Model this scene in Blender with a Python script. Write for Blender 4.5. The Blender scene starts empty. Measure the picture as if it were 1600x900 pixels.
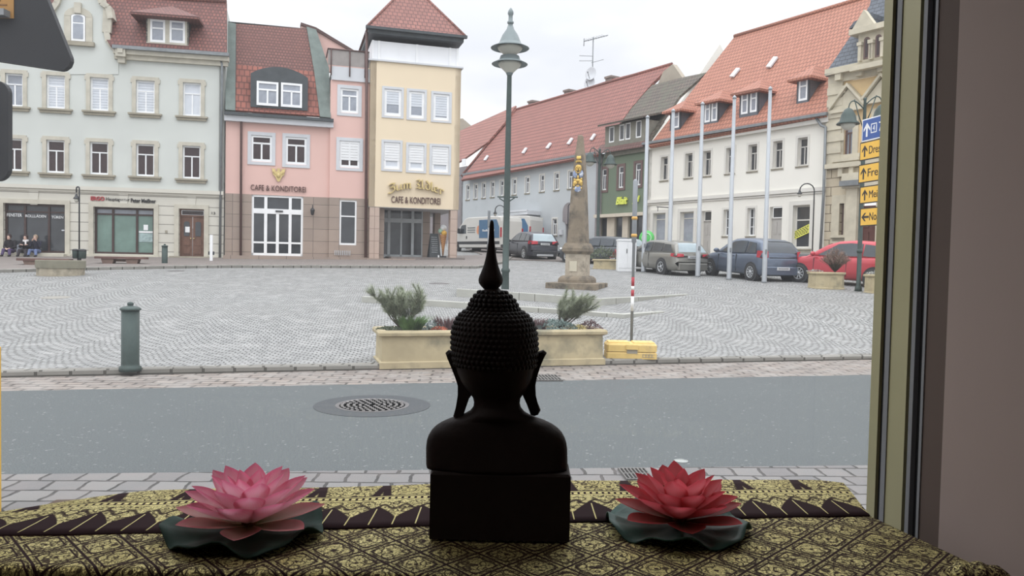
import bpy, math, random
from mathutils import Vector, Matrix
random.seed(7)
rnd = random.random
sc = bpy.context.scene
COL = sc.collection
PI = math.pi
# ------------------------------------------------------------------ camera
CAMZ = 1.6
FPX = 1200.0
PITCH, ROLL = math.radians(1.97), math.radians(1.18)
_f = Vector((0, math.cos(PITCH), -math.sin(PITCH)))
_r = Vector((1, 0, 0)); _u = _r.cross(_f)
cR = math.cos(ROLL)*_r + math.sin(ROLL)*_u
cU = -math.sin(ROLL)*_r + math.cos(ROLL)*_u
cF = _f
EYE = Vector((0, 0, CAMZ))
cd = bpy.data.cameras.new('camera'); cam = bpy.data.objects.new('camera', cd); COL.objects.link(cam)
cd.sensor_width = 36; cd.lens = 36*FPX/1600; cd.clip_start = .05; cd.clip_end = 500
cam.matrix_world = Matrix(((cR.x, cU.x, -cF.x, 0), (cR.y, cU.y, -cF.y, 0), (cR.z, cU.z, -cF.z, CAMZ), (0, 0, 0, 1)))
sc.camera = cam
# ------------------------------------------------------------------ exposure, sky, sun
sc.view_settings.view_transform = 'Standard'; sc.view_settings.look = 'None'
sc.view_settings.gamma = 1; sc.view_settings.use_curve_mapping = False
sc.view_settings.exposure = 0.0
SKY_H, SKY_Z, SUN = 1.1, 3.3, 0.45
w = bpy.data.worlds.new('overcast_sky'); sc.world = w; w.use_nodes = True
nt = w.node_tree; nt.nodes.clear()
def wn(t, **k):
    n = nt.nodes.new(t)
    for a, b in k.items(): setattr(n, a, b)
    return n
tc = wn('ShaderNodeTexCoord'); sp = wn('ShaderNodeSeparateXYZ'); nt.links.new(tc.outputs['Generated'], sp.inputs[0])
mr = wn('ShaderNodeMapRange'); mr.inputs[1].default_value = .12; mr.inputs[2].default_value = .85
mr.inputs[3].default_value = SKY_H; mr.inputs[4].default_value = SKY_Z; pw = wn('ShaderNodeMath', operation='POWER'); pw.inputs[1].default_value = 1.6; nt.links.new(sp.outputs[2], pw.inputs[0]); nt.links.new(pw.outputs[0], mr.inputs[0])
mp = wn('ShaderNodeMapping'); mp.inputs['Scale'].default_value = (1.6, 1.6, 4.5); mp.inputs['Location'].default_value = (.3, .2, .1); nt.links.new(tc.outputs['Generated'], mp.inputs[0])
nz = wn('ShaderNodeTexNoise'); nz.inputs['Scale'].default_value = 1.7; nz.inputs['Detail'].default_value = 5; nt.links.new(mp.outputs[0], nz.inputs[0])
cr = wn('ShaderNodeValToRGB'); cr.color_ramp.elements[0].position = .4; cr.color_ramp.elements[0].color = (.84, .87, .93, 1)
cr.color_ramp.elements[1].position = .58; cr.color_ramp.elements[1].color = (1.02, 1.03, 1.04, 1); nt.links.new(nz.outputs[0], cr.inputs[0])
bg = wn('ShaderNodeBackground'); nt.links.new(cr.outputs[0], bg.inputs[0]); nt.links.new(mr.outputs[0], bg.inputs[1])
ou = wn('ShaderNodeOutputWorld'); nt.links.new(bg.outputs[0], ou.inputs[0])
sl = bpy.data.lights.new('veiled_sun', 'SUN'); sl.energy = SUN; sl.angle = math.radians(70); sl.color = (1, .98, .95)
so = bpy.data.objects.new('veiled_sun', sl); COL.objects.link(so)
so.rotation_euler = Vector((-.25, -.75, .75)).to_track_quat('Z', 'Y').to_euler(); so.location = (-4, -10, 20)
al = bpy.data.lights.new('added_room_fill', 'AREA'); al.shape = 'RECTANGLE'; al.size = .9; al.size_y = .9; al.energy = 9; al.color = (1, .93, .88)  # added fill lamp, out of view, brightening the wall and table display
ao = bpy.data.objects.new('added_room_fill', al); COL.objects.link(ao); ao.location = (-1.5, .55, 3.05)
sc.cycles.max_bounces = 8; sc.cycles.diffuse_bounces = 4; sc.cycles.transparent_max_bounces = 12
sc.cycles.caustics_reflective = False; sc.cycles.caustics_refractive = False

# ------------------------------------------------------------------ pixel rays
def ray(u, v): return (cF + cR*((u-800)/FPX) - cU*((v-450)/FPX))
def hitp(u, v, p, n):
    d = ray(u, v); t = (Vector(p)-EYE).dot(n)/d.dot(n)
    return EYE + d*t
def proj(P):
    q = Vector(P)-EYE; z = q.dot(cF)
    return 800+FPX*q.dot(cR)/z, 450-FPX*q.dot(cU)/z, z
def hz(u, v, z): return hitp(u, v, (0, 0, z), Vector((0, 0, 1)))
# kerb line along the plaza, foot of the kerb on the road plane z=0
KA, KB = hz(4, 590, 0), hz(1358, 562, 0)
kd = (KB-KA).normalized(); kn = Vector((-kd.y, kd.x, 0))
if kn.y < 0: kn = -kn
def kdist(x, y): return (Vector((x, y, 0))-KA).dot(kn)
G0, GS = .07, .0525
def gz(x, y):
    k = kdist(x, y)
    if k < 0: return 0.0
    w = min(1, k/6.0); w = w*w*(3-2*w)
    return .08*(1-w) + (G0+GS*(y-11.2))*w
def gnd(u, v, lift=0):
    d = ray(u, v); a, b = 2.0, 2.0
    while b < 160:
        P = EYE+d*b
        if P.z < gz(P.x, P.y)+lift: break
        a = b; b += .5
    for _ in range(40):
        m = (a+b)/2; P = EYE+d*m
        if P.z < gz(P.x, P.y)+lift: b = m
        else: a = m
    return EYE+d*b
def at_depth(u, v, D): d = ray(u, v); return EYE+d*(D/d.y)
def top_z(P, v):            # height of the point above P that shows at image row v
    q = P-EYE; k = (450-v)/FPX
    # (q+h*z).cU = k*(q+h*z).cF
    return P.z + (k*q.dot(cF)-q.dot(cU))/(cU.z-k*cF.z)
def mpp(P): return (Vector(P)-EYE).dot(cF)/FPX   # metres per pixel at P

# ------------------------------------------------------------------ materials
MATS = {}
DS = .74  # outdoor colours drained toward grey, painting the haze into them
def lin(c):
    g = .3*c[0]+.59*c[1]+.11*c[2]; c = [g+(x-g)*DS for x in c]
    return tuple(((x/255)/12.92 if x/255 <= .04045 else ((x/255+.055)/1.055)**2.4) for x in c)
class NT:
    def __init__(s, name):
        s.m = bpy.data.materials.new(name); s.m.use_nodes = True; s.t = s.m.node_tree; s.t.nodes.clear()
        s.out = s.n('ShaderNodeOutputMaterial'); s.b = s.n('ShaderNodeBsdfPrincipled'); s.l(s.b.outputs[0], s.out.inputs[0])
    def n(s, t, **k):
        n = s.t.nodes.new(t)
        for a, b in k.items(): setattr(n, a, b)
        return n
    def l(s, a, b): s.t.links.new(a, b)
    def val(s, sock, v):
        if hasattr(v, 'is_output') or isinstance(v, bpy.types.NodeSocket): s.l(v, sock)
        else: sock.default_value = v
    def math(s, op, a, b=None, c=None):
        n = s.n('ShaderNodeMath', operation=op); s.val(n.inputs[0], a)
        if b is not None: s.val(n.inputs[1], b)
        if c is not None: s.val(n.inputs[2], c)
        return n.outputs[0]
    def mix(s, f, a, b, bt='MIX'):
        n = s.n('ShaderNodeMix', data_type='RGBA', blend_type=bt); s.val(n.inputs[0], f)
        s.val(n.inputs[6], a if not isinstance(a, tuple) else (*a[:3], 1)); s.val(n.inputs[7], b if not isinstance(b, tuple) else (*b[:3], 1))
        return n.outputs[2]
    def uv(s, scale=(1, 1, 1), loc=(0, 0, 0), rot=0):
        u = s.n('ShaderNodeUVMap'); m = s.n('ShaderNodeMapping'); s.l(u.outputs[0], m.inputs[0])
        m.inputs['Scale'].default_value = scale; m.inputs['Location'].default_value = loc; m.inputs['Rotation'].default_value = (0, 0, rot)
        return m.outputs[0]
    def obj(s): return s.n('ShaderNodeTexCoord').outputs['Object']
    def noise(s, vec, scale, detail=3, rough=.6):
        n = s.n('ShaderNodeTexNoise'); s.l(vec, n.inputs[0]); n.inputs['Scale'].default_value = scale; n.inputs['Detail'].default_value = detail; n.inputs['Roughness'].default_value = rough
        return n.outputs[0]
    def ramp(s, f, stops):
        n = s.n('ShaderNodeValToRGB'); s.l(f, n.inputs[0]); e = n.color_ramp.elements
        while len(e) < len(stops): e.new(.5)
        for x, (p, c) in zip(e, stops): x.position = p; x.color = (*c[:3], 1) if isinstance(c, tuple) else (c, c, c, 1)
        return n.outputs[0]
    def bump(s, h, st=.3, dist=.02):
        n = s.n('ShaderNodeBump'); s.l(h, n.inputs['Height']); n.inputs['Strength'].default_value = st; n.inputs['Distance'].default_value = dist
        s.l(n.outputs[0], s.b.inputs['Normal'])
    def brick(s, vec, c1, c2, mo, w, h, ms=.02, off=.5, smooth=.1):
        n = s.n('ShaderNodeTexBrick', offset=off); s.l(vec, n.inputs[0])
        n.inputs['Color1'].default_value = (*c1, 1); n.inputs['Color2'].default_value = (*c2, 1); n.inputs['Mortar'].default_value = (*mo, 1)
        n.inputs['Scale'].default_value = 1; n.inputs['Mortar Size'].default_value = ms; n.inputs['Mortar Smooth'].default_value = smooth
        n.inputs['Brick Width'].default_value = w; n.inputs['Row Height'].default_value = h
        return n
def done(T, name, col, rough=.7, metal=0, spec=.5):
    T.val(T.b.inputs['Base Color'], col if not isinstance(col, tuple) else (*col[:3], 1))
    T.b.inputs['Roughness'].default_value = rough; T.b.inputs['Metallic'].default_value = metal
    T.b.inputs['Specular IOR Level'].default_value = spec
    MATS[name] = T.m; return T.m
def sm(a, k): return tuple(min(1, x*k) for x in a)
def P(name, c, rough=.7, var=.12, scale=3.0, metal=0, bump=0, spec=.4, dirt=None):
    """plain surface with blotchy variation in tone"""
    T = NT(name); c = lin(c)
    v = T.obj(); f = T.noise(v, scale, 4)
    col = T.mix(T.ramp(f, [(.3, 0.0), (.7, 1.0)]), sm(c, 1-var), sm(c, 1+var))
    if dirt:
        g = T.noise(v, dirt[1], 5); col = T.mix(T.ramp(g, [(dirt[2], 0.0), (dirt[2]+.2, 1.0)]), col, lin(dirt[0]))
    if bump: T.bump(T.noise(v, scale*8, 4), bump, .01)
    return done(T, name, col, rough, metal, spec)
def TILE(name, c1, c2, mo, w=.25, h=.33, var=.3, ms=.035, moss=None):
    T = NT(name); v = T.uv(); c1, c2, mo = lin(c1), lin(c2), lin(mo)
    b = T.brick(v, c1, c2, mo, w, h, ms, .5, .6)
    f = T.noise(v, .35, 4); col = T.mix(T.ramp(f, [(.35, 0.0), (.7, 1.0)]), b.outputs[0], sm(c1, 1-var), 'MIX')
    col = T.mix(.45, b.outputs[0], col)
    if moss: col = T.mix(T.ramp(T.noise(v, .8, 6, .75), [(.45, 0.0), (.62, 1.0)]), col, lin(moss))
    # each course overlaps the next: height falls along the slope inside a row
    s = T.n('ShaderNodeSeparateXYZ'); T.l(v, s.inputs[0])
    fr = T.math('FRACT', T.math('DIVIDE', s.outputs[1], h))
    col = T.mix(T.math('MULTIPLY', T.math('GREATER_THAN', fr, .82), .45), col, sm(mo, 1))
    T.bump(T.math('SUBTRACT', 1.0, fr), .5, .04)
    return done(T, name, col, .75)
def BLOCK(name, c1, c2, mo, w, h, ms=.012, off=.5, rough=.6, var=.1, bump=.3, spec=.4):
    T = NT(name); v = T.uv(); c1, c2, mo = lin(c1), lin(c2), lin(mo)
    b = T.brick(v, c1, c2, mo, w, h, ms, off)
    col = T.mix(T.ramp(T.noise(v, 1.2, 4), [(.35, 0.0), (.7, var)]), b.outputs[0], mo)
    T.bump(T.math('SUBTRACT', 1.0, b.outputs[1]), bump, .02)
    return done(T, name, col, rough, 0, spec)

# ------------------------------------------------------------------ mesh builder
WL = {}
def frame(az=0, o=(0, 0, 0)):
    c, s = math.cos(az), math.sin(az)
    return Matrix(((c, -s, 0, o[0]), (s, c, 0, o[1]), (0, 0, 1, o[2]), (0, 0, 0, 1)))
class MB:
    def __init__(s, M=None): s.v = []; s.f = []; s.mi = []; s.M = M; s.uvs = {}; s.cur = 0; s.sm = []
    def add(s, vs, fs, smooth=False, uvs=None):
        k = len(s.v)
        for p in vs:
            p = Vector(p); s.v.append(s.M @ p if s.M else p)
        if uvs:
            for i, q in enumerate(uvs): s.uvs[k+i] = q
        for f in fs: s.f.append([k+i for i in f]); s.mi.append(s.cur); s.sm.append(smooth)
        return s
    def box(s, x0, x1, y0, y1, z0, z1):
        v = [(x, y, z) for z in (z0, z1) for y in (y0, y1) for x in (x0, x1)]
        return s.add(v, [(0, 2, 3, 1), (4, 5, 7, 6), (0, 1, 5, 4), (2, 6, 7, 3), (0, 4, 6, 2), (1, 3, 7, 5)])
    def bbox(s, x0, x1, y0, y1, z0, z1, b=.01):     # bevelled vertical edges and top
        pts = [(x0+b, y0), (x1-b, y0), (x1, y0+b), (x1, y1-b), (x1-b, y1), (x0+b, y1), (x0, y1-b), (x0, y0+b)]
        cx, cy = (x0+x1)/2, (y0+y1)/2
        ins = [(x+(b if x < cx else -b)*.7, y+(b if y < cy else -b)*.7) for x, y in pts]
        v = [(x, y, z0) for x, y in pts]+[(x, y, z1-b) for x, y in pts]+[(x, y, z1) for x, y in ins]
        f = [tuple(reversed(range(8))), tuple(range(16, 24))]
        for r in (0, 8):
            for i in range(8): j = (i+1) % 8; f.append((r+i, r+j, r+8+j, r+8+i))
        return s.add(v, f)
    def prism(s, poly, dvec):       # poly: 3d points, extruded along dvec
        n = len(poly); d = Vector(dvec); p = [Vector(q) for q in poly]
        f = [tuple(range(n)), tuple(reversed(range(n, 2*n)))]
        for i in range(n): j = (i+1) % n; f.append((i, i+n, j+n, j))
        return s.add(p+[q+d for q in p], f)
    def tube(s, path, r, n=8, caps=True, smooth=True):
        path = [Vector(p) for p in path]; rs = r if isinstance(r, (list, tuple)) else [r]*len(path)
        v = []; f = []; up = Vector((0, 0, 1))
        t0 = (path[1]-path[0]).normalized(); a = t0.orthogonal().normalized()
        for i, p in enumerate(path):
            if i == 0: t = path[1]-p
            elif i == len(path)-1: t = p-path[i-1]
            else: t = (path[i+1]-p).normalized()+(p-path[i-1]).normalized()
            t = t.normalized() if t.length > 1e-9 else t0
            a = (a-t*a.dot(t)); a = a.normalized() if a.length > 1e-6 else t.orthogonal().normalized()
            b = t.cross(a)
            for k in range(n):
                q = 2*PI*k/n; v.append(p+(a*math.cos(q)+b*math.sin(q))*rs[i])
        for i in range(len(path)-1):
            for k in range(n):
                m = (k+1) % n; f.append((i*n+k, i*n+m, (i+1)*n+m, (i+1)*n+k))
        if caps: f.append(tuple(reversed(range(n)))); f.append(tuple(range((len(path)-1)*n, len(path)*n)))
        return s.add(v, f, smooth)
    def lathe(s, prof, n=16, c=(0, 0), sx=1, sy=1, smooth=True, e=1.0, a0=0):   # prof: (r,z)
        v = []; f = []
        for r, z in prof:
            for k in range(n):
                q = 2*PI*(k)/n+a0; C, S = math.cos(q), math.sin(q)
                C = math.copysign(abs(C)**e, C); S = math.copysign(abs(S)**e, S)
                v.append((c[0]+r*C*sx, c[1]+r*S*sy, z))
        for i in range(len(prof)-1):
            for k in range(n): m = (k+1) % n; f.append((i*n+k, i*n+m, (i+1)*n+m, (i+1)*n+k))
        f.append(tuple(reversed(range(n)))); f.append(tuple(range((len(prof)-1)*n, len(prof)*n)))
        return s.add(v, f, smooth)
    def loft(s, rings, smooth=True, closed=True, caps=True):
        n = len(rings[0]); v = [p for r in rings for p in r]; f = []
        for i in range(len(rings)-1):
            for k in range(n if closed else n-1): m = (k+1) % n; f.append((i*n+k, i*n+m, (i+1)*n+m, (i+1)*n+k))
        if caps: f.append(tuple(reversed(range(n)))); f.append(tuple(range((len(rings)-1)*n, len(rings)*n)))
        return s.add(v, f, smooth)
    def ball(s, c, r, n=8, m=6, sc=(1, 1, 1)):
        c = Vector(c); v = [c+Vector((0, 0, -r*sc[2]))]; f = []
        for i in range(1, m):
            t = PI*i/m-PI/2
            for k in range(n): q = 2*PI*k/n; v.append(c+Vector((r*sc[0]*math.cos(t)*math.cos(q), r*sc[1]*math.cos(t)*math.sin(q), r*sc[2]*math.sin(t))))
        v.append(c+Vector((0, 0, r*sc[2])))
        for k in range(n): f.append((0, 1+(k+1) % n, 1+k)); f.append((len(v)-1, len(v)-1-n+k, len(v)-1-n+(k+1) % n))
        for i in range(m-2):
            for k in range(n): j = (k+1) % n; f.append((1+i*n+k, 1+i*n+j, 1+(i+1)*n+j, 1+(i+1)*n+k))
        return s.add(v, f, True)
    def build(s, name, mats, parent=None, recalc=True):
        if not isinstance(mats, (list, tuple)): mats = [mats]
        vs = s.v; lo = Vector([min(v[i] for v in vs) for i in range(3)]); hi = Vector([max(v[i] for v in vs) for i in range(3)])
        o = Vector(((lo.x+hi.x)/2, (lo.y+hi.y)/2, lo.z))
        me = bpy.data.meshes.new(name); me.from_pydata([v-o for v in vs], [], s.f)
        for m in mats: me.materials.append(m)
        me.polygons.foreach_set('material_index', s.mi); me.polygons.foreach_set('use_smooth', s.sm)
        if recalc:
            import bmesh
            bm = bmesh.new(); bm.from_mesh(me); bmesh.ops.recalc_face_normals(bm, faces=bm.faces); bm.to_mesh(me); bm.free()
        uv = me.uv_layers.new(name='UVMap'); data = [0.0]*(2*len(me.loops)); Z = Vector((0, 0, 1))
        for p in me.polygons:
            n = p.normal
            if abs(n.z) > .97: a, b = Vector((1, 0, 0)), Vector((0, 1, 0))
            else: a = Z.cross(n).normalized(); b = n.cross(a)
            for li in p.loop_indices:
                vi = me.loops[li].vertex_index
                if vi in s.uvs: data[2*li], data[2*li+1] = s.uvs[vi]
                else: q = me.vertices[vi].co+o; data[2*li] = q.dot(a); data[2*li+1] = q.dot(b)
        uv.data.foreach_set('uv', data)
        ob = bpy.data.objects.new(name, me); COL.objects.link(ob)
        if parent: ob.parent = parent; ob.location = o-WL[parent]
        else: ob.location = o
        WL[ob] = o
        return ob
def root(name, loc, label, cat, group=None):
    e = bpy.data.objects.new(name, None); COL.objects.link(e); e.location = loc; e.empty_display_size = .2
    WL[e] = Vector(loc); e['label'] = label; e['category'] = cat
    if group: e['group'] = group
    return e
def tag(o, label, cat, group=None, kind=None):
    o['label'] = label; o['category'] = cat
    if group: o['group'] = group
    if kind: o['kind'] = kind
    return o
def struct(o, label=None):
    o['kind'] = 'structure'
    if label: o['label'] = label
    return o

# ------------------------------------------------------------------ facade frames
class Fr:
    def __init__(s, O, az):
        s.O = Vector((O[0], O[1], 0)); s.az = az
        s.e = Vector((math.cos(az), math.sin(az), 0)); s.n = Vector((math.sin(az), -math.cos(az), 0))
        # local x along facade, local y = into the building, z up
        s.M = Matrix(((s.e.x, -s.n.x, 0, s.O.x), (s.e.y, -s.n.y, 0, s.O.y), (0, 0, 1, 0), (0, 0, 0, 1)))
    def hit(s, u, v, off=0): return hitp(u, v, s.O+s.n*off, s.n)
    def sz(s, u, v, off=0):
        p = s.hit(u, v, off); return (p-s.O).dot(s.e), p.z
    def w(s, a, z, off=0): return s.O+s.e*a+s.n*off+Vector((0, 0, z))
    def rect(s, x0, x1, y0, y1, off=0):
        um, vm = (x0+x1)/2, (y0+y1)/2
        return s.sz(x0, vm, off)[0], s.sz(x1, vm, off)[0], s.sz(um, y1, off)[1], s.sz(um, y0, off)[1]
    def mb(s): return MB(s.M)
def fb(m, s0, s1, z0, z1, o0, o1): return m.box(s0, s1, -o1, -o0, z0, z1)   # box by outward offsets
def wall(F, s0, s1, z0, z1, holes, mat, parent, name='wall', d=.2, off=0, thick=.3):
    m = F.mb(); S = sorted({s0, s1, *[h[0] for h in holes], *[h[1] for h in holes]}); Zs = sorted({z0, z1, *[h[2] for h in holes], *[h[3] for h in holes]})
    S = [x for x in S if s0 <= x <= s1]; Zs = [z for z in Zs if z0 <= z <= z1]
    for i in range(len(S)-1):
        for j in range(len(Zs)-1):
            cs, cz = (S[i]+S[i+1])/2, (Zs[j]+Zs[j+1])/2
            if any(h[0] < cs < h[1] and h[2] < cz < h[3] for h in holes): continue
            m.add([(S[i], -off, Zs[j]), (S[i+1], -off, Zs[j]), (S[i+1], -off, Zs[j+1]), (S[i], -off, Zs[j+1])], [(0, 1, 2, 3)])
    for h in holes:
        a, b, c, e = h[:4]; y0, y1 = -off, -off+d
        for q in ([(a, y0, c), (a, y1, c), (a, y1, e), (a, y0, e)], [(b, y0, c), (b, y1, c), (b, y1, e), (b, y0, e)],
                  [(a, y0, c), (b, y0, c), (b, y1, c), (a, y1, c)], [(a, y0, e), (b, y0, e), (b, y1, e), (a, y1, e)]):
            m.add(q, [(0, 1, 2, 3)])
    for x in (s0, s1): m.add([(x, -off, z0), (x, -off+thick, z0), (x, -off+thick, z1), (x, -off, z1)], [(0, 1, 2, 3)])
    m.add([(s0, -off, z1), (s1, -off, z1), (s1, -off+thick, z1), (s0, -off+thick, z1)], [(0, 1, 2, 3)])
    return m.build(name, mat, parent, recalc=False)
def window(F, R, parent, frame_m, glass_m, v=1, trans=.7, fw=.07, off=-.12, name='window', sur=None, sill=None, blind=None, hm=(), so=0.0):
    """R=(s0,s1,z0,z1). v = number of vertical bars, trans = height share of the transom or None; sur=(mat,width,proud); sill=(mat,extra,proud,height)"""
    a, b, c, e = R; m = F.mb(); y = off
    fb(m, a, a+fw, c, e, y, y+.06); fb(m, b-fw, b, c, e, y, y+.06); fb(m, a+fw, b-fw, c, c+fw*1.2, y, y+.06); fb(m, a+fw, b-fw, e-fw, e, y, y+.06)
    zt = c+(e-c)*trans if trans else e-fw
    if trans: fb(m, a+fw, b-fw, zt-fw*.4, zt+fw*.4, y, y+.055)
    for i in range(v):
        x = a+(b-a)*(i+1)/(v+1); fb(m, x-fw*.4, x+fw*.4, c+fw, zt, y, y+.055)
    for q in hm: z = c+(e-c)*q; fb(m, a+fw, b-fw, z-fw*.3, z+fw*.3, y, y+.05)
    w = m.build(name, frame_m, parent)
    g = F.mb(); fb(g, a+fw*.5, b-fw*.5, c+fw*.5, e-fw*.5, y+.01, y+.025); g.build('window_pane', glass_m, w)
    if blind:
        bm, lo = blind; g = F.mb(); zb = c+(e-c)*lo; n = max(2, int((e-zb)/.12))
        for k in range(n):
            z = zb+(e-zb)*k/n; yy = y+.06 if bm.name.startswith('white_sh') else y+.03; fb(g, a+fw*.3, b-fw*.3, z+.012, z+(e-zb)/n, yy, yy+.015)
        g.build('roller_shutter', bm, w)
    if sur:
        mt, sw, pr = sur[:3]; g = F.mb()
        fb(g, a-sw, a, c-.02, e, so-.02, so+pr); fb(g, b, b+sw, c-.02, e, so-.02, so+pr); fb(g, a-sw, b+sw, e, e+sw, so-.02, so+pr)
        if len(sur) < 4 and sw > .15:
            fb(g, a-sw*1.35, a-sw, e-.12, e+sw*.5, so-.02, so+pr); fb(g, b+sw, b+sw*1.35, e-.12, e+sw*.5, so-.02, so+pr)
        elif len(sur) > 3: fb(g, a-sw, b+sw, c-sw, c-.02, so-.02, so+pr)
        g.build('window_surround', mt, w)
    if sill:
        mt, ex, pr, hh = sill; g = F.mb(); fb(g, a-ex, b+ex, c-hh*.45, c-.02, so-.02, so+pr); fb(g, a-ex*.8, b+ex*.8, c-hh, c-hh*.45, so-.02, so+pr*.6); g.build('window_sill', mt, w)
    return w
def text3d(F, txt, x0, x1, y0, y1, mat, off, ext=.02, parent=None, name='lettering', shear=0, bold=0, width_ref=None):
    cu = bpy.data.curves.new('t', 'FONT'); cu.body = txt; cu.extrude = ext; cu.shear = shear; cu.offset = bold; cu.resolution_u = 3
    ob = bpy.data.objects.new('t', cu); COL.objects.link(ob)
    dg = bpy.context.evaluated_depsgraph_get(); me = bpy.data.meshes.new_from_object(ob.evaluated_get(dg))
    s0, z0 = F.sz(x0, y1[0] if isinstance(y1, tuple) else y1, off); a, b, c, e = F.rect(x0, x1, y0, y1, off)
    xs = [v.co.x for v in me.vertices]; ys = [v.co.y for v in me.vertices]
    mx, Mx, my, My = min(xs), max(xs), min(ys), max(ys)
    m = F.mb(); m.add([(a+(v.co.x-mx)/(Mx-mx)*(b-a), -(off+v.co.z+ext), c+(v.co.y-my)/(My-my)*(e-c)) for v in me.vertices], [tuple(p.vertices) for p in me.polygons])
    bpy.data.objects.remove(ob); bpy.data.curves.remove(cu); bpy.data.meshes.remove(me)
    return m.build(name, mat, parent)
def poly_px(F, pts, off): return [F.hit(u, v, off) for u, v in pts]
def roof_plane(F, s, z, pitch, off=.3):     # plane rising inwards from the eave
    a = math.radians(pitch); return F.w(s, z, off), (F.n*math.sin(a)+Vector((0, 0, math.cos(a))))
def slab_px(pts, pl, mat, name, parent, th=.14):
    p, n = pl; m = MB(); m.prism([hitp(u, v, p, n) for u, v in pts], -n*th); return m.build(name, mat, parent)
# ------------------------------------------------------------------ material palette
GLASS = P('glass_dark', (62, 66, 72), .08, .25, 1.5, spec=.6)
GLASS2 = P('glass_pale', (150, 158, 172), .15, .25, 1.2, spec=.6)
GLASSB = P('glass_brown', (66, 48, 50), .1, .3, 1.5, spec=.5)
WHITEP = P('white_frame_paint', (236, 238, 240), .4, .04)
WHITE2 = P('white_shutter_slats', (228, 230, 232), .5, .04)
BLIND = P('striped_blind', (205, 212, 222), .6, .06)
WALLW = P('pale_green_white_render', (198, 203, 197), .9, .045, .6)
STONE = P('cream_sandstone_trim', (190, 184, 166), .85, .12, 2.5)
SILL = P('weathered_sill', (158, 150, 130), .85, .15, 3)
def RUST(name, c, mo, h, w=60.0):
    return BLOCK(name, c, tuple(x*.985 for x in c), mo, w, h, .018, .5, .85, .08, .6)
RUSTI = RUST('rusticated_cream_render', (207, 203, 189), (146, 142, 132), .43)
ROOFL = TILE('dark_red_roof_tiles', (150, 84, 72), (118, 70, 66), (92, 58, 54), .16, .2, .4)
ROOFP = TILE('brown_red_roof_tiles', (142, 84, 74), (122, 74, 68), (94, 60, 54), .15, .17, .3)
ROOFO = TILE('orange_lower_roof_tiles', (168, 88, 70), (150, 80, 66), (104, 58, 50), .24, .36, .25)
ROOFY = TILE('tower_roof_tiles', (158, 92, 80), (140, 82, 72), (98, 60, 54), .24, .34, .3)
ROOFB = TILE('salmon_red_roof_tiles', (166, 94, 82), (152, 88, 76), (98, 60, 54), .28, .42, .35)
ROOFW = TILE('orange_red_plain_tiles', (190, 114, 86), (178, 104, 78), (124, 72, 56), .22, .34, .2)
ROOFG = TILE('mossy_grey_tiles', (112, 96, 84), (98, 88, 78), (62, 54, 48), .25, .34, .35, moss=(92, 92, 74))
SLATE = TILE('blue_grey_slate', (100, 108, 120), (88, 96, 108), (62, 66, 76), .3, .22, .3, ms=.02)
COPPER = P('green_patina_metal', (104, 118, 112), .6, .2, 2, metal=.2)
ZINC = P('grey_zinc', (128, 134, 138), .5, .15, 3, metal=.4)
DARKZ = P('dark_zinc_cladding', (74, 80, 84), .5, .15, 2, metal=.3)
BROWNP = P('brown_downpipe_metal', (96, 66, 62), .5, .15, 3)
PINK = P('salmon_pink_render', (228, 180, 168), .9, .03, .5)
YELLOW = P('pale_yellow_render', (230, 208, 172), .9, .03, .5)
TOWW = P('white_tower_panels', (234, 236, 240), .7, .03)
GRANB = BLOCK('taupe_stone_cladding', (168, 146, 130), (158, 138, 124), (112, 98, 90), 1.25, .6, .012, 0, .5, .2, .3)
GRANC = BLOCK('pinkish_column_cladding', (196, 168, 150), (188, 162, 146), (140, 118, 106), 1.4, .62, .012, 0, .5, .2, .3)
SURG = P('light_grey_window_band', (200, 204, 210), .8, .04)
DOORW = P('brown_door_wood', (118, 78, 60), .5, .2, 5)
FRAMEB = P('dark_brown_window_frame', (72, 50, 46), .4, .15)
CURT = P('green_curtain_glass', (104, 138, 126), .25, .2, 1.2, spec=.6)
GOLD = P('pale_gold_letters', (214, 186, 112), .4, .15, 5, metal=.3)
LETTB = P('dark_brown_letters', (98, 62, 56), .5, .1)
REDL = P('red_letters', (196, 44, 54), .5, .05)
BLACKL = P('black_letters', (44, 42, 44), .5, .1)
PAPER = P('white_paper', (235, 236, 238), .7, .03)
IRON = P('dark_green_cast_iron', (58, 76, 72), .5, .15, 6, metal=.2)
IRON2 = P('dark_iron', (62, 64, 68), .5, .15, 6, metal=.3)
def SIGNPANE():
    return P('printed_window_film', (150, 176, 176), .5, .3, 9)
FILM = SIGNPANE()

# ------------------------------------------------------------------ facade lines
Pc = gnd(350, 405.5)
FL = Fr((Pc.x, Pc.y), math.radians(11.6))
FP = Fr((Pc.x, Pc.y), math.radians(16.4))
FR = Fr((.4065*37, 37), math.radians(-56))
FR.n = Vector((math.sin(FR.az), -math.cos(FR.az), 0))
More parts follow.
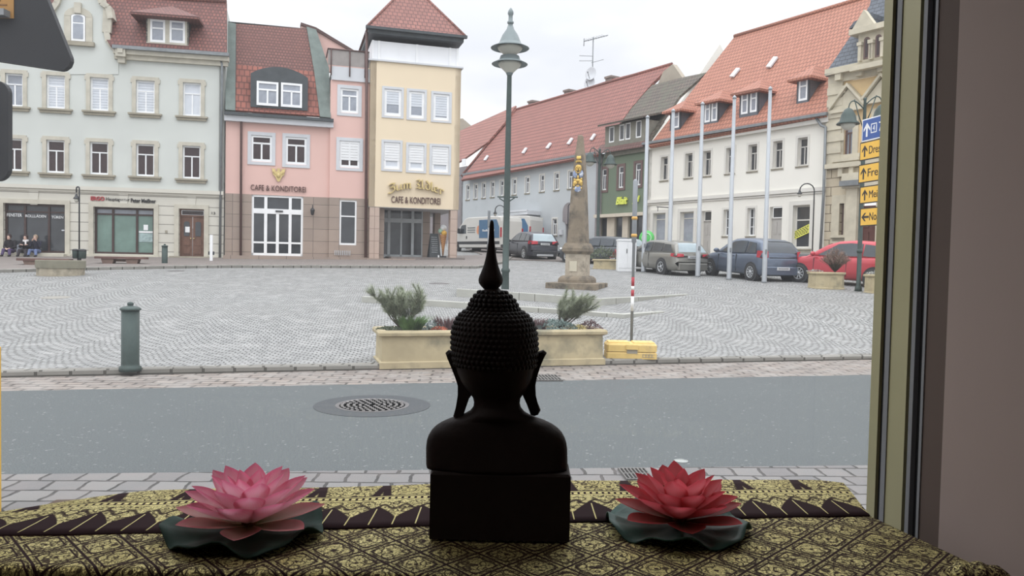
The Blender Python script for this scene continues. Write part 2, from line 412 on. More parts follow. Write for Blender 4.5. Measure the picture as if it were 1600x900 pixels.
# ------------------------------------------------------------------ ground
def GROUNDMATS():
    # arcs of small setts
    T = NT('granite_setts_in_arcs'); v = T.uv(); s = T.n('ShaderNodeSeparateXYZ'); T.l(v, s.inputs[0])
    a = T.math('ABSOLUTE', T.math('SINE', T.math('MULTIPLY', s.outputs[0], PI/1.25)))
    wob = T.noise(v, 1.1, 2)
    y = T.math('ADD', s.outputs[1], T.math('ADD', T.math('MULTIPLY', a, .36), T.math('MULTIPLY', wob, .05)))
    c = T.n('ShaderNodeCombineXYZ'); T.l(T.math('ADD', s.outputs[0], T.math('MULTIPLY', T.noise(v, 2.3, 2), .08)), c.inputs[0]); T.l(y, c.inputs[1])
    b = T.brick(c.outputs[0], lin((156, 158, 156)), lin((130, 132, 131)), lin((62, 60, 58)), .125, .118, .014, .5, .3)
    f = T.noise(v, .22, 5, .6); g = T.noise(v, 1.7, 5, .7)
    col = T.mix(T.ramp(f, [(.35, 0.0), (.7, .35)]), b.outputs[0], lin((118, 117, 114)))
    col = T.mix(T.ramp(g, [(.5, 0.0), (.75, .5)]), col, lin((174, 173, 170)))
    T.bump(T.math('SUBTRACT', 1.0, b.outputs[1]), .5, .02); done(T, 'arcs', col, .75)
    T = NT('asphalt'); v = T.uv(); f = T.noise(v, 95, 3, .75); g = T.noise(v, .5, 4)
    vo = T.n('ShaderNodeTexVoronoi'); T.l(v, vo.inputs[0]); vo.inputs['Scale'].default_value = 55
    col = T.mix(T.ramp(f, [(.3, 0.0), (.72, 1.0)]), lin((48, 55, 57)), lin((98, 106, 107)))
    col = T.mix(T.ramp(vo.outputs['Color'], [(.88, 0.0), (.95, .7)]), col, lin((140, 142, 140)))
    col = T.mix(T.ramp(g, [(.4, 0.0), (.7, .25)]), col, lin((66, 72, 75)))
    T.bump(f, .3, .005); done(T, 'asphalt', col, .8)
    T = NT('old_pink_gutter_setts'); v = T.uv(rot=-math.radians(4), scale=(1, 1, 1)); n2 = T.noise(v, 3, 2)
    vv = T.n('ShaderNodeVectorMath', operation='ADD'); T.l(v, vv.inputs[0]); sc3 = T.n('ShaderNodeCombineXYZ'); T.l(T.math('MULTIPLY', n2, .15), sc3.inputs[1]); T.l(T.math('MULTIPLY', n2, .1), sc3.inputs[0]); T.l(sc3.outputs[0], vv.inputs[1])
    b = T.brick(vv.outputs[0], lin((140, 126, 115)), lin((118, 108, 101)), lin((70, 61, 55)), .3, .17, .02, .5, .4)
    col = T.mix(T.ramp(T.noise(v, 2.5, 5, .7), [(.42, 0.0), (.68, .75)]), b.outputs[0], lin((150, 145, 138)))
    T.bump(T.math('SUBTRACT', 1.0, b.outputs[1]), .6, .02); done(T, 'gutter', col, .8)
    T = NT('large_pale_setts'); v = T.uv(rot=-math.radians(3)); n2 = T.noise(v, 2.2, 3)
    vv = T.n('ShaderNodeVectorMath', operation='ADD'); T.l(v, vv.inputs[0]); sc3 = T.n('ShaderNodeCombineXYZ'); T.l(T.math('MULTIPLY', n2, .06), sc3.inputs[1]); T.l(T.math('MULTIPLY', n2, .12), sc3.inputs[0]); T.l(sc3.outputs[0], vv.inputs[1])
    b = T.brick(vv.outputs[0], lin((120, 118, 115)), lin((102, 100, 100)), lin((44, 42, 39)), .235, .23, .014, .5, .5)
    col = T.mix(T.ramp(T.noise(v, 4, 5, .7), [(.42, 0.0), (.7, .4)]), b.outputs[0], lin((128, 117, 113)))
    T.bump(T.math('SUBTRACT', 1.0, b.outputs[1]), .7, .02); done(T, 'setts', col, .75)
GROUNDMATS()
KERB = BLOCK('weathered_kerb_stone', (144, 141, 133), (128, 125, 117), (82, 79, 72), .4, .8, .02, .5, .85, .35, .5)
SIDEW = BLOCK('brown_pink_paving', (134, 124, 118), (126, 117, 112), (106, 97, 91), .2, .1, .008, .5, .8, .3, .2)
def strip(name, a0, a1, b0, b1, mat, z=0, th=.3, ext=1.6):
    A0, A1, B0, B1 = (hz(*p, z) for p in (a0, a1, b0, b1))
    def stretch(p, q): d = q-p; return p-d*ext, q+d*ext
    A0, A1 = stretch(A0, A1); B0, B1 = stretch(B0, B1)
    m = MB(); m.prism([A0, A1, B1, B0], (0, 0, -th)); return struct(m.build(name, mat))
near = ((0, 741), (1353, 727)); far = ((0, 611), (1340, 586)); kb = ((4, 590), (1358, 562))
strip('road', near[0], near[1], far[0], far[1], MATS['asphalt'])
strip('gutter_strip', far[0], far[1], kb[0], kb[1], MATS['gutter'])
A0, A1 = hz(*near[0], 0), hz(*near[1], 0); dd = A1-A0
m = MB(); q0, q1 = A0-dd*1.6, A1+dd*1.6
m.prism([Vector((q0.x, 1.68, 0)), Vector((q1.x, 1.68, 0)), q1, q0], (0, 0, -.3)); struct(m.build('near_pavement', MATS['setts']))
# kerb stones: one long kerb
m = MB(); K0, K1 = KA-kd*22, KA+kd*50
n = 60; pts = []
rings = []
for i in range(n+1):
    p = K0+(K1-K0)*i/n; z = gz(*(p+kn*.02)[:2]); jit = .006*math.sin(i*7.3)
    rings.append([p+Vector((0, 0, -.3)), p+Vector((0, 0, z-.015+jit)), p+kn*.02+Vector((0, 0, z+.004+jit)), p+kn*.16+Vector((0, 0, z+.006)), p+kn*.16+Vector((0, 0, -.3))])
m.loft(rings, smooth=False); struct(m.build('plaza_kerb', KERB))
# plaza surface, rising gently away from the road
m = MB(); nx, ny = 60, 60; vs = []
for j in range(ny+1):
    dk = .15+(j/ny)**1.7*115
    for i in range(nx+1):
        t = -60+150*i/nx; p = KA+kd*t+kn*dk; vs.append((p.x, p.y, gz(p.x, p.y)))
fs = [(j*(nx+1)+i, j*(nx+1)+i+1, (j+1)*(nx+1)+i+1, (j+1)*(nx+1)+i) for j in range(ny) for i in range(nx)]
m.add(vs, fs, True, [(v[0]*math.cos(.15)+v[1]*math.sin(.15), -v[0]*math.sin(.15)+v[1]*math.cos(.15)) for v in vs]); struct(m.build('market_square_paving', MATS['arcs']))
# pavement along the far left row
def gpath(pts, back, lift, mat, name, th=.25):
    m = MB(); top = [gnd(*p) for p in pts]; bk = [Vector(b) for b in back]
    rings = []
    N = len(top)
    for a, b in zip(top, bk):
        rings.append([a+Vector((0, 0, lift)), Vector((b.x, b.y, gz(b.x, b.y)+lift))])
    vs = [p for r in rings for p in r]+[p-Vector((0, 0, th)) for r in rings for p in r]
    k = 2*N; f = []
    for i in range(N-1):
        f.append((2*i, 2*i+2, 2*i+3, 2*i+1)); f.append((2*i, 2*i+k, 2*i+2+k, 2*i+2))
    f.append((0, 1, 1+k, k)); f.append((2*N-2, 2*N-2+k, 2*N-1+k, 2*N-1))
    m.add(vs, f); return m.build(name, mat)
def bk(F, s, off=-.6): q = F.w(s, 0, off); return (q.x, q.y, 0)
pave_pts = [(-260, 431), (-120, 428), (0, 426), (120, 422.5), (240, 420), (345, 418.5), (460, 418.5), (600, 419), (745, 419.5), (790, 411), (800, 404)]
pave_bk = [bk(FL, -26), bk(FL, -18), bk(FL, -11.5), bk(FL, -7.5), bk(FL, -3.6), bk(FP, 0), bk(FP, 3), bk(FP, 7), bk(FP, 14, -5), bk(FP, 16, -5), bk(FP, 17, -5)]
struct(gpath(pave_pts, pave_bk, .09, SIDEW, 'far_pavement'))
struct(gpath([(x, y+.3) for x, y in pave_pts], [tuple(gnd(x, y-1.2)) for x, y in pave_pts], .1, KERB, 'far_pavement_kerb'))

# ================================================================== pale corner house (far left)
def base_of(F, s, off=0): q = F.w(s, 0, off); return Vector((q.x, q.y, gz(q.x, q.y)))
B1 = root('apartment_house', base_of(FL, -8), 'pale grey-green three-storey house with red tiled roof and ground-floor shop windows, beside the pink cafe', 'building', 'houses round the square')
sL, _ = FL.sz(-330, 300); sR, _ = FL.sz(350, 300)
zg = FL.sz(250, 403)[1]-1.2
zledge = FL.rect(0, 344, 297, 307)[3]
zcor = FL.sz(270, 99)[1]; zeave = FL.sz(270, 82)[1]
row1 = [(8.5, 36, 115, 166), (72.6, 102, 118, 169.5), (141, 170, 121.5, 173), (212.6, 242, 126, 176.7), (286, 314, 129.5, 181.3)]
row2 = [(7.5, 35, 216.5, 266.7), (72.8, 101.3, 219, 269.9), (140.5, 169.3, 222, 272.5), (212.8, 241.3, 225.3, 275.2), (285.3, 313.3, 228, 279)]
R1 = [FL.rect(*r) for r in row1]; R2 = [FL.rect(*r) for r in row2]
pitch = R1[1][0]-R1[0][0]
for R in (R1, R2):
    a = R[0]
    for k in range(1, 6): R.insert(0, (a[0]-pitch*k, a[1]-pitch*k, a[2], a[3]))
wall(FL, sL, sR, zledge, zeave, R1+R2, WALLW, B1, 'upper_wall', .22)
for R, gm, bl in ((R1, GLASS2, True), (R2, GLASSB, False)):
    for k, r in enumerate(R):
        window(FL, r, B1, WHITEP, gm if not (bl and k > 5) else BLIND, 1, .68, .07, -.14, sur=(STONE, .17, .05), sill=(SILL, .32, .16, .22), blind=(BLIND, 0.02) if bl and 6 <= k <= 8 else None)
# ground floor
sh1 = FL.rect(6.7, 102.7, 318.7, 394.7); sh2 = FL.rect(147, 241, 324.5, 397); dr = FL.rect(280, 319.3, 326.7, 400.5)
sh0 = (sh1[0]-6, sh1[0]-2.2, sh1[2], sh1[3])
wall(FL, sL, sR, zg, zledge, [sh0, sh1, sh2, dr], RUSTI, B1, 'ground_floor_wall', .3, off=.06)
for R, gm in ((sh0, GLASS), (sh1, GLASS), (sh2, CURT)):
    a, b, c, e = R; m = FL.mb(); f = .09; y = -.2
    fb(m, a, a+f, c, e, y, y+.1); fb(m, b-f, b, c, e, y, y+.1); fb(m, a+f, b-f, c, c+f, y, y+.1); fb(m, a+f, b-f, e-f, e, y, y+.1)
    for q in (.32, .71) if R is not sh2 else (.3, .7): x = a+(b-a)*q; fb(m, x-f*.5, x+f*.5, c+f, e-f, y, y+.1)
    zt = c+(e-c)*(.84 if R is not sh2 else .855); fb(m, a+f, b-f, zt-f*.4, zt+f*.4, y, y+.09)
    wf = m.build('shop_window', FRAMEB, B1); g = FL.mb(); fb(g, a+f*.5, b-f*.5, c+f*.5, zt, y+.02, y+.04); g.build('window_pane', gm, wf)
    g = FL.mb(); fb(g, a+f*.5, b-f*.5, zt, e-f*.5, y+.02, y+.04); g.build('transom_pane', GLASS if gm is GLASS else GLASS2, wf)
    g = FL.mb(); fb(g, a-.2, a, c-.1, e, .03, .12); fb(g, b, b+.2, c-.1, e, .03, .12); fb(g, a-.2, b+.2, e, e+.2, .03, .12); fb(g, a-.25, b+.25, c-.2, c-.08, .03, .2); g.build('window_surround', STONE, wf)
    if R is sh1:
        for t, x0, x1, yy in (('FENSTER', 11, 34.5, 333.5), ('ROLLLÄDEN', 40, 72, 334.8), ('TÜREN', 80.5, 99, 336.5)):
            text3d(FL, t, x0, x1, yy, yy+5, PAPER, -.09, .01, wf)
        g = FL.mb(); r = FL.rect(38, 100, 352, 360); fb(g, r[0]+1.5, r[1], r[2], r[2]+.06, y+.045, y+.055); g.build('inner_rail', BLIND, wf)
    if R is sh2:
        g = FL.mb(); r = FL.rect(223, 230, 351, 359.5); fb(g, *r, y+.045, y+.055); g.build('notice', PAPER, wf)
        g = FL.mb(); r = FL.rect(215.5, 239.5, 361, 363.7); fb(g, *r, y+.045, y+.055); g.build('printed_strip', PAPER, wf)
        g = FL.mb(); r = FL.rect(215.5, 239.5, 364.5, 378); fb(g, *r, y+.045, y+.055); g.build('printed_film', FILM, wf)
# entrance door
a, b, c, e = dr; mid = (a+b)/2; g = FL.mb(); y = -.22; zt = c+(e-c)*.86
for x0, x1 in ((a+.06, mid-.01), (mid+.01, b-.06)):
    fb(g, x0, x1, c, zt-.05, y, y+.05)
    for z0, z1 in ((.06, .22), (.27, .42)): fb(g, x0+.1, x1-.1, c+(zt-c)*z0, c+(zt-c)*z1, y+.05, y+.075)
fb(g, a, a+.06, c, e, y, y+.09); fb(g, b-.06, b, c, e, y, y+.09); fb(g, a+.06, b-.06, e-.06, e, y, y+.09); fb(g, a+.06, b-.06, zt-.05, zt+.04, y, y+.09)
door = g.build('entrance_door', DOORW, B1)
for x0, x1 in ((a+.06, mid-.01), (mid+.01, b-.06)):
    g = FL.mb(); cx, hw = (x0+x1)/2, (x1-x0)/2-.12; z0, z1 = c+(zt-c)*.5, c+(zt-c)*.82
    pts = [(cx-hw, -(y+.06), z0), (cx+hw, -(y+.06), z0)]+[(cx+hw*math.cos(q*PI/8), -(y+.06), z1+hw*.6*math.sin(q*PI/8)) for q in range(9)]
    g.prism(pts, (0, -.015, 0)); g.build('arched_pane', GLASS, door)
g = FL.mb(); fb(g, a+.08, b-.08, zt+.05, e-.07, y+.02, y+.04); g.build('transom_pane', GLASSB, door)
g = FL.mb(); fb(g, *FL.rect(288.5, 295.5, 354, 363), y+.08, y+.09); g.build('notice', PAPER, door)
for x in (mid-.07, mid+.07): g = FL.mb(); g.ball((x, -(y+.1), c+(zt-c)*.44), .035); g.build('door_knob', GOLD, door)
g = FL.mb(); fb(g, a-.2, a, c, e, .03, .12); fb(g, b, b+.2, c, e, .03, .12); fb(g, a-.2, b+.2, e, e+.2, .03, .12); g.build('door_surround', STONE, door)
g = FL.mb(); fb(g, a-.35, b+.35, c-.14, c, -.2, .45); g.build('door_step', SILL, door)
# ledge, keystones, plinth, cornice
g = FL.mb(); fb(g, sL, sR, zledge-.05, zledge+.12, .02, .2); fb(g, sL, sR, zledge-.16, zledge-.05, .02, .12); g.build('string_course', RUSTI, B1)
for x in (54, 194, 300):
    s, z = FL.sz(x, 311 if x < 100 else 317); g = FL.mb(); zt, zb = zledge-.16, FL.sz(x, 320 if x < 100 else 325)[1]
    g.prism([(s-.15, -.05, zb), (s+.15, -.05, zb), (s+.2, -.05, zt), (s-.2, -.05, zt)], (0, -.045, 0)); g.build('keystone', RUSTI, B1)
zpl = FL.sz(255, 399.5)[1]
g = FL.mb(); fb(g, sL, dr[0]-.36, zg, zpl, .03, .14); fb(g, dr[1]+.36, sR, zg, zpl, .03, .14); g.build('plinth', STONE, B1)
s185 = FL.sz(180, 80)[0]
g = FL.mb(); zc = FL.sz(270, 92)[1]; fb(g, s185, sR+.15, zcor, zc, .02, .18); fb(g, s185, sR+.2, zc, zeave-.08, .02, .34); g.build('cornice', STONE, B1)
g = FL.mb(); fb(g, s185, sR+.25, zeave-.1, zeave+.05, .3, .5); g.build('gutter', ZINC, B1)
# corbel under the gable foot
r = FL.rect(184.5, 200, 76, 100); g = FL.mb(); fb(g, r[0], r[1], r[2]+.25, r[3], 0, .45); fb(g, r[0]+.06, r[1]-.06, r[2], r[2]+.25, 0, .3); fb(g, r[0]+.1, r[1]-.1, r[2]+.4, r[3]-.1, .45, .5); g.build('corbel', STONE, B1)
# gable
gp = [(66, 116), (66, 82), (76, 52), (79, 16), (88, 4), (96, -22), (112, -44), (124, -50), (137, -44), (150, -22), (158, 4), (168, 10), (172, 28), (169, 50), (176, 72), (185, 84), (185, 116)]
m = MB(); m.prism([FL.hit(u, v, .03) for u, v in gp], -FL.n*.45); m.build('gable', WALLW, B1)
def ribbon(F, pts, wpx, off, th, mat, name, parent):
    m = MB(); L = [F.hit(u, v, off) for u, v in pts]
    for i in range(len(L)-1):
        d = (L[i+1]-L[i]).normalized(); q = d.cross(F.n).normalized()*wpx
        m.prism([L[i]-q-d*.01, L[i+1]-q+d*.01, L[i+1]+q+d*.01, L[i]+q-d*.01], -F.n*th)
    return m.build(name, mat, parent)
ribbon(FL, gp[3:13], .12, .2, .6, STONE, 'gable_coping', B1)
for side in ([(79, 16), (81, 48)], [(168, 12), (166, 50)]): ribbon(FL, side, .18, .12, .2, STONE, 'gable_pilaster', B1)
ribbon(FL, [(166, 50), (169, 64), (176, 73), (186, 80)], .12, .12, .2, STONE, 'gable_scroll', B1)
r = FL.rect(112.4, 134, 23, 64.8); g = FL.mb(); cx, hw = (r[0]+r[1])/2, (r[1]-r[0])/2
def arch(g, cx, hw, z0, z1, o0, o1, flat=.35, n=10):
    pts = [(cx-hw, -o0, z0), (cx+hw, -o0, z0)]+[(cx+hw*math.cos(q*PI/n), -o0, z1-hw*flat+hw*flat*math.sin(q*PI/n)) for q in range(n+1)]
    g.prism(pts, (0, -(o1-o0), 0))
arch(g, cx, hw, r[2], r[3], .03, .1); aw = g.build('window', WHITEP, B1)
g = FL.mb(); fb(g, cx-hw+.08, cx+hw-.08, r[2]+.1, r[2]+(r[3]-r[2])*.64, .1, .12); arch(g, cx, hw-.08, r[2]+(r[3]-r[2])*.7, r[3]-.06, .1, .12, .5); g.build('window_pane', GLASS2, aw)
g = FL.mb(); fb(g, r[0]-.3, r[0]-.02, r[2], r[3]-.1, .02, .09); fb(g, r[1]+.02, r[1]+.3, r[2], r[3]-.1, .02, .09)
for q in range(8):
    a0, a1 = q*PI/8, (q+1)*PI/8; zc0 = r[3]-hw*.35
    g.prism([(cx+(hw+.02)*math.cos(a0), -.02, zc0+hw*.4*math.sin(a0)), (cx+(hw+.3)*math.cos(a0), -.02, zc0+(hw*.4+.3)*math.sin(a0)), (cx+(hw+.3)*math.cos(a1), -.02, zc0+(hw*.4+.3)*math.sin(a1)), (cx+(hw+.02)*math.cos(a1), -.02, zc0+hw*.4*math.sin(a1))], (0, -.08, 0))
fb(g, cx-.14, cx+.14, r[3]+.02, r[3]+.5, .02, .2); g.build('window_surround', STONE, aw)
g = FL.mb(); fb(g, r[0]-.4, r[1]+.4, r[2]-.22, r[2]-.03, .02, .2); g.build('window_sill', SILL, aw)
# roof
PL = roof_plane(FL, 0, zeave, 62, .3)
slab_px([(173, 71), (354, 85.5), (354, 2.5), (150, -10), (150, 40)], PL, ROOFL, 'roof', B1, .2)
slab_px([(-330, 40), (80, 62), (96, -12), (-330, -60)], PL, ROOFL, 'roof', B1, .2)
m = MB(); L0, L1 = hitp(150, -10, *PL), hitp(354, 2.5, *PL); m.tube([L0, L1], .12); m.build('ridge', ROOFL, B1)
# back slope and right gable end
m = MB(); e0 = FL.w(sR, zeave, 0); bkp = FL.w(sR, zeave, -8); rd = hitp(353, 3, *PL)
m.prism([e0, FL.w(sR, zeave, -8), Vector((rd.x, rd.y, rd.z-.15))], FL.e*-.25); m.prism([FL.w(sR, zg, 0), FL.w(sR, zeave, 0), bkp, FL.w(sR, zg, -8)], FL.e*-.25); m.build('side_wall', WALLW, B1)
# dormer
def dormer(F, pl, front, depth, parent, wallm, roofm, cheekm, wins, winkw, eave=.25, hip=.55, rise=.7, roofname='dormer_roof', flat=False):
    """front=(x0,x1,y0,y1) px of the front face, standing on the roof plane"""
    x0, x1, y0, y1 = front; um = (x0+x1)/2
    pb = hitp(um, y1, *pl); off = (pb-F.O).dot(F.n)+.02
    a, b, c, e = F.rect(x0, x1, y0, y1, off); g = F.mb()
    ws = [F.rect(*q, off) for q in wins]
    d = wall(F, a, b, c-.1, e, ws, wallm, parent, 'dormer', .1, off=off, thick=.1)
    g.add([(a, -off, c), (a, -off+depth, e), (a, -off, e), (a+.06, -off, c), (a+.06, -off+depth, e), (a+.06, -off, e)], [(0, 1, 2), (5, 4, 3), (0, 3, 4, 1), (1, 4, 5, 2), (0, 2, 5, 3)])
    g.build('dormer_cheek', cheekm, d); g = F.mb(); g.add([(b, -off, c), (b, -off+depth, e), (b, -off, e), (b-.06, -off, c), (b-.06, -off+depth, e), (b-.06, -off, e)], [(0, 1, 2), (5, 4, 3), (0, 3, 4, 1), (1, 4, 5, 2), (0, 2, 5, 3)])
    g.build('dormer_cheek', cheekm, d)
    for q in ws: window(F, q, d, WHITEP, winkw.get('g', GLASS2), winkw.get('v', 0), winkw.get('t', .62), .09, off-.06)
    E = eave; g = F.mb(); y0_, y1_ = -off-E, -off+depth+rise*1.2
    cx = (a+b)/2; v = [(a-E, y0_, e-.05), (b+E, y0_, e-.05), (b+E, y1_, e-.05+.0), (a-E, y1_, e-.05), (cx, y0_+(hip), e+rise), (cx, y1_+.4, e+rise)]
    v2 = [(p[0], p[1], p[2]-.12) for p in v[:4]]
    g.add(v+v2, [(0, 1, 4), (1, 2, 5, 4), (3, 0, 4, 5), (0, 6, 7, 1), (1, 7, 8, 2), (3, 9, 6, 0), (6, 9, 8, 7), (2, 8, 9, 3)])
    g.build(roofname, roofm, d); return d
d = dormer(FL, PL, (228.5, 294.5, 25.7, 68), 2.2, B1, STONE, ROOFL, DARKZ, [(234.6, 258, 30.5, 66), (265, 289, 32, 67)], {'t': .62}, eave=.55, hip=1.4, rise=.75)
# downpipe, number, plaque, shop sign
def pipe(F, pts, r, mat, parent, off=.15, name='downpipe'):
    m = MB(); m.tube([F.hit(u, v, off) for u, v in pts], r); return m.build(name, mat, parent)
pipe(FL, [(344.5, 93), (347, 100), (343.5, 402)], .06, ZINC, B1)
text3d(FL, '13', 330.7, 336.3, 331, 335, BLACKL, .08, .01, B1, 'house_number')
g = FL.mb(); fb(g, *FL.rect(258.5, 262, 360, 364), .07, .1); g.build('name_plate', SILL, B1)
text3d(FL, 'ERGO', 142, 163.5, 307, 313.5, REDL, .08, .02, B1, 'shop_lettering', bold=.03)
text3d(FL, 'Hauptagentur', 165.8, 202.5, 308.8, 315.5, BLACKL, .08, .01, B1, 'shop_lettering')
text3d(FL, 'Peter Meißner', 204.5, 243.5, 310.5, 317, BLACKL, .08, .015, B1, 'shop_lettering', bold=.02)

# ================================================================== pink cafe house
B2 = root('cafe_house', base_of(FP, 3.5), 'salmon pink house with steep tiled attic, left of the yellow tower', 'building', 'houses round the square')
s0 = FP.sz(352, 300)[0]; s1 = FP.sz(516, 300)[0]; s2 = FP.sz(577.5, 250)[0]
zb0 = FP.sz(460, 402)[1]-1.2; zst = FP.rect(352, 567, 301, 311.5)[2]/2+FP.rect(352, 567, 301, 311.5)[3]/2
zst = FP.sz(460, 306.5)[1]
zeP = FP.sz(435, 184)[1]; zbay = FP.sz(543, 128)[1]
wp = [FP.rect(392.4, 425, 211.7, 252.6), FP.rect(446.5, 479, 214.5, 257)]
wb = [FP.rect(532, 560, 138.5, 176.5, .15), FP.rect(530.5, 562, 220.5, 262, .15)]
wall(FP, s0, s1, zst, zeP, wp, PINK, B2, 'pink_wall', .15)
wall(FP, s1-.05, s2, zst, zbay, wb, PINK, B2, 'bay_wall', .15, off=.15)
gd = FP.rect(393, 473.4, 305.5, 399.6); gw = FP.rect(530.4, 557, 312.7, 383, .15)
wall(FP, s0, s1, zb0, zst, [gd], GRANB, B2, 'stone_wall', .2, off=.03)
wall(FP, s1-.05, s2, zb0, zst, [gw], GRANB, B2, 'stone_bay_wall', .2, off=.18)
for r in wp: window(FP, r, B2, WHITEP, GLASSB, 1, .7, .1, -.08, sur=(SURG, .16, .04, 1))
window(FP, wb[0], B2, WHITEP, GLASS2, 1, .7, .1, .07, sur=(SURG, .16, .04, 1), so=.15)
window(FP, wb[1], B2, WHITEP, GLASSB, 1, None, .1, .07, sur=(SURG, .16, .04, 1), blind=(WHITE2, .27), so=.15)
window(FP, gw, B2, WHITEP, GLASS, 0, .64, .08, .08)
a, b, c, e = gd; g = FP.mb(); f = .1; y = -.12
fb(g, a, a+f, c, e, y, y+.1); fb(g, b-f, b, c, e, y, y+.1); fb(g, a, b, e-f, e, y, y+.1); fb(g, a, b, c, c+.12, y, y+.1)
zt = c+(e-c)*.735; fb(g, a+f, b-f, zt-.12, zt+.12, y, y+.11)
for q, zz in ((.27, e), (.745, e), (.5, zt)): x = a+(b-a)*q; fb(g, x-.07, x+.07, c+.12, zz-.1, y, y+.105)
fb(g, a+f, b-f, c+(e-c)*.2, c+(e-c)*.2+.09, y, y+.095)
gdd = g.build('glazed_door', WHITEP, B2); g = FP.mb(); fb(g, a+.05, b-.05, c+.05, e-.05, y+.03, y+.05); g.build('door_pane', GLASS, gdd)
g = FP.mb(); fb(g, (a+b)/2-.1, (a+b)/2+.25, zt-.02, zt+.05, y+.11, y+.16); g.build('door_sensor', IRON2, gdd)
# box gutter and roof
g = FP.mb(); zz = FP.sz(435, 195)[1]; fb(g, s0-.05, s1+.1, zz, zeP-.08, .02, .3); g.build('eaves_box', SURG, B2)
g = FP.mb(); fb(g, s0-.05, s1+.1, zeP-.08, zeP+.06, .25, .45); g.build('gutter', DARKZ, B2)
PM = roof_plane(FP, 0, zeP, 68, .25)
slab_px([(367.5, 172), (500, 181), (491, 112), (369, 101)], PM, ROOFO, 'roof', B2, .15)
slab_px([(369, 101), (491, 112), (480, 45), (368.7, 37)], PM, ROOFP, 'roof', B2, .15)
slab_px([(352, 171), (367.5, 172.5), (368.7, 37), (352, 33)], (PM[0]+FP.n*.06, PM[1]), COPPER, 'verge_flashing', B2, .3)
slab_px([(500, 182), (517, 184), (514, 106), (494, 46), (479, 41.5), (491, 112)], (PM[0]+FP.n*.06, PM[1]), COPPER, 'verge_flashing', B2, .3)
m = MB(); pt = [hitp(u, v, *PM) for u, v in ((352, 33), (352, 171), (517, 184), (494, 46))]; q = -FP.n*5; bw = [p+q for p in pt]
m.add([pt[0], pt[3], bw[3], bw[0]], [(0, 1, 2, 3)]); m.add([pt[3], pt[2], Vector((bw[2].x, bw[2].y, pt[2].z)), bw[3]], [(0, 1, 2, 3)]); m.add([pt[0], pt[1], bw[1], bw[0]], [(0, 1, 2, 3)]); m.build('attic_sides', COPPER, B2)
# zinc dormer with segmental head
pb = hitp(435, 170, *PM); do = (pb-FP.O).dot(FP.n)+.05
a, b, c, e = FP.rect(391.5, 481, 118, 170, do); zt = FP.sz(435, 104.5, do)[1]; g = FP.mb()
pr = [(a, -do, c), (b, -do, c), (b, -do, e)]+[(b-(b-a)*q/8, -do, e+(zt-e)*math.sin(PI*min(1, max(0, (q/8))))**.8) for q in range(1, 8)]+[(a, -do, e)]
g.prism(pr, (0, 2.2, 0)); dm = g.build('dormer', DARKZ, B2)
for q in ((401, 435, 128, 165.5), (439, 472, 130.5, 168)): window(FP, FP.rect(*q, do), dm, WHITEP, GLASS2, 1, .66, .1, do+.01)
# balcony on the bay, with the pink gable behind
zr0, zr1 = FP.sz(543, 107)[1], FP.sz(543, 82)[1]; sb0, sb1 = FP.sz(512, 105)[0], FP.sz(576, 105)[0]
g = FP.mb(); fb(g, s1, s2, zbay, zr0, .05, .25); g.build('balcony_fascia', SURG, B2)
g = FP.mb(); fb(g, sb0, sb1, zr0+.05, zr1, .24, .27); bp = g.build('balcony_panel', P('smoked_panel', (150, 142, 138), .3, .1), B2)
g = MB()
for s in (sb0, (sb0+sb1)/2-.1, sb1-.35): g.tube([FP.w(s+.15, zbay+.2, .3), FP.w(s+.15, zr1+.03, .3)], .035, 6)
g.tube([FP.w(sb0, zr1+.03, .3), FP.w(sb1, zr1+.03, .3)], .035, 6); g.tube([FP.w(sb0, zr1+.03, .3), FP.w(sb0, zr1+.03, -1.5)], .035, 6); g.build('balcony_railing', BROWNP, B2)
g = FP.mb(); fb(g, s1, s2, zbay-.2, zr0-.05, -3, .05); g.build('balcony_floor', SURG, B2)
m = MB(); m.prism([FP.hit(u, v, -2) for u, v in ((470, 110), (470, 38), (493, 45), (553, 82), (590, 104), (590, 115))], -FP.n*.3); m.build('upper_gable_wall', PINK, B2)
ribbon(FP, [(470, 37), (493, 44.5), (590, 103)], .07, -1.9, .5, BROWNP, 'gable_coping', B2)
pipe(FP, [(375, 182), (377, 190), (376, 401)], .06, BROWNP, B2)
pipe(FP, [(573, 50), (572.6, 200), (571.3, 402)], .07, BROWNP, B2, .35)
text3d(FP, 'CAFE & KONDITOREI', 391.6, 477.8, 290.2, 298.8, LETTB, .03, .02, B2, 'facade_lettering')
# gilded eagle emblem
r = FP.rect(424.5, 446, 262.5, 284.5, .03); ex, ez, ew, eh = (r[0]+r[1])/2, r[2], (r[1]-r[0])/2, r[3]-r[2]
g = FP.mb(); half = [(0, .02), (.18, .06), (.3, .2), (.55, .42), (.8, .5), (.92, .75), (1, 1), (.75, .9), (.55, .97), (.42, .8), (.3, .72), (.18, .8), (.22, .95), (.08, 1.0), (0, .88)]
pts = [(ex+x*ew, -.03, ez+z*eh) for x, z in half]+[(ex-x*ew, -.03, ez+z*eh) for x, z in reversed(half[1:-1])]
g.prism(pts, (0, -.06, 0)); g.ball((ex, -.1, ez+eh*.45), ew*.28, sc=(1, .5, 1.4))
for sg in (-1, 1):
    for k in range(3): g.ball((ex+sg*ew*(.45+.16*k), -.09, ez+eh*(.6+.06*k)), ew*.13, 6, 5, (.8, .5, 2.2))
g.build('eagle_emblem', GOLD, B2)
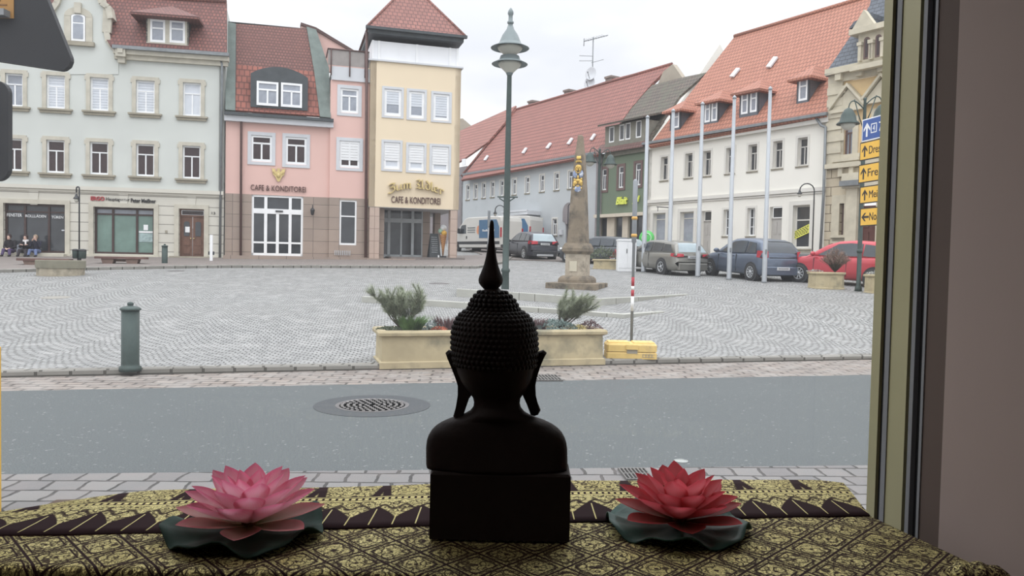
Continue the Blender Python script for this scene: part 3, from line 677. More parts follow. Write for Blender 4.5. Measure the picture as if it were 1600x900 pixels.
# wall lantern
p = FP.w(*FP.sz(488, 329), .3); g = MB(); g.tube([p+FP.n*-.27, p+Vector((0, 0, .25)), p+Vector((0, 0, .12))], .02, 6); g.lathe([(.03, p.z+.12), (.11, p.z+.02), (.11, p.z), (.07, p.z-.22), (.02, p.z-.25)], 8, (p.x, p.y)); g.build('wall_lantern', IRON2, B2)
g = FP.mb()
for k in range(9): fb(g, FP.sz(523+2.9*k, 396, .2)[0], FP.sz(523.9+2.9*k, 396, .2)[0], FP.sz(535, 399)[1], FP.sz(535, 391.5)[1], .18, .24)
g.build('cellar_grille', SURG, B2)
g = FP.mb(); zp = FP.sz(460, 401)[1]; fb(g, s0, s2+2.2, zp-.8, zp, 0, 1.1); g.build('entrance_terrace', GRANB, B2)
# little aerial on the roof
m = MB(); q = FP.hit(405, 45, -2); m.tube([q-Vector((0, 0, .8)), q+Vector((0, 0, .2))], .02, 5); m.tube([q+Vector((-.25, 0, .25)), q+Vector((.35, 0, -.1))], .02, 5); m.build('roof_aerial', ZINC, B2)

# ================================================================== yellow tower house
FY = Fr(tuple((FP.O+FP.n*.45).to_2d()), FP.az)
B3 = root('tower_house', base_of(FY, 10), 'pale yellow cafe house with a pyramid-roofed white top storey over an open arcade', 'building', 'houses round the square')
a = FY.sz(577, 250)[0]; b = FY.sz(718, 250)[0]; c = FY.sz(645, 325.3)[1]; e = FY.sz(650, 101)[1]
wy = [FY.rect(*q) for q in ((600.5, 627, 139.5, 181), (639, 663, 143, 184.5), (677, 702, 147, 188))]
wz = [FY.rect(*q) for q in ((599.5, 625, 222.5, 264), (638, 662.5, 227, 266.5), (674.5, 701, 229, 269))]
wall(FY, a, b, c, e, wy+wz, YELLOW, B3, 'yellow_wall', .15, thick=.4)
g = FY.mb(); fb(g, a, a+.3, c, e, -7, 0); fb(g, b-.3, b, c, e, -7, 0); fb(g, a, b, c, c+.15, -7, -.05); g.build('side_walls', YELLOW, B3)
for r in wy: window(FY, r, B3, WHITEP, GLASS2, 0, None, .12, -.08, sur=(SURG, .12, .04, 1), blind=(BLIND, .42 if r is not wy[2] else .15))
for r, q in zip(wz, (.3, .3, .28)): window(FY, r, B3, WHITEP, BLIND, 0, None, .12, -.08, sur=(SURG, .12, .04, 1), blind=(WHITE2, q))
# white storey, set back a little
e2 = FY.sz(650, 67)[1]; g = FY.mb(); aw, bw_ = FY.sz(581, 80, -.3)[0], FY.sz(716.5, 90, -.3)[0]
fb(g, aw, bw_, e, e2, -5.5, -.3); tw = g.build('white_storey', TOWW, B3)
g = FY.mb()
for s in (aw, aw+.3, (aw+bw_)/2, bw_-.5, bw_-.12): fb(g, s, s+.1, e, e2, -.3, -.24)
fb(g, aw, bw_, e, e+.12, -.3, -.22); g.build('panel_strips', WHITEP, tw)
g = FY.mb(); fb(g, a-.1, b+.1, e, e+.08, -6, .1); g.build('wall_coping', SURG, B3)
ea0, ea1 = FY.sz(576, 50, .1)[0], FY.sz(724.5, 64, .1)[0]; ez0 = FY.sz(650, 58.5, .1)[1]; ez1 = FY.sz(650, 50.5, .1)[1]
dp = -5.4-(.9)
g = FY.mb(); fb(g, ea0, ea1, ez0, ez1, dp, .1); g.build('roof_fascia', DARKZ, B3)
ap = FY.hit(641, -27, (dp+.1)/2); m = MB(); cs = [FY.w(ea0-.1, ez1, .2), FY.w(ea1+.1, ez1, .2), FY.w(ea1+.1, ez1, dp-.1), FY.w(ea0-.1, ez1, dp-.1)]
m.add(cs+[ap], [(0, 1, 4), (1, 2, 4), (2, 3, 4), (3, 0, 4), (3, 2, 1, 0)]); m.build('pyramid_roof', ROOFY, B3)
m = MB()
for q in cs: m.tube([q, ap], .07, 6)
m.build('hip_tiles', ROOFY, B3)
g = FY.mb(); fb(g, ea0-.15, ea1+.15, ez1-.08, ez1+.05, .1, .3); g.build('gutter', DARKZ, B3)
# lettering
def blackletter(F, x0, x1, y0, y1, arc, mat, off, parent):
    G = {'Z': ([[(0, .85), (.15, .97), (.42, .86), (.15, .55)], [(.12, .55), (.36, .52), (.44, .2), (.2, -.08), (-.02, .02)]], .55),
         'u': ([[(0, .6), (.02, .12), (.12, 0), (.28, .1)], [(.28, .6), (.29, .1), (.38, 0)]], .46),
         'm': ([[(0, .52), (.06, .6), (.06, 0)], [(.06, .5), (.2, .6), (.26, .5), (.26, 0)], [(.26, .5), (.4, .6), (.46, .5), (.46, .05), (.54, 0)]], .62),
         'A': ([[(.0, .88), (.16, .98), (.22, .78), (.05, .5), (.2, .36), (.12, .1), (-.02, .06)], [(.38, 1), (.4, .1), (.52, 0)], [(.12, .08), (.26, 0), (.4, .12)], [(.22, .8), (.38, .95)]], .62),
         'd': ([[(.06, 1), (.3, .62), (.3, .15), (.16, 0), (.02, .15), (.02, .45), (.14, .58)]], .42),
         'l': ([[(0, 1), (.02, .1), (.12, 0)]], .2),
         'e': ([[(.02, .3), (.26, .42), (.16, .6), (.02, .48), (.02, .12), (.13, 0), (.28, .1)]], .38),
         'r': ([[(0, .52), (.06, .6), (.06, 0)], [(.06, .48), (.2, .6), (.28, .5)]], .3), ' ': ([], .3)}
    adv = 0; st = []
    for ch in 'Zum Adler':
        for s_ in G[ch][0]: st.append([(x+adv, y) for x, y in s_])
        adv += G[ch][1]
    A, B, C, E_ = F.rect(x0, x1, y0, y1, off); W = B-A; H = (E_-C)*.62; m = F.mb(); nb = (.045, .05)
    def mp_(x, y):
        t = x/adv; return A+t*W, C+y*H+(E_-C)*.42*(1-(2*t-1)**2)
    for s_ in st:
        for p, q in zip(s_, s_[1:]):
            c4 = [(p[0]-nb[0], p[1]-nb[1]), (q[0]-nb[0], q[1]-nb[1]), (q[0]+nb[0], q[1]+nb[1]), (p[0]+nb[0], p[1]+nb[1])]
            if abs((q[0]-p[0])*nb[1]-(q[1]-p[1])*nb[0]) < .004: c4 = [(p[0]-.03, p[1]+.02), (p[0]+.03, p[1]-.02), (q[0]+.03, q[1]-.02), (q[0]-.03, q[1]+.02)]
            P4 = [mp_(*k) for k in c4]; m.prism([(k[0], -off, k[1]) for k in P4], (0, -.14, 0))
    return m.build('gilded_lettering', mat, parent)
blackletter(FY, 607, 693, 281.5, 304, 0, GOLD, .02, B3)
text3d(FY, 'CAFE & KONDITOREI', 611.4, 688, 308, 318.2, LETTB, .02, .02, B3, 'facade_lettering')
# arcade
zf = FY.sz(640, 401.5)[1]
def col(F, x0, x1, o0, o1, name='arcade_column'):
    a_, b_ = F.sz(x0, 365, o1)[0], F.sz(x1, 365, o1)[0]; g = F.mb(); fb(g, a_, b_, zf-.8, c+.02, o0, o1); return g.build(name, GRANC, B3)
col(FY, 577, 592.5, -.8, -.02); col(FY, 703.5, 714.5, -.5, -.02)
g = FY.mb(); fb(g, a, b, c-.02, c+.1, -7, -.02); g.build('arcade_soffit', SURG, B3)
o = -2.2; r = FY.rect(594, 660, 331, 401, o); g = FY.mb(); f = .09
zt = r[2]+(r[3]-r[2])*.8
for q in (0, .2, .49, .76, 1): x = r[0]+(r[1]-r[0])*q; fb(g, x-f*(.8 if q != .49 else .5), x+f*(.8 if q != .49 else .5), r[2]-.2, r[3]+.6, o, o+.08)
fb(g, r[0], r[1], r[2]-.2, r[2]+.1, o, o+.08); fb(g, r[0], r[1], zt-.1, zt+.12, o, o+.09)
gl = g.build('sliding_entrance', P('grey_aluminium', (176, 184, 188), .4, .1), B3); g = FY.mb(); fb(g, r[0], r[1], r[2]-.2, r[3]+.6, o+.02, o+.04); g.build('entrance_pane', GLASS, gl)
o = -2.4; x0 = FY.sz(659, 365, o)[0]; x1 = FY.sz(670, 365, o)[0]; g = FY.mb(); fb(g, x0, x1, zf-.8, c+.05, -6.5, o+.3); g.build('arcade_inner_wall', GRANB, B3)
x2, x3 = FY.sz(679, 365, -3)[0], FY.sz(688, 365, -3)[0]; g = FY.mb(); fb(g, x2, x3, zf-.8, c+.05, -3.6, -3); g.build('arcade_column', GRANB, B3)
g = FY.mb(); fb(g, a, FY.sz(594, 365, -2.2)[0], zf-.8, c+.05, -2.4, -.5); g.build('arcade_side_wall', GRANB, B3)
g = FY.mb(); fb(g, FY.sz(610, 400)[0], b+.3, zf-.6, zf, -7, .3); g.build('arcade_floor', SIDEW, B3)
# ================================================================== right-hand row (one straight building line)
WALLB = P('blue_grey_render', (182, 189, 193), .9, .05, .4, dirt=((172, 178, 182), .7, .55))
WALLG = P('moss_green_render', (108, 126, 102), .9, .06, .6)
WALLC = P('cream_white_render', (232, 229, 218), .9, .03, .5)
WALLO = P('ochre_render', (228, 192, 132), .9, .05, .8)
SANDS = P('pale_sandstone', (198, 188, 162), .85, .12, 2)
SANDB = BLOCK('sandstone_blocks', (206, 190, 158), (196, 180, 150), (122, 108, 88), .9, .42, .02, .5, .85, .2, .6)
GREYW = P('grey_timber', (128, 126, 112), .8, .15, 4)
BROWNF = P('purple_brown_frame', (112, 84, 80), .6, .1)
GREYWALL = P('grey_brown_render', (140, 132, 134), .9, .12, 1)
zeR = FR.sz(1150, 203.5)[1]
def X(u, v=300, off=0): return FR.sz(u, v, off)[0]
sW0, sW1 = X(1012, 330), X(1291, 300); sG0 = X(934, 330); sB0 = X(720.5, 330)
def zbase(s, F=FR): q = F.w(s, 0, 0); return gz(q.x, q.y)
struct(gpath([(770, 405.5), (860, 408.5), (930, 411), (1000, 414), (1100, 421), (1200, 428), (1300, 436), (1420, 446)], [bk(FR, X(700)), bk(FR, X(830)), bk(FR, X(920)), bk(FR, X(1000)), bk(FR, X(1100)), bk(FR, X(1200)), bk(FR, X(1300)), bk(FR, X(1420))], .06, SIDEW, 'row_pavement'))
# ---- white house
B4 = root('white_house', base_of(FR, (sW0+sW1)/2), 'long cream-white house with orange tiled roof and four dormers behind the flagpoles', 'building', 'houses round the square')
wu = [(1033, 1043, 247, 282), (1070.5, 1082, 241, 278.5), (1099, 1110, 236, 274.5), (1134.5, 1147, 231, 271), (1169, 1183, 225, 266), (1208, 1222.5, 219, 262.5), (1246, 1262, 213.5, 258)]
g1 = FR.sz(1150, 305.5)[1]
WU = [FR.rect(*q) for q in wu]
zs, ze = sum(r[2] for r in WU)/7, sum(r[3] for r in WU)/7; ww = sum(r[1]-r[0] for r in WU)/7
WU = [((r[0]+r[1])/2-ww/2, (r[0]+r[1])/2+ww/2, zs, ze) for r in WU]
wall(FR, sW0, sW1, g1, zeR, WU, WALLC, B4, 'upper_wall', .28)
for r in WU: window(FR, r, B4, P('grey_window_frame', (196, 192, 186), .5, .05) if 'grey_window_frame' not in MATS else MATS['grey_window_frame'], GLASS, 1, .68, .07, -.24, sur=(P('off_white_band', (214, 211, 202), .9, .03) if 'off_white_band' not in MATS else MATS['off_white_band'], .12, .02, 1), sill=(SILL, .1, .06, .1))
OFFW = MATS['off_white_band']; zg4 = zbase(sW1)-.8
gf = [('s', 1020.5, 1040, 333, 381), ('s', 1063, 1084, 331, 381), ('d', 1095.5, 1110.5, 329.5, 404), ('w', 1130.5, 1139, 327.5, 368.5), ('w', 1167.5, 1179.5, 325, 368.5), ('d', 1201.5, 1221, 323, 408), ('S', 1239, 1265.5, 320.5, 388)]
GF = [(k, FR.rect(*q)) for k, *q in gf]
wall(FR, sW0, sW1, zg4, g1, [r for k, r in GF], WALLC, B4, 'ground_floor_wall', .3)
for k, r in GF:
    if k == 'w': window(FR, r, B4, WHITEP, GLASS, 1, None, .06, -.26, hm=(.33, .66), sur=(OFFW, .12, .02, 1), sill=(SILL, .1, .06, .1))
    elif k == 's': window(FR, r, B4, OFFW, GLASS2, 0, .8, .07, -.26, name='shop_window', sur=(OFFW, .2, .05, 1))
    elif k == 'S':
        sw = window(FR, r, B4, OFFW, GLASS, 0, .66, .08, -.26, name='shop_window', sur=(OFFW, .22, .05, 1), sill=(SILL, .15, .1, .2))
        a, b, c, e = FR.rect(1239.5, 1265, 352, 375, -.18); g = FR.mb(); g.prism([(a, .18, c), (b, .18, c+(e-c)*.5), (b, .18, e+(e-c)*.1), (a, .18, c+(e-c)*.55)], (0, -.01, 0)); bn = g.build('yellow_banner', P('lemon_yellow_print', (232, 232, 60), .6, .03), sw)
        g = FR.mb()
        for q in range(4):
            z0 = c+(e-c)*(.1+.12*q); k0 = .06*(q % 2)
            for w_ in range(6):
                x0, x1 = a+(b-a)*(.08+k0+.14*w_), a+(b-a)*(.17+k0+.14*w_); dz = (e-c)*.5
                g.prism([(x0, .165, z0+dz*(x0-a)/(b-a)), (x1, .165, z0+dz*(x1-a)/(b-a)), (x1, .165, z0+.04+dz*(x1-a)/(b-a)), (x0, .165, z0+.04+dz*(x0-a)/(b-a))], (0, -.006, 0))
        g.build('banner_print', BLACKL, bn)
    else:
        a, b, c, e = r; g = FR.mb(); y = -.26; fb(g, a, b, c, c+(e-c)*.78, y, y+.06); fb(g, a, b, c+(e-c)*.78, c+(e-c)*.8, y, y+.1)
        for q in (.15, .5): fb(g, a+.12, (a+b)/2-.05, c+(e-c)*q, c+(e-c)*(q+.22), y+.06, y+.08); fb(g, (a+b)/2+.05, b-.12, c+(e-c)*q, c+(e-c)*(q+.22), y+.06, y+.08)
        dd_ = g.build('house_door', P('pale_grey_door', (176, 172, 166), .6, .08) if 'pale_grey_door' not in MATS else MATS['pale_grey_door'], B4)
        g = FR.mb(); fb(g, a+.06, b-.06, c+(e-c)*.81, e-.04, y, y+.02); g.build('transom_pane', GLASS, dd_)
g = FR.mb(); fb(g, sW0, sW1, g1-.09, g1+.1, .01, .12); fb(g, sW0, sW1, g1-.2, g1-.12, .01, .06); g.build('string_course', OFFW, B4)
g = FR.mb(); zp4 = FR.sz(1252, 397)[1]; fb(g, X(1225, 390), sW1, zg4, zp4, .01, .1); g.build('plinth', MATS['grey_zinc'], B4)
g = FR.mb(); fb(g, sW0, sW1+.1, zeR-.35, zeR-.05, .01, .22); g.build('cornice', OFFW, B4)
g = FR.mb(); fb(g, sW0-.2, sW1+.15, zeR-.06, zeR+.08, .28, .46); g.build('gutter', ZINC, B4)
PR = roof_plane(FR, 0, zeR, 50, .3)
slab_px([(1013.5, 228), (1290, 179.5), (1340, 90), (1366, -8), (1148, 57)], PR, ROOFW, 'roof', B4, .2)
m = MB(); m.tube([hitp(1148, 57, *PR), hitp(1366, -8, *PR)], .14); m.build('ridge', ROOFW, B4)
def gable_end(F, s, pr, pa, z0, depth, mat, parent, name='gable_wall'):
    """triangular end wall under ridge point pa"""
    m = MB(); e0 = F.w(s, z0, 0); e1 = F.w(s, zeR, 0); r_ = Vector((pa.x, pa.y, pa.z-.2)); dpt = 2*(F.O-pa).dot(F.n); dpt = -abs((pa-F.O).dot(F.n))*2
    m.prism([e0, e1, F.w(s, r_.z, dpt/2), F.w(s, zeR, dpt), F.w(s, z0, dpt)], F.e*.25); return m.build(name, mat, parent)
gable_end(FR, sW0, None, hitp(1148, 57, *PR), zg4, 8, WALLC, B4)
LEAD = P('blue_grey_sheet', (92, 98, 108), .5, .15, 3)
for fr_, ws in (((1047, 1063, 172, 203), [(1050, 1061, 174, 200)]), ((1099, 1122, 157.5, 192.5), [(1101, 1109.5, 160, 191), (1111.5, 1120.5, 158, 189)]), ((1155.5, 1184.5, 142, 181), [(1158, 1168.5, 145, 178), (1172, 1182.5, 142.5, 175)]), ((1245, 1264, 121, 160), [(1248, 1261.5, 123, 157)])):
    dormer(FR, PR, fr_, 2.6, B4, LEAD, ROOFW, LEAD, ws, {'t': .66, 'v': 0}, eave=.35, hip=1.3, rise=.75)
def skylight(F, pl, px_, parent, mat):
    x0, x1, y0, y1 = px_; p, n = pl; off = n*.05
    a_, b_ = hitp(x0, y1, p+off, n), hitp(x0+(x1-x0)*.35, y1, p+off, n); c_ = hitp(x1, y0, p+off, n); d_ = hitp(x1-(x1-x0)*.35, y0, p+off, n)
    m = MB(); m.prism([a_, b_, c_, d_], n*.1); return m.build('skylight', mat, parent)
SKYL = P('skylight_glass', (222, 228, 234), .2, .04)
skylight(FR, PR, (1141, 1157, 108, 121), B4, SKYL); skylight(FR, PR, (1198, 1216, 90.5, 106), B4, SKYL)
pipe(FR, [(1276, 185), (1283, 196), (1290, 199), (1287, 300), (1281, 408)], .07, ZINC, B4, .25)
g = FR.mb(); q = FR.rect(1035, 1050, 322, 332, .9); g = MB(); p0 = FR.hit(1051, 325, 0); g.tube([p0, p0+FR.n*1.3], .025, 5); g.tube([p0+FR.n*.1+Vector((0, 0, .3)), p0+FR.n*.1-Vector((0, 0, .4))], .03, 5); g.tube([p0+FR.n*1.2, p0+FR.n*1.2-Vector((0, 0, .25))], .02, 5); g.build('sign_bracket', IRON2, B4)
# ---- green house
B5 = root('green_shop_house', base_of(FR, (sG0+sW0)/2), 'narrow moss-green shop house with mossy roof and yellow lettering, left of the white house', 'building', 'houses round the square')
zeG = FR.sz(970, 236)[1]; zG5 = zbase(sG0)-.8
wg = [FR.rect(*q) for q in ((940.7, 948, 264, 297), (966.5, 974.5, 260, 293.5), (993, 1001.5, 255, 289.5))]
zsf = FR.sz(970, 335)[1]; sg1 = X(1010, 330)
sf = [FR.rect(*q) for q in ((937, 948, 339.5, 384), (959.5, 972, 338, 384), (980.5, 988, 337, 384), (991, 1003.5, 336, 384))]
wall(FR, sG0, sg1, zsf-.05, zeG, wg, WALLG, B5, 'upper_wall', .15)
wall(FR, sG0, sg1, zG5, zsf-.05, sf, P('pale_shop_pillars', (206, 194, 172), .8, .08), B5, 'shop_front_wall', .25)
for r in wg: window(FR, r, B5, WHITEP, GLASS, 1, .7, .07, -.1, sur=(BROWNF, .16, .04, 1))
for r in sf: window(FR, r, B5, GREYW, GLASS, 0, None, .07, -.2, name='shop_window')
g = FR.mb(); fb(g, sG0, sg1, zsf-.16, zsf+.05, .02, .35); g.build('shop_canopy', MATS['pale_shop_pillars'], B5)
g = FR.mb(); fb(g, sG0-.1, X(939.5, 340), zG5, zeG, .01, .14); g.build('grey_corner_strip', MATS['grey_brown_render'], B5)
text3d(FR, 'Blait', 963.5, 981, 307.5, 319.5, P('lime_yellow_letters', (226, 238, 64), .5, .05), .05, .04, B5, 'shop_lettering', shear=.3, bold=.03)
text3d(FR, 'yd', 989, 1000, 306, 318.5, MATS['lime_yellow_letters'], .05, .04, B5, 'shop_lettering', shear=.3, bold=.03)
# pent roof strip, dormer storey, main roof
PG = (FR.w(0, zeR-.05, .3), PR[1])
slab_px([(934, 236), (1012, 222), (1062, 150), (1104, 113), (1066, 121), (1019, 133), (984, 170)], PG, ROOFG, 'roof', B5, .15)
a, b, c, e = FR.rect(945.6, 1007.5, 192, 229, .15); wd = [FR.rect(*q, .15) for q in ((951.5, 959.5, 198, 222.5), (967.5, 975.5, 194.5, 219.5), (977, 985, 192, 218), (993.5, 1002, 188.5, 215))]
dz = wall(FR, a, b, c-.5, e, wd, GREYW, B5, 'dormer_storey', .12, off=.15, thick=2.6)
for r in wd: window(FR, r, dz, WHITEP, GLASS, 0, None, .07, .08)
g = FR.mb(); g.prism([(a-.25, -.6, e-.02), (b+.25, -.6, e-.02), (b+.25, 3.2, e+1.0), (a-.25, 3.2, e+1.0)], (0, 0, .12)); g.build('dormer_roof', ROOFG, dz)
g = FR.mb(); g.prism([(sG0, -.45, zeG-.05), (sg1, -.45, zeG-.05), (sg1, .1, zeG+.55), (sG0, .1, zeG+.55)], (0, 0, .08)); g.build('pent_roof', TILE('dull_brown_tiles', (130, 88, 80), (118, 80, 74), (76, 54, 50), .25, .3), B5)
# ---- blue-grey house
B6 = root('blue_grey_house', base_of(FR, (sG0+sB0)/2), 'long pale blue-grey house with red tiled roof and skylights, behind the parked vans', 'building', 'houses round the square')
zB = zbase(sB0)-1.5; zeB = FR.sz(830, 258)[1]; zeB = zeR-.05
cr6 = lambda x0, x1, y0, y1: (700+x0/4.5, 700+x1/4.5, 260+y0/4.5, 260+y1/4.5)
up = [cr6(*q) for q in ((130, 150, 135, 231), (185, 205, 128, 224), (241, 262, 120, 221), (302, 325, 110, 214), (368, 390, 98, 205), (455, 478, 88, 203), (545, 572, 74, 192), (647, 677, 56, 176), (750, 779, 42, 166), (846, 878, 30, 152))]
UP = [FR.rect(*q) for q in up]; zs, ze = sum(r[2] for r in UP)/10, sum(r[3] for r in UP)/10; ww = sum(r[1]-r[0] for r in UP)/10
UP = [((r[0]+r[1])/2-ww/2, (r[0]+r[1])/2+ww/2, zs, ze) for r in UP]
lo = [FR.rect(*cr6(*q)) for q in ((632, 662, 372, 473), (735, 765, 368, 483), (128, 148, 378, 440))]; ar = FR.rect(*cr6(826, 872, 345, 620))
wall(FR, sB0, sG0, zB, zeB, UP+lo+[ar], WALLB, B6, 'wall', .18)
for r in UP+lo: window(FR, r, B6, WHITEP, GLASS, 1, .68, .07, -.12, sur=(OFFW, .1, .02, 1), sill=(SILL, .12, .08, .1))
a, b, c, e = ar; g = FR.mb(); fb(g, a, b, c, e-.5, -.16, -.08)
for q in range(4): fb(g, a+.08+q*(b-a-.1)/4, a+(q+1)*(b-a-.1)/4, c+.2, e-1, -.08, -.05)
ad = g.build('gateway_door', MATS['grey_brown_render'], B6)
g = FR.mb(); arch(g, (a+b)/2, (b-a)/2+.3, e-.4, e+.9, .0, .06, .9); arch(g, (a+b)/2, (b-a)/2, e-.6, e+.6, .05, .09, .9); g.build('gateway_arch', GREYWALL, ad)
slab_px([(720, 281), (935, 241), (985, 170), (1019, 130), (1050, 100), (958, 123), (880, 149), (807, 171)], PR, ROOFB, 'roof', B6, .2)
m = MB(); m.tube([hitp(721, 275, *PR), hitp(807, 171, *PR)], .1); m.tube([hitp(807, 171, *PR), hitp(1050, 100, *PR)], .12); m.build('ridge', ROOFB, B6)
g = FR.mb(); fb(g, sB0-.3, sG0, zeB-.1, zeB+.06, .28, .45); g.build('gutter', ZINC, B6)
gable_end(FR, sB0, None, hitp(807, 171, *PR), zB, 8, GREYWALL, B6)
m = MB(); q = [FR.hit(u, v, -4.2) for u, v in ((1036, 112), (1051, 100), (1068, 124), (1068, 150), (1020, 150))]; m.prism(q, -FR.n*.4); m.build('end_gable', P('beige_gable_render', (172, 160, 142), .9, .1, 1), B6)
for q in ((816, 824.5, 232, 240), (853, 862.5, 204.5, 212.5), (886.5, 896, 217, 226), (922.5, 931.5, 210.5, 219.5), (756.5, 764, 244, 251)):
    skylight(FR, PR, (q[0], q[1], q[2], q[3]) if q[0] != 853 else (853.5, 862.5, 224.5, 232.5), B6, SKYL)
CHIM = BLOCK('chimney_brick', (150, 128, 118), (136, 118, 110), (110, 100, 94), .24, .08, .01)
def chimney(x0, x1, y0, y1, parent, back=-6):
    p = FR.hit((x0+x1)/2, y1+6, back); hw = (x1-x0)/2*mpp(p); zt = top_z(p, y0); m = MB(frame(FR.az, (p.x, p.y, 0)))
    m.box(-hw, hw, -.35, .35, p.z-1.2, zt-.15); m.box(-hw-.07, hw+.07, -.42, .42, zt-.15, zt); return m.build('chimney', CHIM, parent)
chimney(884, 896, 141, 150, B6, -5.4); chimney(949, 962.5, 120, 129, B6, -5.4); chimney(828, 839, 158, 166, B6, -5.4)
ch = chimney(1042, 1054, 118, 132, B5, -5.0)
# canopy over the blue house door, post box
a, b, c, e = FR.rect(796, 836, 332, 337, .5); g = FR.mb(); fb(g, a, b, c, e+.05, 0, 1.2); fb(g, a, b, e, e+.12, 1.1, 1.25); g.build('flat_canopy', SURG, B6)
g = FR.mb(); fb(g, *FR.rect(874.5, 879.5, 359, 367), 0, .12); g.build('letter_box', SURG, B6)
# roof aerial with dishes
def aerial():
    p = FR.hit(925, 140, -5.6); zt = top_z(p, 58); r_ = root('television_aerial', p-Vector((0, 0, 1)), 'tall thin television aerial mast with two pale dishes on the ridge of the red roof', 'aerial')
    k = mpp(p); m = MB(); m.tube([p-Vector((0, 0, 1)), Vector((p.x, p.y, zt))], .045, 6); m.build('mast', ZINC, r_)
    R_ = cR; m = MB()
    def at(u, v): z = top_z(p, v); return Vector((p.x, p.y, z))+R_*((u-925)*k)
    m.tube([at(910, 65), at(948, 55)], .03, 5); m.tube([at(911, 60), at(910.5, 72)], .03, 5)
    for q in range(8): x = 914+q*4; c_ = at(x, 64-(x-910)*.26); m.tube([c_+FR.n*.3, c_-FR.n*.3], .012, 4)
    m.tube([at(904, 95), at(926, 95)], .02, 5); m.tube([at(904, 87), at(926, 88)], .02, 5); m.tube([at(923, 98), at(942, 93)], .02, 5); m.build('antenna_bars', ZINC, r_)
    for (u, v) in ((922.5, 116), (921, 131)):
        c_ = at(u, v); m = MB(Matrix.Translation(c_+Vector((0, -.15, 0))) @ Vector((-.5, -1, .25)).to_track_quat('Z', 'Y').to_matrix().to_4x4())
        m.lathe([(.03, -.1), (.25, -.06), (.42, .04), (.44, .06), (.41, .05), (.24, -.03), (.02, -.07)], 18, sy=1.25); d = m.build('satellite_dish', SURG, r_)
        m = MB(); m.tube([c_+Vector((-.1, -.2, -.4)), c_+Vector((-.3, -.6, 0))], .02, 5); m.ball(c_+Vector((-.3, -.62, 0)), .05); m.build('receiver', IRON2, d)
aerial()
# ---- house beyond the blue one
B7 = root('far_house', base_of(FR, sB0-6), 'far house with brown-red tiled roof and grey wall between the yellow tower and blue-grey house', 'building', 'houses round the square')
PF = roof_plane(FR, 0, zeR+.4, 50, .0)
slab_px([(640, 292), (722, 250), (762, 222), (788, 192), (806, 165), (737, 196), (640, 240)], (PR[0]-FR.n*.3+Vector((0, 0, .7)), PR[1]), TILE('dusty_red_tiles', (170, 104, 90), (156, 96, 84), (110, 70, 64), .3, .42, .3), 'roof', B7, .15)
m = FR.mb(); fb(m, sB0-14, sB0-.05, zB, zeR+.8, -8, -.5); m.build('wall', GREYWALL, B7)
m = MB(); q = [hitp(u, v, FR.w(sB0-14, 0, -4), Vector((0, -1, 0))) for u, v in ((716, 186), (723, 185), (737, 197), (722, 215), (700, 230), (700, 200))]; m.prism(q, (0, .4, 0)); m.build('gable_wall', MATS['beige_gable_render'], B7)
m = FR.mb(); r = FR.rect(719.5, 722, 247, 257); fb(m, r[0]-.5, r[1]-.2, r[2], r[3], -.5, -.42); m.build('window', WHITEP, B7)
# ---- sandstone corner house
B8 = root('ornate_house', base_of(FR, sW1+5), 'ochre and sandstone house with slate mansard roof and pedimented windows, behind the road signs', 'building', 'houses round the square')
sO = X(1291, 300); sE = X(1500, 300); zc0 = FR.sz(1335, 125)[1]; zc1 = FR.sz(1335, 103)[1]; zm = FR.sz(1335, 257)[1]; zg8 = zbase(sE)-1
w8 = [FR.rect(1319, 1333, 192, 247), FR.rect(1371, 1386, 178, 238)]; w9 = [FR.rect(1313, 1320.5, 318, 367)]
d8 = FR.rect(1345, 1372, 300, 395)
wall(FR, sO, sE, zm, zc0, w8, WALLO, B8, 'upper_wall', .2)
wall(FR, sO, sE, zg8, zm, w9+[d8], SANDB, B8, 'ground_floor_wall', .3, off=.05)
for r in w8:
    ww_ = window(FR, r, B8, BROWNF, GLASS2, 1, .72, .09, -.15, sur=(SANDS, .28, .08, 1), sill=(SANDS, .45, .25, .35))
    a, b, c, e = r; mid = (a+b)/2; h = e+.5; g = FR.mb(); fb(g, a-.6, b+.6, h, h+.16, .02, .3); g.prism([(a-.6, -.02, h+.16), (b+.6, -.02, h+.16), (mid, -.02, h+1.05)], (0, -.16, 0)); g.build('pediment', SANDS, ww_)
    g = FR.mb()
    for p_, q_ in (((a-.65, h+.16), (mid, h+1.15)), ((mid, h+1.15), (b+.65, h+.16))): g.prism([(p_[0], -.02, p_[1]), (q_[0], -.02, q_[1]), (q_[0], -.02, q_[1]+.16), (p_[0], -.02, p_[1]+.16)], (0, -.32, 0))
    g.build('pediment_moulding', SANDS, ww_)
    g = FR.mb()
    for x in (a-.15, b-.05): fb(g, x, x+.22, c-.85, c-.35, .02, .2)
    g.build('sill_bracket', SANDS, ww_)
for r in w9: window(FR, r, B8, BROWNF, GLASS, 0, .7, .07, -.2, sur=(SANDS, .4, .12, 1), sill=(SANDS, .4, .2, .3))
a, b, c, e = d8; g = FR.mb(); y = -.25; fb(g, a, b, c, c+(e-c)*.75, y, y+.08); fb(g, a, b, c+(e-c)*.75, c+(e-c)*.78, y, y+.14)
for x in (a+.1, (a+b)/2+.05): fb(g, x, x+(b-a)/2-.2, c+.3, c+(e-c)*.35, y+.08, y+.12); fb(g, x, x+(b-a)/2-.2, c+(e-c)*.42, c+(e-c)*.7, y+.08, y+.12)
g.build('house_door', P('red_brown_door', (110, 58, 52), .5, .15), B8)
g = FR.mb(); fb(g, a-.6, a-.05, zg8, e+.2, .05, .3); fb(g, b+.05, b+.6, zg8, e+.2, .05, .3); fb(g, a-.8, b+.8, e+.2, e+.9, .05, .4); g.build('door_surround', SANDS, B8)
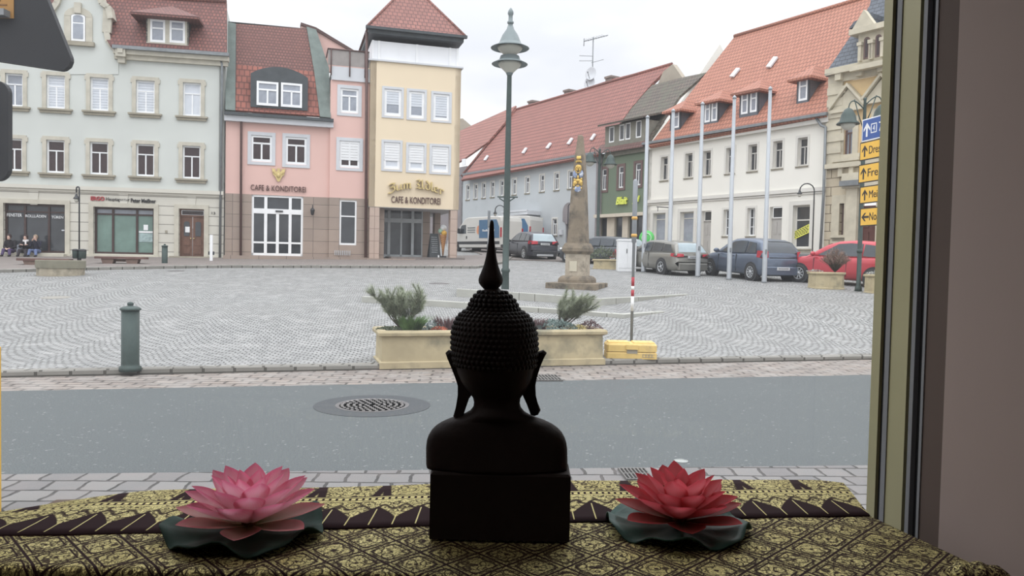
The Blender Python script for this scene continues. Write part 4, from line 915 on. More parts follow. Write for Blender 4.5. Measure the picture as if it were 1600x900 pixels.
for z0, z1, o in ((zm-.12, zm+.1, .3), (zm+.1, zm+.5, .12), (zc0, zc0+(zc1-zc0)*.55, .15), (zc0+(zc1-zc0)*.55, zc1, .45)):
    g = FR.mb(); fb(g, sO, sE, z0, z1, .02, o); g.build('cornice', SANDS, B8)
for k in range(12):
    s = sO+.5+k*1.05; g = FR.mb(); fb(g, s, s+.3, zc0+.05, zc0+(zc1-zc0)*.55+.1, .14, .4); g.build('cornice_bracket', SANDS, B8)
g = FR.mb(); fb(g, sO, sO+.75, zm, zc0, .0, .14)
for k in range(6): z0 = zm+.6+k*(zc0-zm-.6)/6; fb(g, sO, sO+(.95 if k % 2 else .8), z0, z0+.35, .14, .2)
g.build('corner_pilaster', SANDS, B8)
PS = roof_plane(FR, 0, zc1, 66, .35)
slab_px([(1288, 117), (1420, 82), (1420, -30), (1367, -30), (1359, 8), (1340, 40)], PS, SLATE, 'mansard_roof', B8, .2)
pb = hitp(1365, 90, *PS); do = .45; a, b, c, e = FR.rect(1341, 1395, 45, 94, do); g = FR.mb()
fb(g, a, b, c-.3, e, -1.8, do); dm = g.build('stone_dormer', SANDS, B8)
for q in ((1350, 1359, 58, 92), (1368, 1377, 54, 89)):
    r = FR.rect(*q, do); g = FR.mb(); arch(g, (r[0]+r[1])/2, (r[1]-r[0])/2, r[2], r[3], do, do+.03, 1); dw = g.build('arched_window', BROWNF, dm)
    g = FR.mb(); arch(g, (r[0]+r[1])/2, (r[1]-r[0])/2-.08, r[2]+.08, r[3]-.08, do+.03, do+.04, 1); g.build('window_pane', GLASSB, dw)
    g = FR.mb()
    for x in (r[0]-.2, r[1]+.04): fb(g, x, x+.14, r[2]-.05, r[3]-.3, do, do+.16); fb(g, x-.04, x+.18, r[3]-.35, r[3]-.2, do, do+.2)
    g.build('dormer_colonnette', SANDS, dw)
mid = (a+b)/2; g = FR.mb(); fb(g, a-.3, b+.3, e-.1, e+.15, -1.8, do+.3); fb(g, a-.2, b+.2, c-.35, c-.12, do, do+.3); g.build('dormer_cornice', SANDS, dm)
xa, xb = FR.sz(1338, 40, do)[0], FR.sz(1372, 35, do)[0]; xm = (xa+xb)/2; g = FR.mb(); g.prism([(xa, -do, e+.15), (xb, -do, e+.15), (xm, -do, e+.9)], (0, -.3, 0)); g.build('dormer_pediment', SANDS, dm)
m = MB(); pts = [FR.hit(u, v, .4) for u, v in ((1326, 45), (1344, 38), (1358, 34), (1362, 20), (1350, 26), (1334, 34))]; m.prism(pts, -FR.n*1.8); m.build('dormer_side_roof', SLATE, dm)
g = FR.mb(); a, b, c, e = FR.rect(1313, 1343, 282, 290, .5); fb(g, a, b, c, e, .05, .6); g.build('lintel_canopy', MATS['grey_zinc'], B8)
# ================================================================== terrace slabs round the monument
STEP = BLOCK('pale_granite_step', (176, 176, 166), (162, 162, 152), (112, 110, 100), 1.15, 2.0, .012, 0, .8, .25, .3)
def terrace(pts, name):
    """pts: (u, v_bottom, v_top) along the front edge; the step top runs level back into the rising square"""
    m = MB(); fr_ = []
    for u, vb, vt in pts:
        p = gnd(u, vb); h = max(.01, top_z(p, vt)-p.z); fr_.append((p, h))
    top = [p+Vector((0, 0, h)) for p, h in fr_]; cap = []
    for i, (p, h) in enumerate(fr_):
        bkd = max(.05, h/GS*.98); cap.append(p+Vector((0, .38, h)))
    rings = [[p-Vector((0, 0, .4)), t, c_, c_-Vector((0, 0, h+.4))] for (p, h), t, c_ in zip(fr_, top, cap)]
    m.loft(rings, smooth=False); o = struct(m.build(name, STEP))
    m = MB(); rings = []
    for (p, h), c_ in zip(fr_, cap):
        b_ = p+Vector((0, max(.4, h/GS)+.25, h-.0)); rings.append([c_-Vector((0, 0, .006)), b_-Vector((0, 0, .006)), b_-Vector((0, 0, h+.4)), c_-Vector((0, 0, h+.4))])
    m.loft(rings, smooth=False); struct(m.build(name+'_paving', MATS['arcs']))
terrace([(565, 472.5, 463.5), (700, 480.5, 471.5), (850, 489, 482), (975, 497.5, 491.5), (1038, 488.5, 487)], 'lower_terrace_step')
terrace([(713, 463.5, 451.5), (825, 470, 458.5), (937, 478.5, 467), (1010, 469, 463.5), (1076, 461, 459.8)], 'upper_terrace_step')

# ================================================================== milestone obelisk
MON = P('weathered_brown_sandstone', (136, 120, 98), .9, .2, 1.6, bump=.3, dirt=((86, 80, 70), 2.2, .46))
MON2 = P('pale_patched_sandstone', (176, 162, 140), .9, .2, 2.5, bump=.3, dirt=((128, 118, 102), 3, .5))
GILT = P('gilding', (222, 176, 70), .35, .2, 8, metal=.4, dirt=((150, 120, 50), 9, .55)); BLUEP = P('painted_blue_grey', (128, 146, 186), .6, .2, 8, dirt=((222, 224, 228), 10, .5))
pm = gnd(905, 452.5); pm.y += .8; pm.z = gz(pm.x, pm.y)
k = mpp(pm); AZM = math.radians(-20)
om = root('milestone_obelisk', pm, 'tall weathered sandstone milestone obelisk with gilded coat of arms on the stepped terrace', 'monument')
Mm = frame(AZM, (pm.x, pm.y, 0))
def zz(v): return top_z(pm, v)
def sq(m, hw, z, b=.0): return [(-hw, -hw, z), (hw, -hw, z), (hw, hw, z), (-hw, hw, z)]
def stack(prof, mat, name):
    m = MB(Mm); m.loft([sq(m, w_*k/1.28/2, zz(v)) for w_, v in prof], smooth=False); return m.build(name, mat, om)
stack([(101, 470), (101, 442.5), (99, 441.5)], MON, 'base_slab')
stack([(62, 442), (62, 437), (59, 434), (54, 432), (46, 430.5)], MON, 'plinth_moulding')
pd = stack([(40, 430.5), (40, 397)], MON2, 'pedestal')
stack([(42, 397), (48, 394), (51, 393), (51, 388), (47, 384), (42, 380)], MON, 'pedestal_cornice')
sh = stack([(36, 380), (27, 302), (18, 245), (15, 236), (9, 213), (6, 211.5)], MON, 'shaft')
m = MB(Mm); h = 20*k/1.28; m.box(-h*.55, h*.2, -h-.02, -h+.02, zz(424), zz(408)); m.build('inscription_panel', SANDS, pd)
m = MB(Mm); y0 = lambda v: -((18+(v-245)*(9/57))*k/1.28/2)-.02
for x, v, r, s_ in ((0, 248, 2.6, (1.6, .5, 1.2)), (0, 253, 2.2, (2.2, .5, .7)), (0, 262, 3.4, (1.5, .6, 1.1)), (-2.5, 266, 2, (1, .6, 1.4)), (2.5, 266, 2, (1, .6, 1.4)), (-5, 287, 2.6, (1.2, .6, 1.4)), (5, 286, 2.6, (1.2, .6, 1.4)), (0, 283, 3, (1.6, .6, .8)), (0, 278, 1.6, (1, .6, 2)), (0, 292, 1.2, (2.4, .6, 1))):
    m.ball((x*k*.9, y0(v), zz(v)), r*k, 10, 7, s_)
for a_ in range(14): m.ball((math.cos(a_*PI/7)*4.6*k, y0(266)-.02, zz(266)+math.sin(a_*PI/7)*5.2*k), 1.1*k, 6, 5)
for x, v, r in ((-6.5, 282, 1.6), (6.5, 281, 1.6), (-7.5, 290, 2.0), (7, 289, 1.9), (-4.5, 254, 1.2), (4.5, 254, 1.2), (-3, 246, 1.1), (3, 246, 1.1), (-7, 296, 1.3), (6.8, 295, 1.3), (-2.5, 287, 1.6), (2.5, 287, 1.6)): m.ball((x*k*.8, y0(v)+.01, zz(v)), r*k, 8, 6, (1.1, .5, 1.4))
m.build('gilded_arms', GILT, sh)
m = MB(Mm)
for x, v, r, s_ in ((-5.5, 273, 3.4, (1.1, .4, 1.8)), (5, 273, 3.4, (1.1, .4, 1.8)), (0, 297, 3.6, (1.5, .4, 1.2)), (-3, 295, 2.4, (1, .4, 1.2)), (3.4, 295, 2.4, (1, .4, 1.2))): m.ball((x*k*.9, y0(v)+.01, zz(v)), r*k, 10, 7, s_)
m.build('painted_shields', BLUEP, sh)

# ================================================================== lamps and posts
def pole(m, p, prof, n=14):   # prof: (radius, height above p)
    m.lathe([(r, p.z+h) for r, h in prof], n, (p.x, p.y))
LSH = P('lamp_shade_grey_green', (116, 130, 132), .45, .1, 3, metal=.2); LGL = P('lamp_glass_cream', (188, 186, 172), .3, .06)
# big double-dish lamp
pl_ = gnd(789, 457); pl_.y += .3; pl_.z = gz(pl_.x, pl_.y); kl = mpp(pl_)
ol = root('street_lamp', pl_, 'tall green lamp post with two stacked dish shades behind the statue', 'street lamp')
Hh = lambda v: top_z(pl_, v)-pl_.z
m = MB(); pole(m, pl_, [(7*kl, 0), (6.2*kl, .1), (5.6*kl, Hh(426)), (7*kl, Hh(424)), (7*kl, Hh(421)), (5*kl, Hh(419)), (5*kl, Hh(330)), (4.4*kl, Hh(220)), (3.6*kl, Hh(120)), (3.4*kl, Hh(60))], 18); lp = m.build('pole', IRON, ol)
m = MB(); q = pl_+Vector((0, 0, Hh(311))); m.tube([q-Vector((15*kl, 0, -.06)), q+Vector((17*kl, 0, .06))], .02, 6); m.tube([q+Vector((-12*kl, 0, .02)), q+Vector((0, 0, -.12)), q+Vector((13*kl, 0, .06))], .02, 6); m.build('cross_bar', IRON, lp)
def dish(vt, vb, w_, cone):
    m = MB(); pole(m, pl_, [(3*kl, Hh(vb-1)), (w_*.55*kl, Hh(vb-9)), (w_*.6*kl, Hh(vb-10)), (w_*kl*.98, Hh(vb-4)), (w_*kl, Hh(vb-4.6)), (w_*.6*kl, Hh(vb-10.5)), (w_*.55*kl, Hh(vb-14)), (w_*.42*kl, Hh(vb-24)), (w_*.2*kl, Hh(vb-34)), (cone*kl, Hh(vt))] if cone < 5 else [(w_*.55*kl, Hh(vb-9)), (w_*.98*kl, Hh(vb-4)), (w_*kl, Hh(vb-4.6)), (w_*.6*kl, Hh(vb-10.5)), (w_*.52*kl, Hh(vt))], 28); s_ = m.build('lamp_shade', LSH, ol)
    m = MB(); pole(m, pl_, [(3*kl, Hh(vb+12)), (w_*.3*kl, Hh(vb+6)), (w_*.6*kl, Hh(vb-2)), (w_*.66*kl, Hh(vb-6)), (w_*.5*kl, Hh(vb-8))], 24); m.build('lamp_bowl', LGL, s_)
dish(38, 80, 30, 3.5); dish(88, 105, 28, 12)
m = MB(); pole(m, pl_, [(8*kl, Hh(108)), (7*kl, Hh(111)), (4*kl, Hh(118))]); m.build('lamp_collar', LSH, ol)
m = MB(); pole(m, pl_, [(3.2*kl, Hh(38)), (5*kl, Hh(36.5)), (5*kl, Hh(34)), (3.4*kl, Hh(33)), (3.2*kl, Hh(26)), (3.4*kl, Hh(24)), (4.5*kl, Hh(22)), (4.2*kl, Hh(18)), (2*kl, Hh(14)), (.3*kl, Hh(12))]); m.build('finial', LSH, ol)
# crook lamps
def crook(base, top, head, label, extra=None, r=.035, group=None):
    p = gnd(*base) if not isinstance(base, Vector) else base; k = mpp(p); R_ = Vector((cR.x, cR.y, 0)).normalized()
    o = root('lamp_post', p, label, 'street lamp', group)
    zt = top_z(p, top); hx = (head[0]-proj(Vector((p.x, p.y, zt)))[0])*k; zh = top_z(p, head[1]); rr = abs(hx)/2
    path = [Vector((p.x, p.y, zt-rr))+R_*(hx/2)+R_*(-math.copysign(rr, hx)*math.cos(a))+Vector((0, 0, rr*math.sin(a))) for a in [i*PI/8 for i in range(9)]]
    m = MB(); pole(m, p, [(r*2.2, 0), (r*2, .5), (r*1.3, .6), (r, .7)]); m.tube([Vector((p.x, p.y, p.z+.6))]+path+[path[-1]-Vector((0, 0, max(.05, path[-1].z-zh-.05)))], r*.8, 7); m.build('pole', IRON2, o)
    c_ = path[-1]; m = MB(); m.lathe([(.02, zh+.02), (.04, zh-.03), (.06, zh-.1), (.115, zh-.17), (.12, zh-.19), (.03, zh-.18)], 14, (c_.x, c_.y)); s_ = m.build('lamp_shade', IRON2, o)
    m = MB(); m.lathe([(.03, zh-.17), (.075, zh-.18), (.08, zh-.27), (.04, zh-.33)], 12, (c_.x, c_.y)); m.build('lamp_glass', LGL, s_)
    return o, p
o, p = crook((123.8, 417), 292, (119.5, 303), 'slim crook-necked lamp post with grey litter bin, in front of the pale corner house')
def bin_(p):
    e = root('litter_bin', p+Vector((0, 0, .25)), 'dark grey litter bin strapped round the crook-necked lamp post', 'bin'); k = mpp(p); zt, zb = top_z(p, 391), top_z(p, 404)
    M_ = frame(.1, (p.x, p.y-.1, 0)); m = MB(M_); m.lathe([(.11, zb), (.13, zb+.02), (.14, zt-.03), (.13, zt)], 16, (.17, 0)); m.lathe([(.08, zb), (.1, zb+.02), (.11, zt-.03), (.1, zt)], 16, (-.09, 0)); b_ = m.build('bin_body', IRON, e)
    m = MB(M_); m.lathe([(.14, zt-.04), (.145, zt+.02), (.06, zt+.05)], 16, (.17, 0)); m.lathe([(.11, zt-.04), (.115, zt+.02), (.05, zt+.05)], 16, (-.09, 0)); m.build('bin_rim', IRON2, b_)
bin_(p)
pb_ = gnd(1268, 427); crook(pb_, 287, (1250, 297), 'slim crook-necked lamp post at the right end of the white house')
crook(gnd(787, 402), 321, (774, 329), 'slim crook-necked lamp post beside the vans, mostly behind the tall green lamp')
crook(gnd(886, 407.5), 318, (897, 328), 'slim crook-necked lamp post behind the obelisk')
# bell lamp posts
def bell_lamp(base, top, heads, label, r, pole_r, shade_r, span_v):
    p = gnd(*base); k = mpp(p); R_ = Vector((cR.x, cR.y, 0)).normalized(); o = root('bell_lamp_post', p, label, 'street lamp', 'bell-shaded lamp posts')
    m = MB(); zt = top_z(p, top); pole(m, p, [(pole_r*1.7, 0), (pole_r*1.6, .12), (pole_r*1.05, .2), (pole_r, zt-p.z-1.2), (pole_r*.6, zt-p.z-.1), (pole_r*.9, zt-p.z-.05), (.01, zt-p.z)], 12)
    if r: pole(m, p, [(pole_r*1.3, r), (pole_r*1.35, r+.05), (pole_r*1.2, r+.12)], 12)
    po = m.build('pole', IRON, o)
    for u, v in heads:
        zh = top_z(p, v); c_ = Vector((p.x, p.y, 0))+R_*((u-proj(Vector((p.x, p.y, zh)))[0])*k); hx = (c_-Vector((p.x, p.y, 0))).dot(R_)
        pts = [Vector((p.x, p.y, 0))+R_*(hx*(1-math.cos(a))/1.0 if 0 else hx*math.sin(a*.5)**1)+Vector((0, 0, zh+.0+abs(hx)*.55*math.sin(a))) for a in [i*PI/8 for i in range(9)]]
        m = MB(); m.tube(pts, .022, 6); m.tube([Vector((p.x, p.y, zh-.7)), Vector((p.x, p.y, zh-.2))+R_*hx*.35, Vector((p.x, p.y, zh+.35))+R_*hx*.65], .018, 6); m.build('arm', IRON, po)
        S = shade_r; m = MB(); m.lathe([(.04, zh+.06), (S*.35, zh), (S*.62, zh-S*.5), (S*.72, zh-S*1.0), (S, zh-S*1.25), (S, zh-S*1.32), (S*.68, zh-S*1.2)], 20, (c_.x, c_.y)); s_ = m.build('lamp_shade', IRON, po)
        m = MB(); m.lathe([(S*.66, zh-S*1.2), (S*.6, zh-S*1.5), (S*.3, zh-S*1.8), (.02, zh-S*1.85)], 16, (c_.x, c_.y)); m.build('lamp_globe', LGL, s_)
    return p
bell_lamp((1341, 455), 152, [(1326, 172), (1378, 165)], 'green post with bell-shaped lamps on curved arms beside the yellow road signs', 1.3, .07, .37, 0)
bell_lamp((933, 412), 232, [(922, 240), (954, 243)], 'green post with two bell-shaped lamps behind the obelisk', 0, .08, .36, 0)
# flagpoles
ALU = P('pale_aluminium_pole', (158, 164, 170), .35, .06, 2, metal=.2)
fp_px = [((1005.5, 425), 181), ((1045, 428.5), 171), ((1090, 432.5), 160), ((1139, 437), 150), ((1194, 441.7), 136)]
nmz = ['leftmost', 'second from left', 'middle', 'fourth from left', 'rightmost']
for (b_, t_), w_ in zip(fp_px, nmz):
    p = gnd(*b_); H = top_z(p, t_)-p.z; tk = 4.1*mpp(p)
    e = root('flagpole', p, f'tall pale metal flagpole, {w_} of the five along the parked cars', 'flagpole', 'row of five flagpoles')
    m = MB(); pole(m, p, [(tk*1.02, 0), (tk*1.02, .06), (tk*.95, .08), (tk*.62, H-.1)], 14); m.build('pole', ALU, e)
    m = MB(); pole(m, p, [(tk*.75, H-.1), (tk*.8, H-.05), (tk*.4, H), (.01, H+.03)], 10); m.build('cap', ALU, e)
    m = MB(); m.box(p.x-.03, p.x+.03, p.y-tk-.05, p.y-tk*.7, p.z+1.1, p.z+1.25); m.build('cleat', ZINC, e)
# bollards
def bollard(base, top, hw, label):
    p = gnd(*base); r = hw*mpp(p); H = top_z(p, top)-p.z; e = root('bollard', p, label, 'bollard', 'green cast bollards'); m = MB()
    pole(m, p, [(r*1.25, -.02), (r*1.25, .03), (r*1.02, .05), (r*1.02, .08), (r, .1), (r, H*.87)], 24); m.build('shaft', IRON, e)
    m = MB(); pole(m, p, [(r, H*.87), (r*1.18, H*.88), (r*1.18, H*.9), (r*.9, H*.925), (r*.35, H*.94), (r*.3, H*.95), (r*.38, H*.965), (r*.3, H*.99), (.005, H)], 24); m.build('cap', IRON, e); return e
bollard((203.5, 577), 471.5, 13, 'stout dark green bollard with round cap at the road kerb')
bollard((257.3, 414.5), 381, 4.3, 'small dark green bollard in front of the brown house door')
# white marker post left of the cafe
p = gnd(330, 410.5); k = mpp(p); e = root('marker_post', p, 'white square marker post on the pavement between house door and cafe', 'post'); zt = top_z(p, 367)
m = MB(frame(.2, (p.x, p.y, 0))); m.box(-2*k, 2.2*k, -.05, .05, p.z, zt); m.build('post', WHITEP, e); m = MB(frame(.2, (p.x, p.y, 0))); m.box(-4.5*k, 4.5*k, -.02, .02, p.z+.35, p.z+.5); m.box(-2.5*k, 2.7*k, -.1, .1, p.z, p.z+.06); m.build('bracket', IRON2, e)
# thin sign post by the van
p = gnd(762.5, 413.5); e = root('sign_post', p, 'thin grey sign post with narrow edge-on sign beside the white van', 'post'); zt = top_z(p, 330)
m = MB(); pole(m, p, [(.05, 0), (.05, zt-p.z)]); m.build('post', ALU, e); m = MB(frame(1.45, (p.x, p.y, 0))); m.lathe([(.04, 0), (.3, .01), (.3, .03), (.04, .04)], 20); 
v_ = MB(); v_.bbox(p.x-.05, p.x+.06, p.y-.35, p.y+.25, zt-.75, zt+.02, .02); v_.build('edge_on_sign', ZINC, e)
# cabinet
p = gnd(980, 424); p2 = gnd(980, 423); k = mpp(p); e = root('utility_cabinet', p, 'white utility cabinet beside the leftmost flagpole', 'cabinet'); zt = top_z(p, 374)
M_ = frame(.05, (p.x, p.y, 0)); m = MB(M_); m.bbox(-15*k, 14*k, 0, .45, p.z+.0, zt-.05, .02); m.build('body', WHITE2, e); m = MB(M_); m.bbox(-15.6*k, 14.6*k, -.04, .5, zt-.07, zt, .02); m.build('lid', WHITE2, e)
m = MB(M_); m.bbox(-14*k, -.3*k, -.02, .0, p.z+.15, zt-.12, .005); d_ = m.build('door', WHITE2, e); m = MB(M_); m.bbox(0*k, 13.4*k, -.02, 0, p.z+.15, zt-.12, .005); m.build('door', WHITE2, e); m = MB(M_); m.box(-2*k, -1*k, -.04, -.02, p.z+.8, p.z+1.0); m.build('handle', IRON2, d_)
# red-white pole and yellow foot box near the kerb
p = gnd(986, 553); k = mpp(p); e = root('measuring_pole', p, 'slim grey pole with red and white band and orange clips, standing in the yellow box', 'pole')
r = 2.9*k; zt = top_z(p, 280)-p.z; H = lambda v: top_z(p, v)-p.z
m = MB(); pole(m, p, [(r*.8, 0), (r*.8, H(380)), (r*1.3, H(378)), (r*1.3, zt-.03), (r*.6, zt)]); po = m.build('pole', P('grey_galvanised', (138, 144, 150), .5, .1, 4, metal=.2), e)
for v0, v1, mt, nm in ((447, 433, P('signal_red', (198, 40, 56), .5, .05), 'red_band'), (453, 447, WHITEP, 'white_band'), (463, 453, MATS['signal_red'], 'red_band'), (486, 463, WHITE2, 'white_band')):
    m = MB(); pole(m, p, [(r*.84, H(v0)), (r*.84, H(v1))]); m.build(nm, mt, po)
for v in (341, 368): m = MB(); pole(m, p, [(r*1.4, H(v+2.5)), (r*1.7, H(v)), (r*1.4, H(v-2.5))], 10); m.build('orange_clip', P('amber_plastic', (222, 162, 58), .5, .1) if v == 341 else MATS['amber_plastic'], po)
YB = P('yellow_plastic_box', (226, 186, 92), .6, .12, 5, dirt=((180, 150, 90), 5, .55)); p = gnd(987, 561); k = mpp(p); e = root('yellow_foot_box', p, 'long low yellow plastic box with handle at the kerb, right of the stone planter', 'box')
W_ = 39.5*k; zt = top_z(p, 537)-p.z; M_ = frame(-.01, (p.x, p.y, p.z)); m = MB(M_); m.bbox(-W_, W_, 0, .4, 0, zt*.44, .02); m.build('lower_half', YB, e); m = MB(M_); m.bbox(-W_*1.0, W_*1.0, -.0, .41, zt*.47, zt, .03)
up_ = m.build('upper_half', YB, e); m = MB(M_); m.bbox(-.1, .1, -.03, .0, zt*.62, zt*.95, .01); m.build('handle', YB, up_); m = MB(M_); m.box(-.08, .09, -.005, .01, zt*.35, zt*.62); m.build('handle_recess', SILL, up_)
m = MB(M_)
for x in (-.8, -.6, -.4, -.2, .2, .4, .6, .8): m.bbox(x*W_-.05, x*W_+.05, .05, .35, zt, zt+.02, .01)
m.build('top_ribs', YB, up_)
m = MB(M_)
for q in range(4): x = W_*(.42+.12*q); m.box(x, x+.012, -.006, 0, zt*.12, zt*.32); m.box(x, x+.05, -.006, 0, zt*.3, zt*.32); m.box(x, x+.05, -.006, 0, zt*.12, zt*.14)
m.build('embossed_marks', SILL, e)

# ================================================================== benches, basin, A-board, cone
def bench(px0, px1, vt, vb, label, rot=0):
    c_ = gnd((px0+px1)/2, vb); k = mpp(c_); L = (px1-px0)/2*k; zt = top_z(c_, vt); e = root('bench', c_, label, 'bench', 'plank benches before the corner house')
    M_ = frame(FL.az+rot, (c_.x, c_.y+.2, 0)); m = MB(M_); WD = MATS.get('dark_bench_wood') or P('dark_bench_wood', (112, 78, 70), .7, .2, 4)
    for q in range(3): m.bbox(-L, L, -.24+.165*q, -.24+.165*q+.15, zt-.09, zt, .01)
    m.build('seat', WD, e); LG = MATS.get('brown_bench_leg') or P('brown_bench_leg', (124, 98, 86), .8, .15, 4)
    for s_ in (-.5, .45):
        m = MB(M_); m.prism([(L*s_-.16, -.2, c_.z), (L*s_+.16, -.2, c_.z), (L*s_+.24, -.2, zt-.09), (L*s_-.24, -.2, zt-.09)], (0, .4, 0)); m.build('leg', LG, e)
    m = MB(M_); m.box(-L*.5, L*.45, -.04, .04, zt-.2, zt-.1); m.build('stretcher', LG, e)
    return e
bench(149, 223.5, 401, 415.5, 'brown plank bench on two legs under the green-curtained shop window')
bench(28, 103, 404, 417.5, 'brown plank bench behind the low stone basin')
bp_ = gnd(75, 432); k = mpp(bp_); e = root('stone_basin', bp_, 'low round stone basin with moss-dark rim on the square before the seated people', 'basin'); R0 = 34.5*k; zt = top_z(bp_, 406.5)
c_ = (bp_.x, bp_.y+R0); g0 = bp_.z; m = MB(); m.lathe([(R0, g0-.1), (R0, zt-.26)], 12, c_, smooth=False, a0=.2); m.build('basin_wall', P('tan_basin_stone', (168, 156, 132), .9, .15, 2, dirt=((132, 124, 104), 3, .5)), e)
m = MB(); m.lathe([(R0*1.05, zt-.26), (R0*1.05, zt-.01), (R0*1.03, zt), (R0*.8, zt), (R0*.78, zt-.2)], 12, c_, smooth=False, a0=.2); m.build('basin_rim', P('mossy_stone_rim', (128, 124, 104), .9, .15, 2), e)
def aboard():
    p = FY.hit(678, 401, -1.0); p.z = zf+.01; k = mpp(p); e = root('chalkboard_stand', p, 'black A-shaped chalkboard stand beside the ice-cream cone under the arcade', 'sign stand'); zt = top_z(p, 365)
    BL = P('chalkboard_black', (58, 64, 68), .6, .15, 6); h = zt-p.z
    for s_, nm in ((-1, 'board'), (1, 'rear_board')):
        M_ = frame(FP.az, (p.x, p.y, 0)); m = MB(M_); m.prism([(-9*k, s_*.35, p.z), (9*k, s_*.35, p.z), (6.2*k, s_*.03, zt), (-6.2*k, s_*.03, zt)], (0, .03, 0)); b_ = m.build(nm, BL, e)
        if s_ < 0:
            m = MB(M_)
            for q in range(8):
                t = .2+.09*q; y = -.35+.32*t-.012; x0 = -5.5*k+rnd()*k
                while x0 < 4*k:
                    x1 = x0+(.6+1.6*rnd())*k; m.add([(x0, y, p.z+h*t), (x1, y, p.z+h*t), (x1, y+.01, p.z+h*(t+.028)), (x0, y+.01, p.z+h*(t+.028))], [(0, 1, 2, 3)]); x0 = x1+.5*k
            m.build('chalk_writing', P('chalk', (150, 156, 160), .9, .1), b_)
            m = MB(M_); m.box(4*k, 6*k, -.42, -.3, p.z, p.z+.12); m.build('foot', WHITEP, e)
aboard()
def cone():
    p = FY.hit(692, 401, -.9); p.z = zf+.01; k = mpp(p); e = root('ice_cream_display', p, 'giant ice-cream cone display with orange, mint and white scoops under the arcade', 'display'); zt = top_z(p, 368); T = lambda v: top_z(p, v)
    T_ = NT('wafer'); v = T_.uv(rot=.78); b_ = T_.brick(v, lin((226, 158, 92)), lin((218, 150, 86)), lin((176, 112, 60)), .08, .08, .012, 0); done(T_, 'wafer', b_.outputs[0], .7)
    m = MB(); m.lathe([(.8*k, p.z+.04), (2.2*k, T(388)), (5.2*k, T(369)), (5.6*k, T(368)), (5.2*k, T(367))], 20, (p.x, p.y)); m.build('cone', MATS['wafer'], e)
    for x, v, r, c in ((1.5, 364.5, 4.3, (240, 178, 50)), (-4, 361, 4.2, (160, 206, 180)), (0, 356, 5.0, (232, 236, 238))):
        m = MB(); m.ball((p.x+x*k, p.y+(-.08 if x > 1 else .05), T(v)), r*k, 18, 12); m.build('scoop', P('scoop_%d' % c[0], c, .6, .06, 12, bump=.2), e)
    m = MB(); m.bbox(p.x-5*k, p.x+5*k, p.y-.2, p.y+.2, p.z, p.z+.08); m.build('foot', IRON2, e)
cone()
# green round sign
p = at_depth(1010.5, 372, FR.hit(1010.5, 372).y-2.2); e = root('round_sign', p-Vector((0, 0, .9)), 'bright green round sign on a stand behind the leftmost flagpole', 'sign')
k = mpp(p); m = MB(Matrix.Translation(p) @ Vector((-.5, -1, 0)).to_track_quat('Z', 'Y').to_matrix().to_4x4()); m.lathe([(.05, -.04), (12*k, -.03), (12*k, .03), (.05, .04)], 28); s_ = m.build('disc', P('bright_green', (74, 214, 86), .5, .05), e)
m = MB(Matrix.Translation(p) @ Vector((-.5, -1, 0)).to_track_quat('Z', 'Y').to_matrix().to_4x4()); m.lathe([(8*k, .03), (8*k, .06), (6.5*k, .06), (6.5*k, .03)], 24); m.build('ring', P('pale_green', (190, 236, 190), .5, .05), s_)
zg_ = gz(p.x, p.y); m = MB(); m.tube([Vector((p.x, p.y+.05, zg_)), p+Vector((0, .05, 0))], .03, 6); m.build('stand', IRON2, e)
# manholes and drains
def cover(c, rx, mats, name, label, cat, ring=None, dz=.004, lit=None):
    p = gnd(*c); k = mpp(p); e = root(name, p, label, cat); n_ = Vector((-(gz(p.x+.5, p.y)-gz(p.x-.5, p.y)), -(gz(p.x, p.y+.5)-gz(p.x, p.y-.5)), 1)).normalized()
    Mx = Matrix.Translation(p) @ n_.to_track_quat('Z', 'Y').to_matrix().to_4x4(); r = rx*k
    if ring: m = MB(Mx); m.lathe([(ring*k, -.02), (ring*k, dz), (r, dz)], 48, smooth=False); m.build('asphalt_ring', mats[1], e)
    m = MB(Mx); m.lathe([(r, -.02), (r, dz+.003), (r*.9, dz+.003), (r*.89, dz), (.01, dz)], 48, smooth=False); b_ = m.build('cover', mats[0], e)
    if ring:
        m = MB(Mx)
        for q in range(5):
            rr = r*(.18+.16*q); nn = 6+6*q
            for a_ in range(nn): t = 2*PI*a_/nn; m.box(rr*math.cos(t)-.014, rr*math.cos(t)+.014, rr*math.sin(t)-.014, rr*math.sin(t)+.014, dz, dz+.008)
        m.build('cover_studs', mats[2], b_)
CI = P('worn_cast_iron', (100, 97, 97), .6, .2, 8, metal=.3); PATCH = P('fresh_dark_asphalt', (62, 67, 71), .8, .08, 20); STUD = P('worn_stud', (138, 134, 132), .5, .1)
cover((582, 633.5), 57, (CI, PATCH, STUD), 'manhole_cover', 'large round iron manhole cover in a dark asphalt ring on the road', 'manhole cover', 90)
cover((1064, 721), 11, (P('small_cap_iron', (150, 156, 152), .5, .1), None), 'valve_cover', 'small round valve cover at the near edge of the road', 'manhole cover')
cover((87, 465), 21, (P('sett_coloured_cover', (140, 136, 126), .7, .1), None), 'manhole_cover', 'round pale cover flush in the cobbles left of the bollard', 'manhole cover')
cover((686, 443), 16, (CI, 0), 'manhole_cover', 'round dark cover in the cobbles left of the upper terrace step', 'manhole cover')
cover((275, 423.5), 12, (CI, 0), 'manhole_cover', 'round cover in the cobbles below the small green bollard', 'manhole cover')
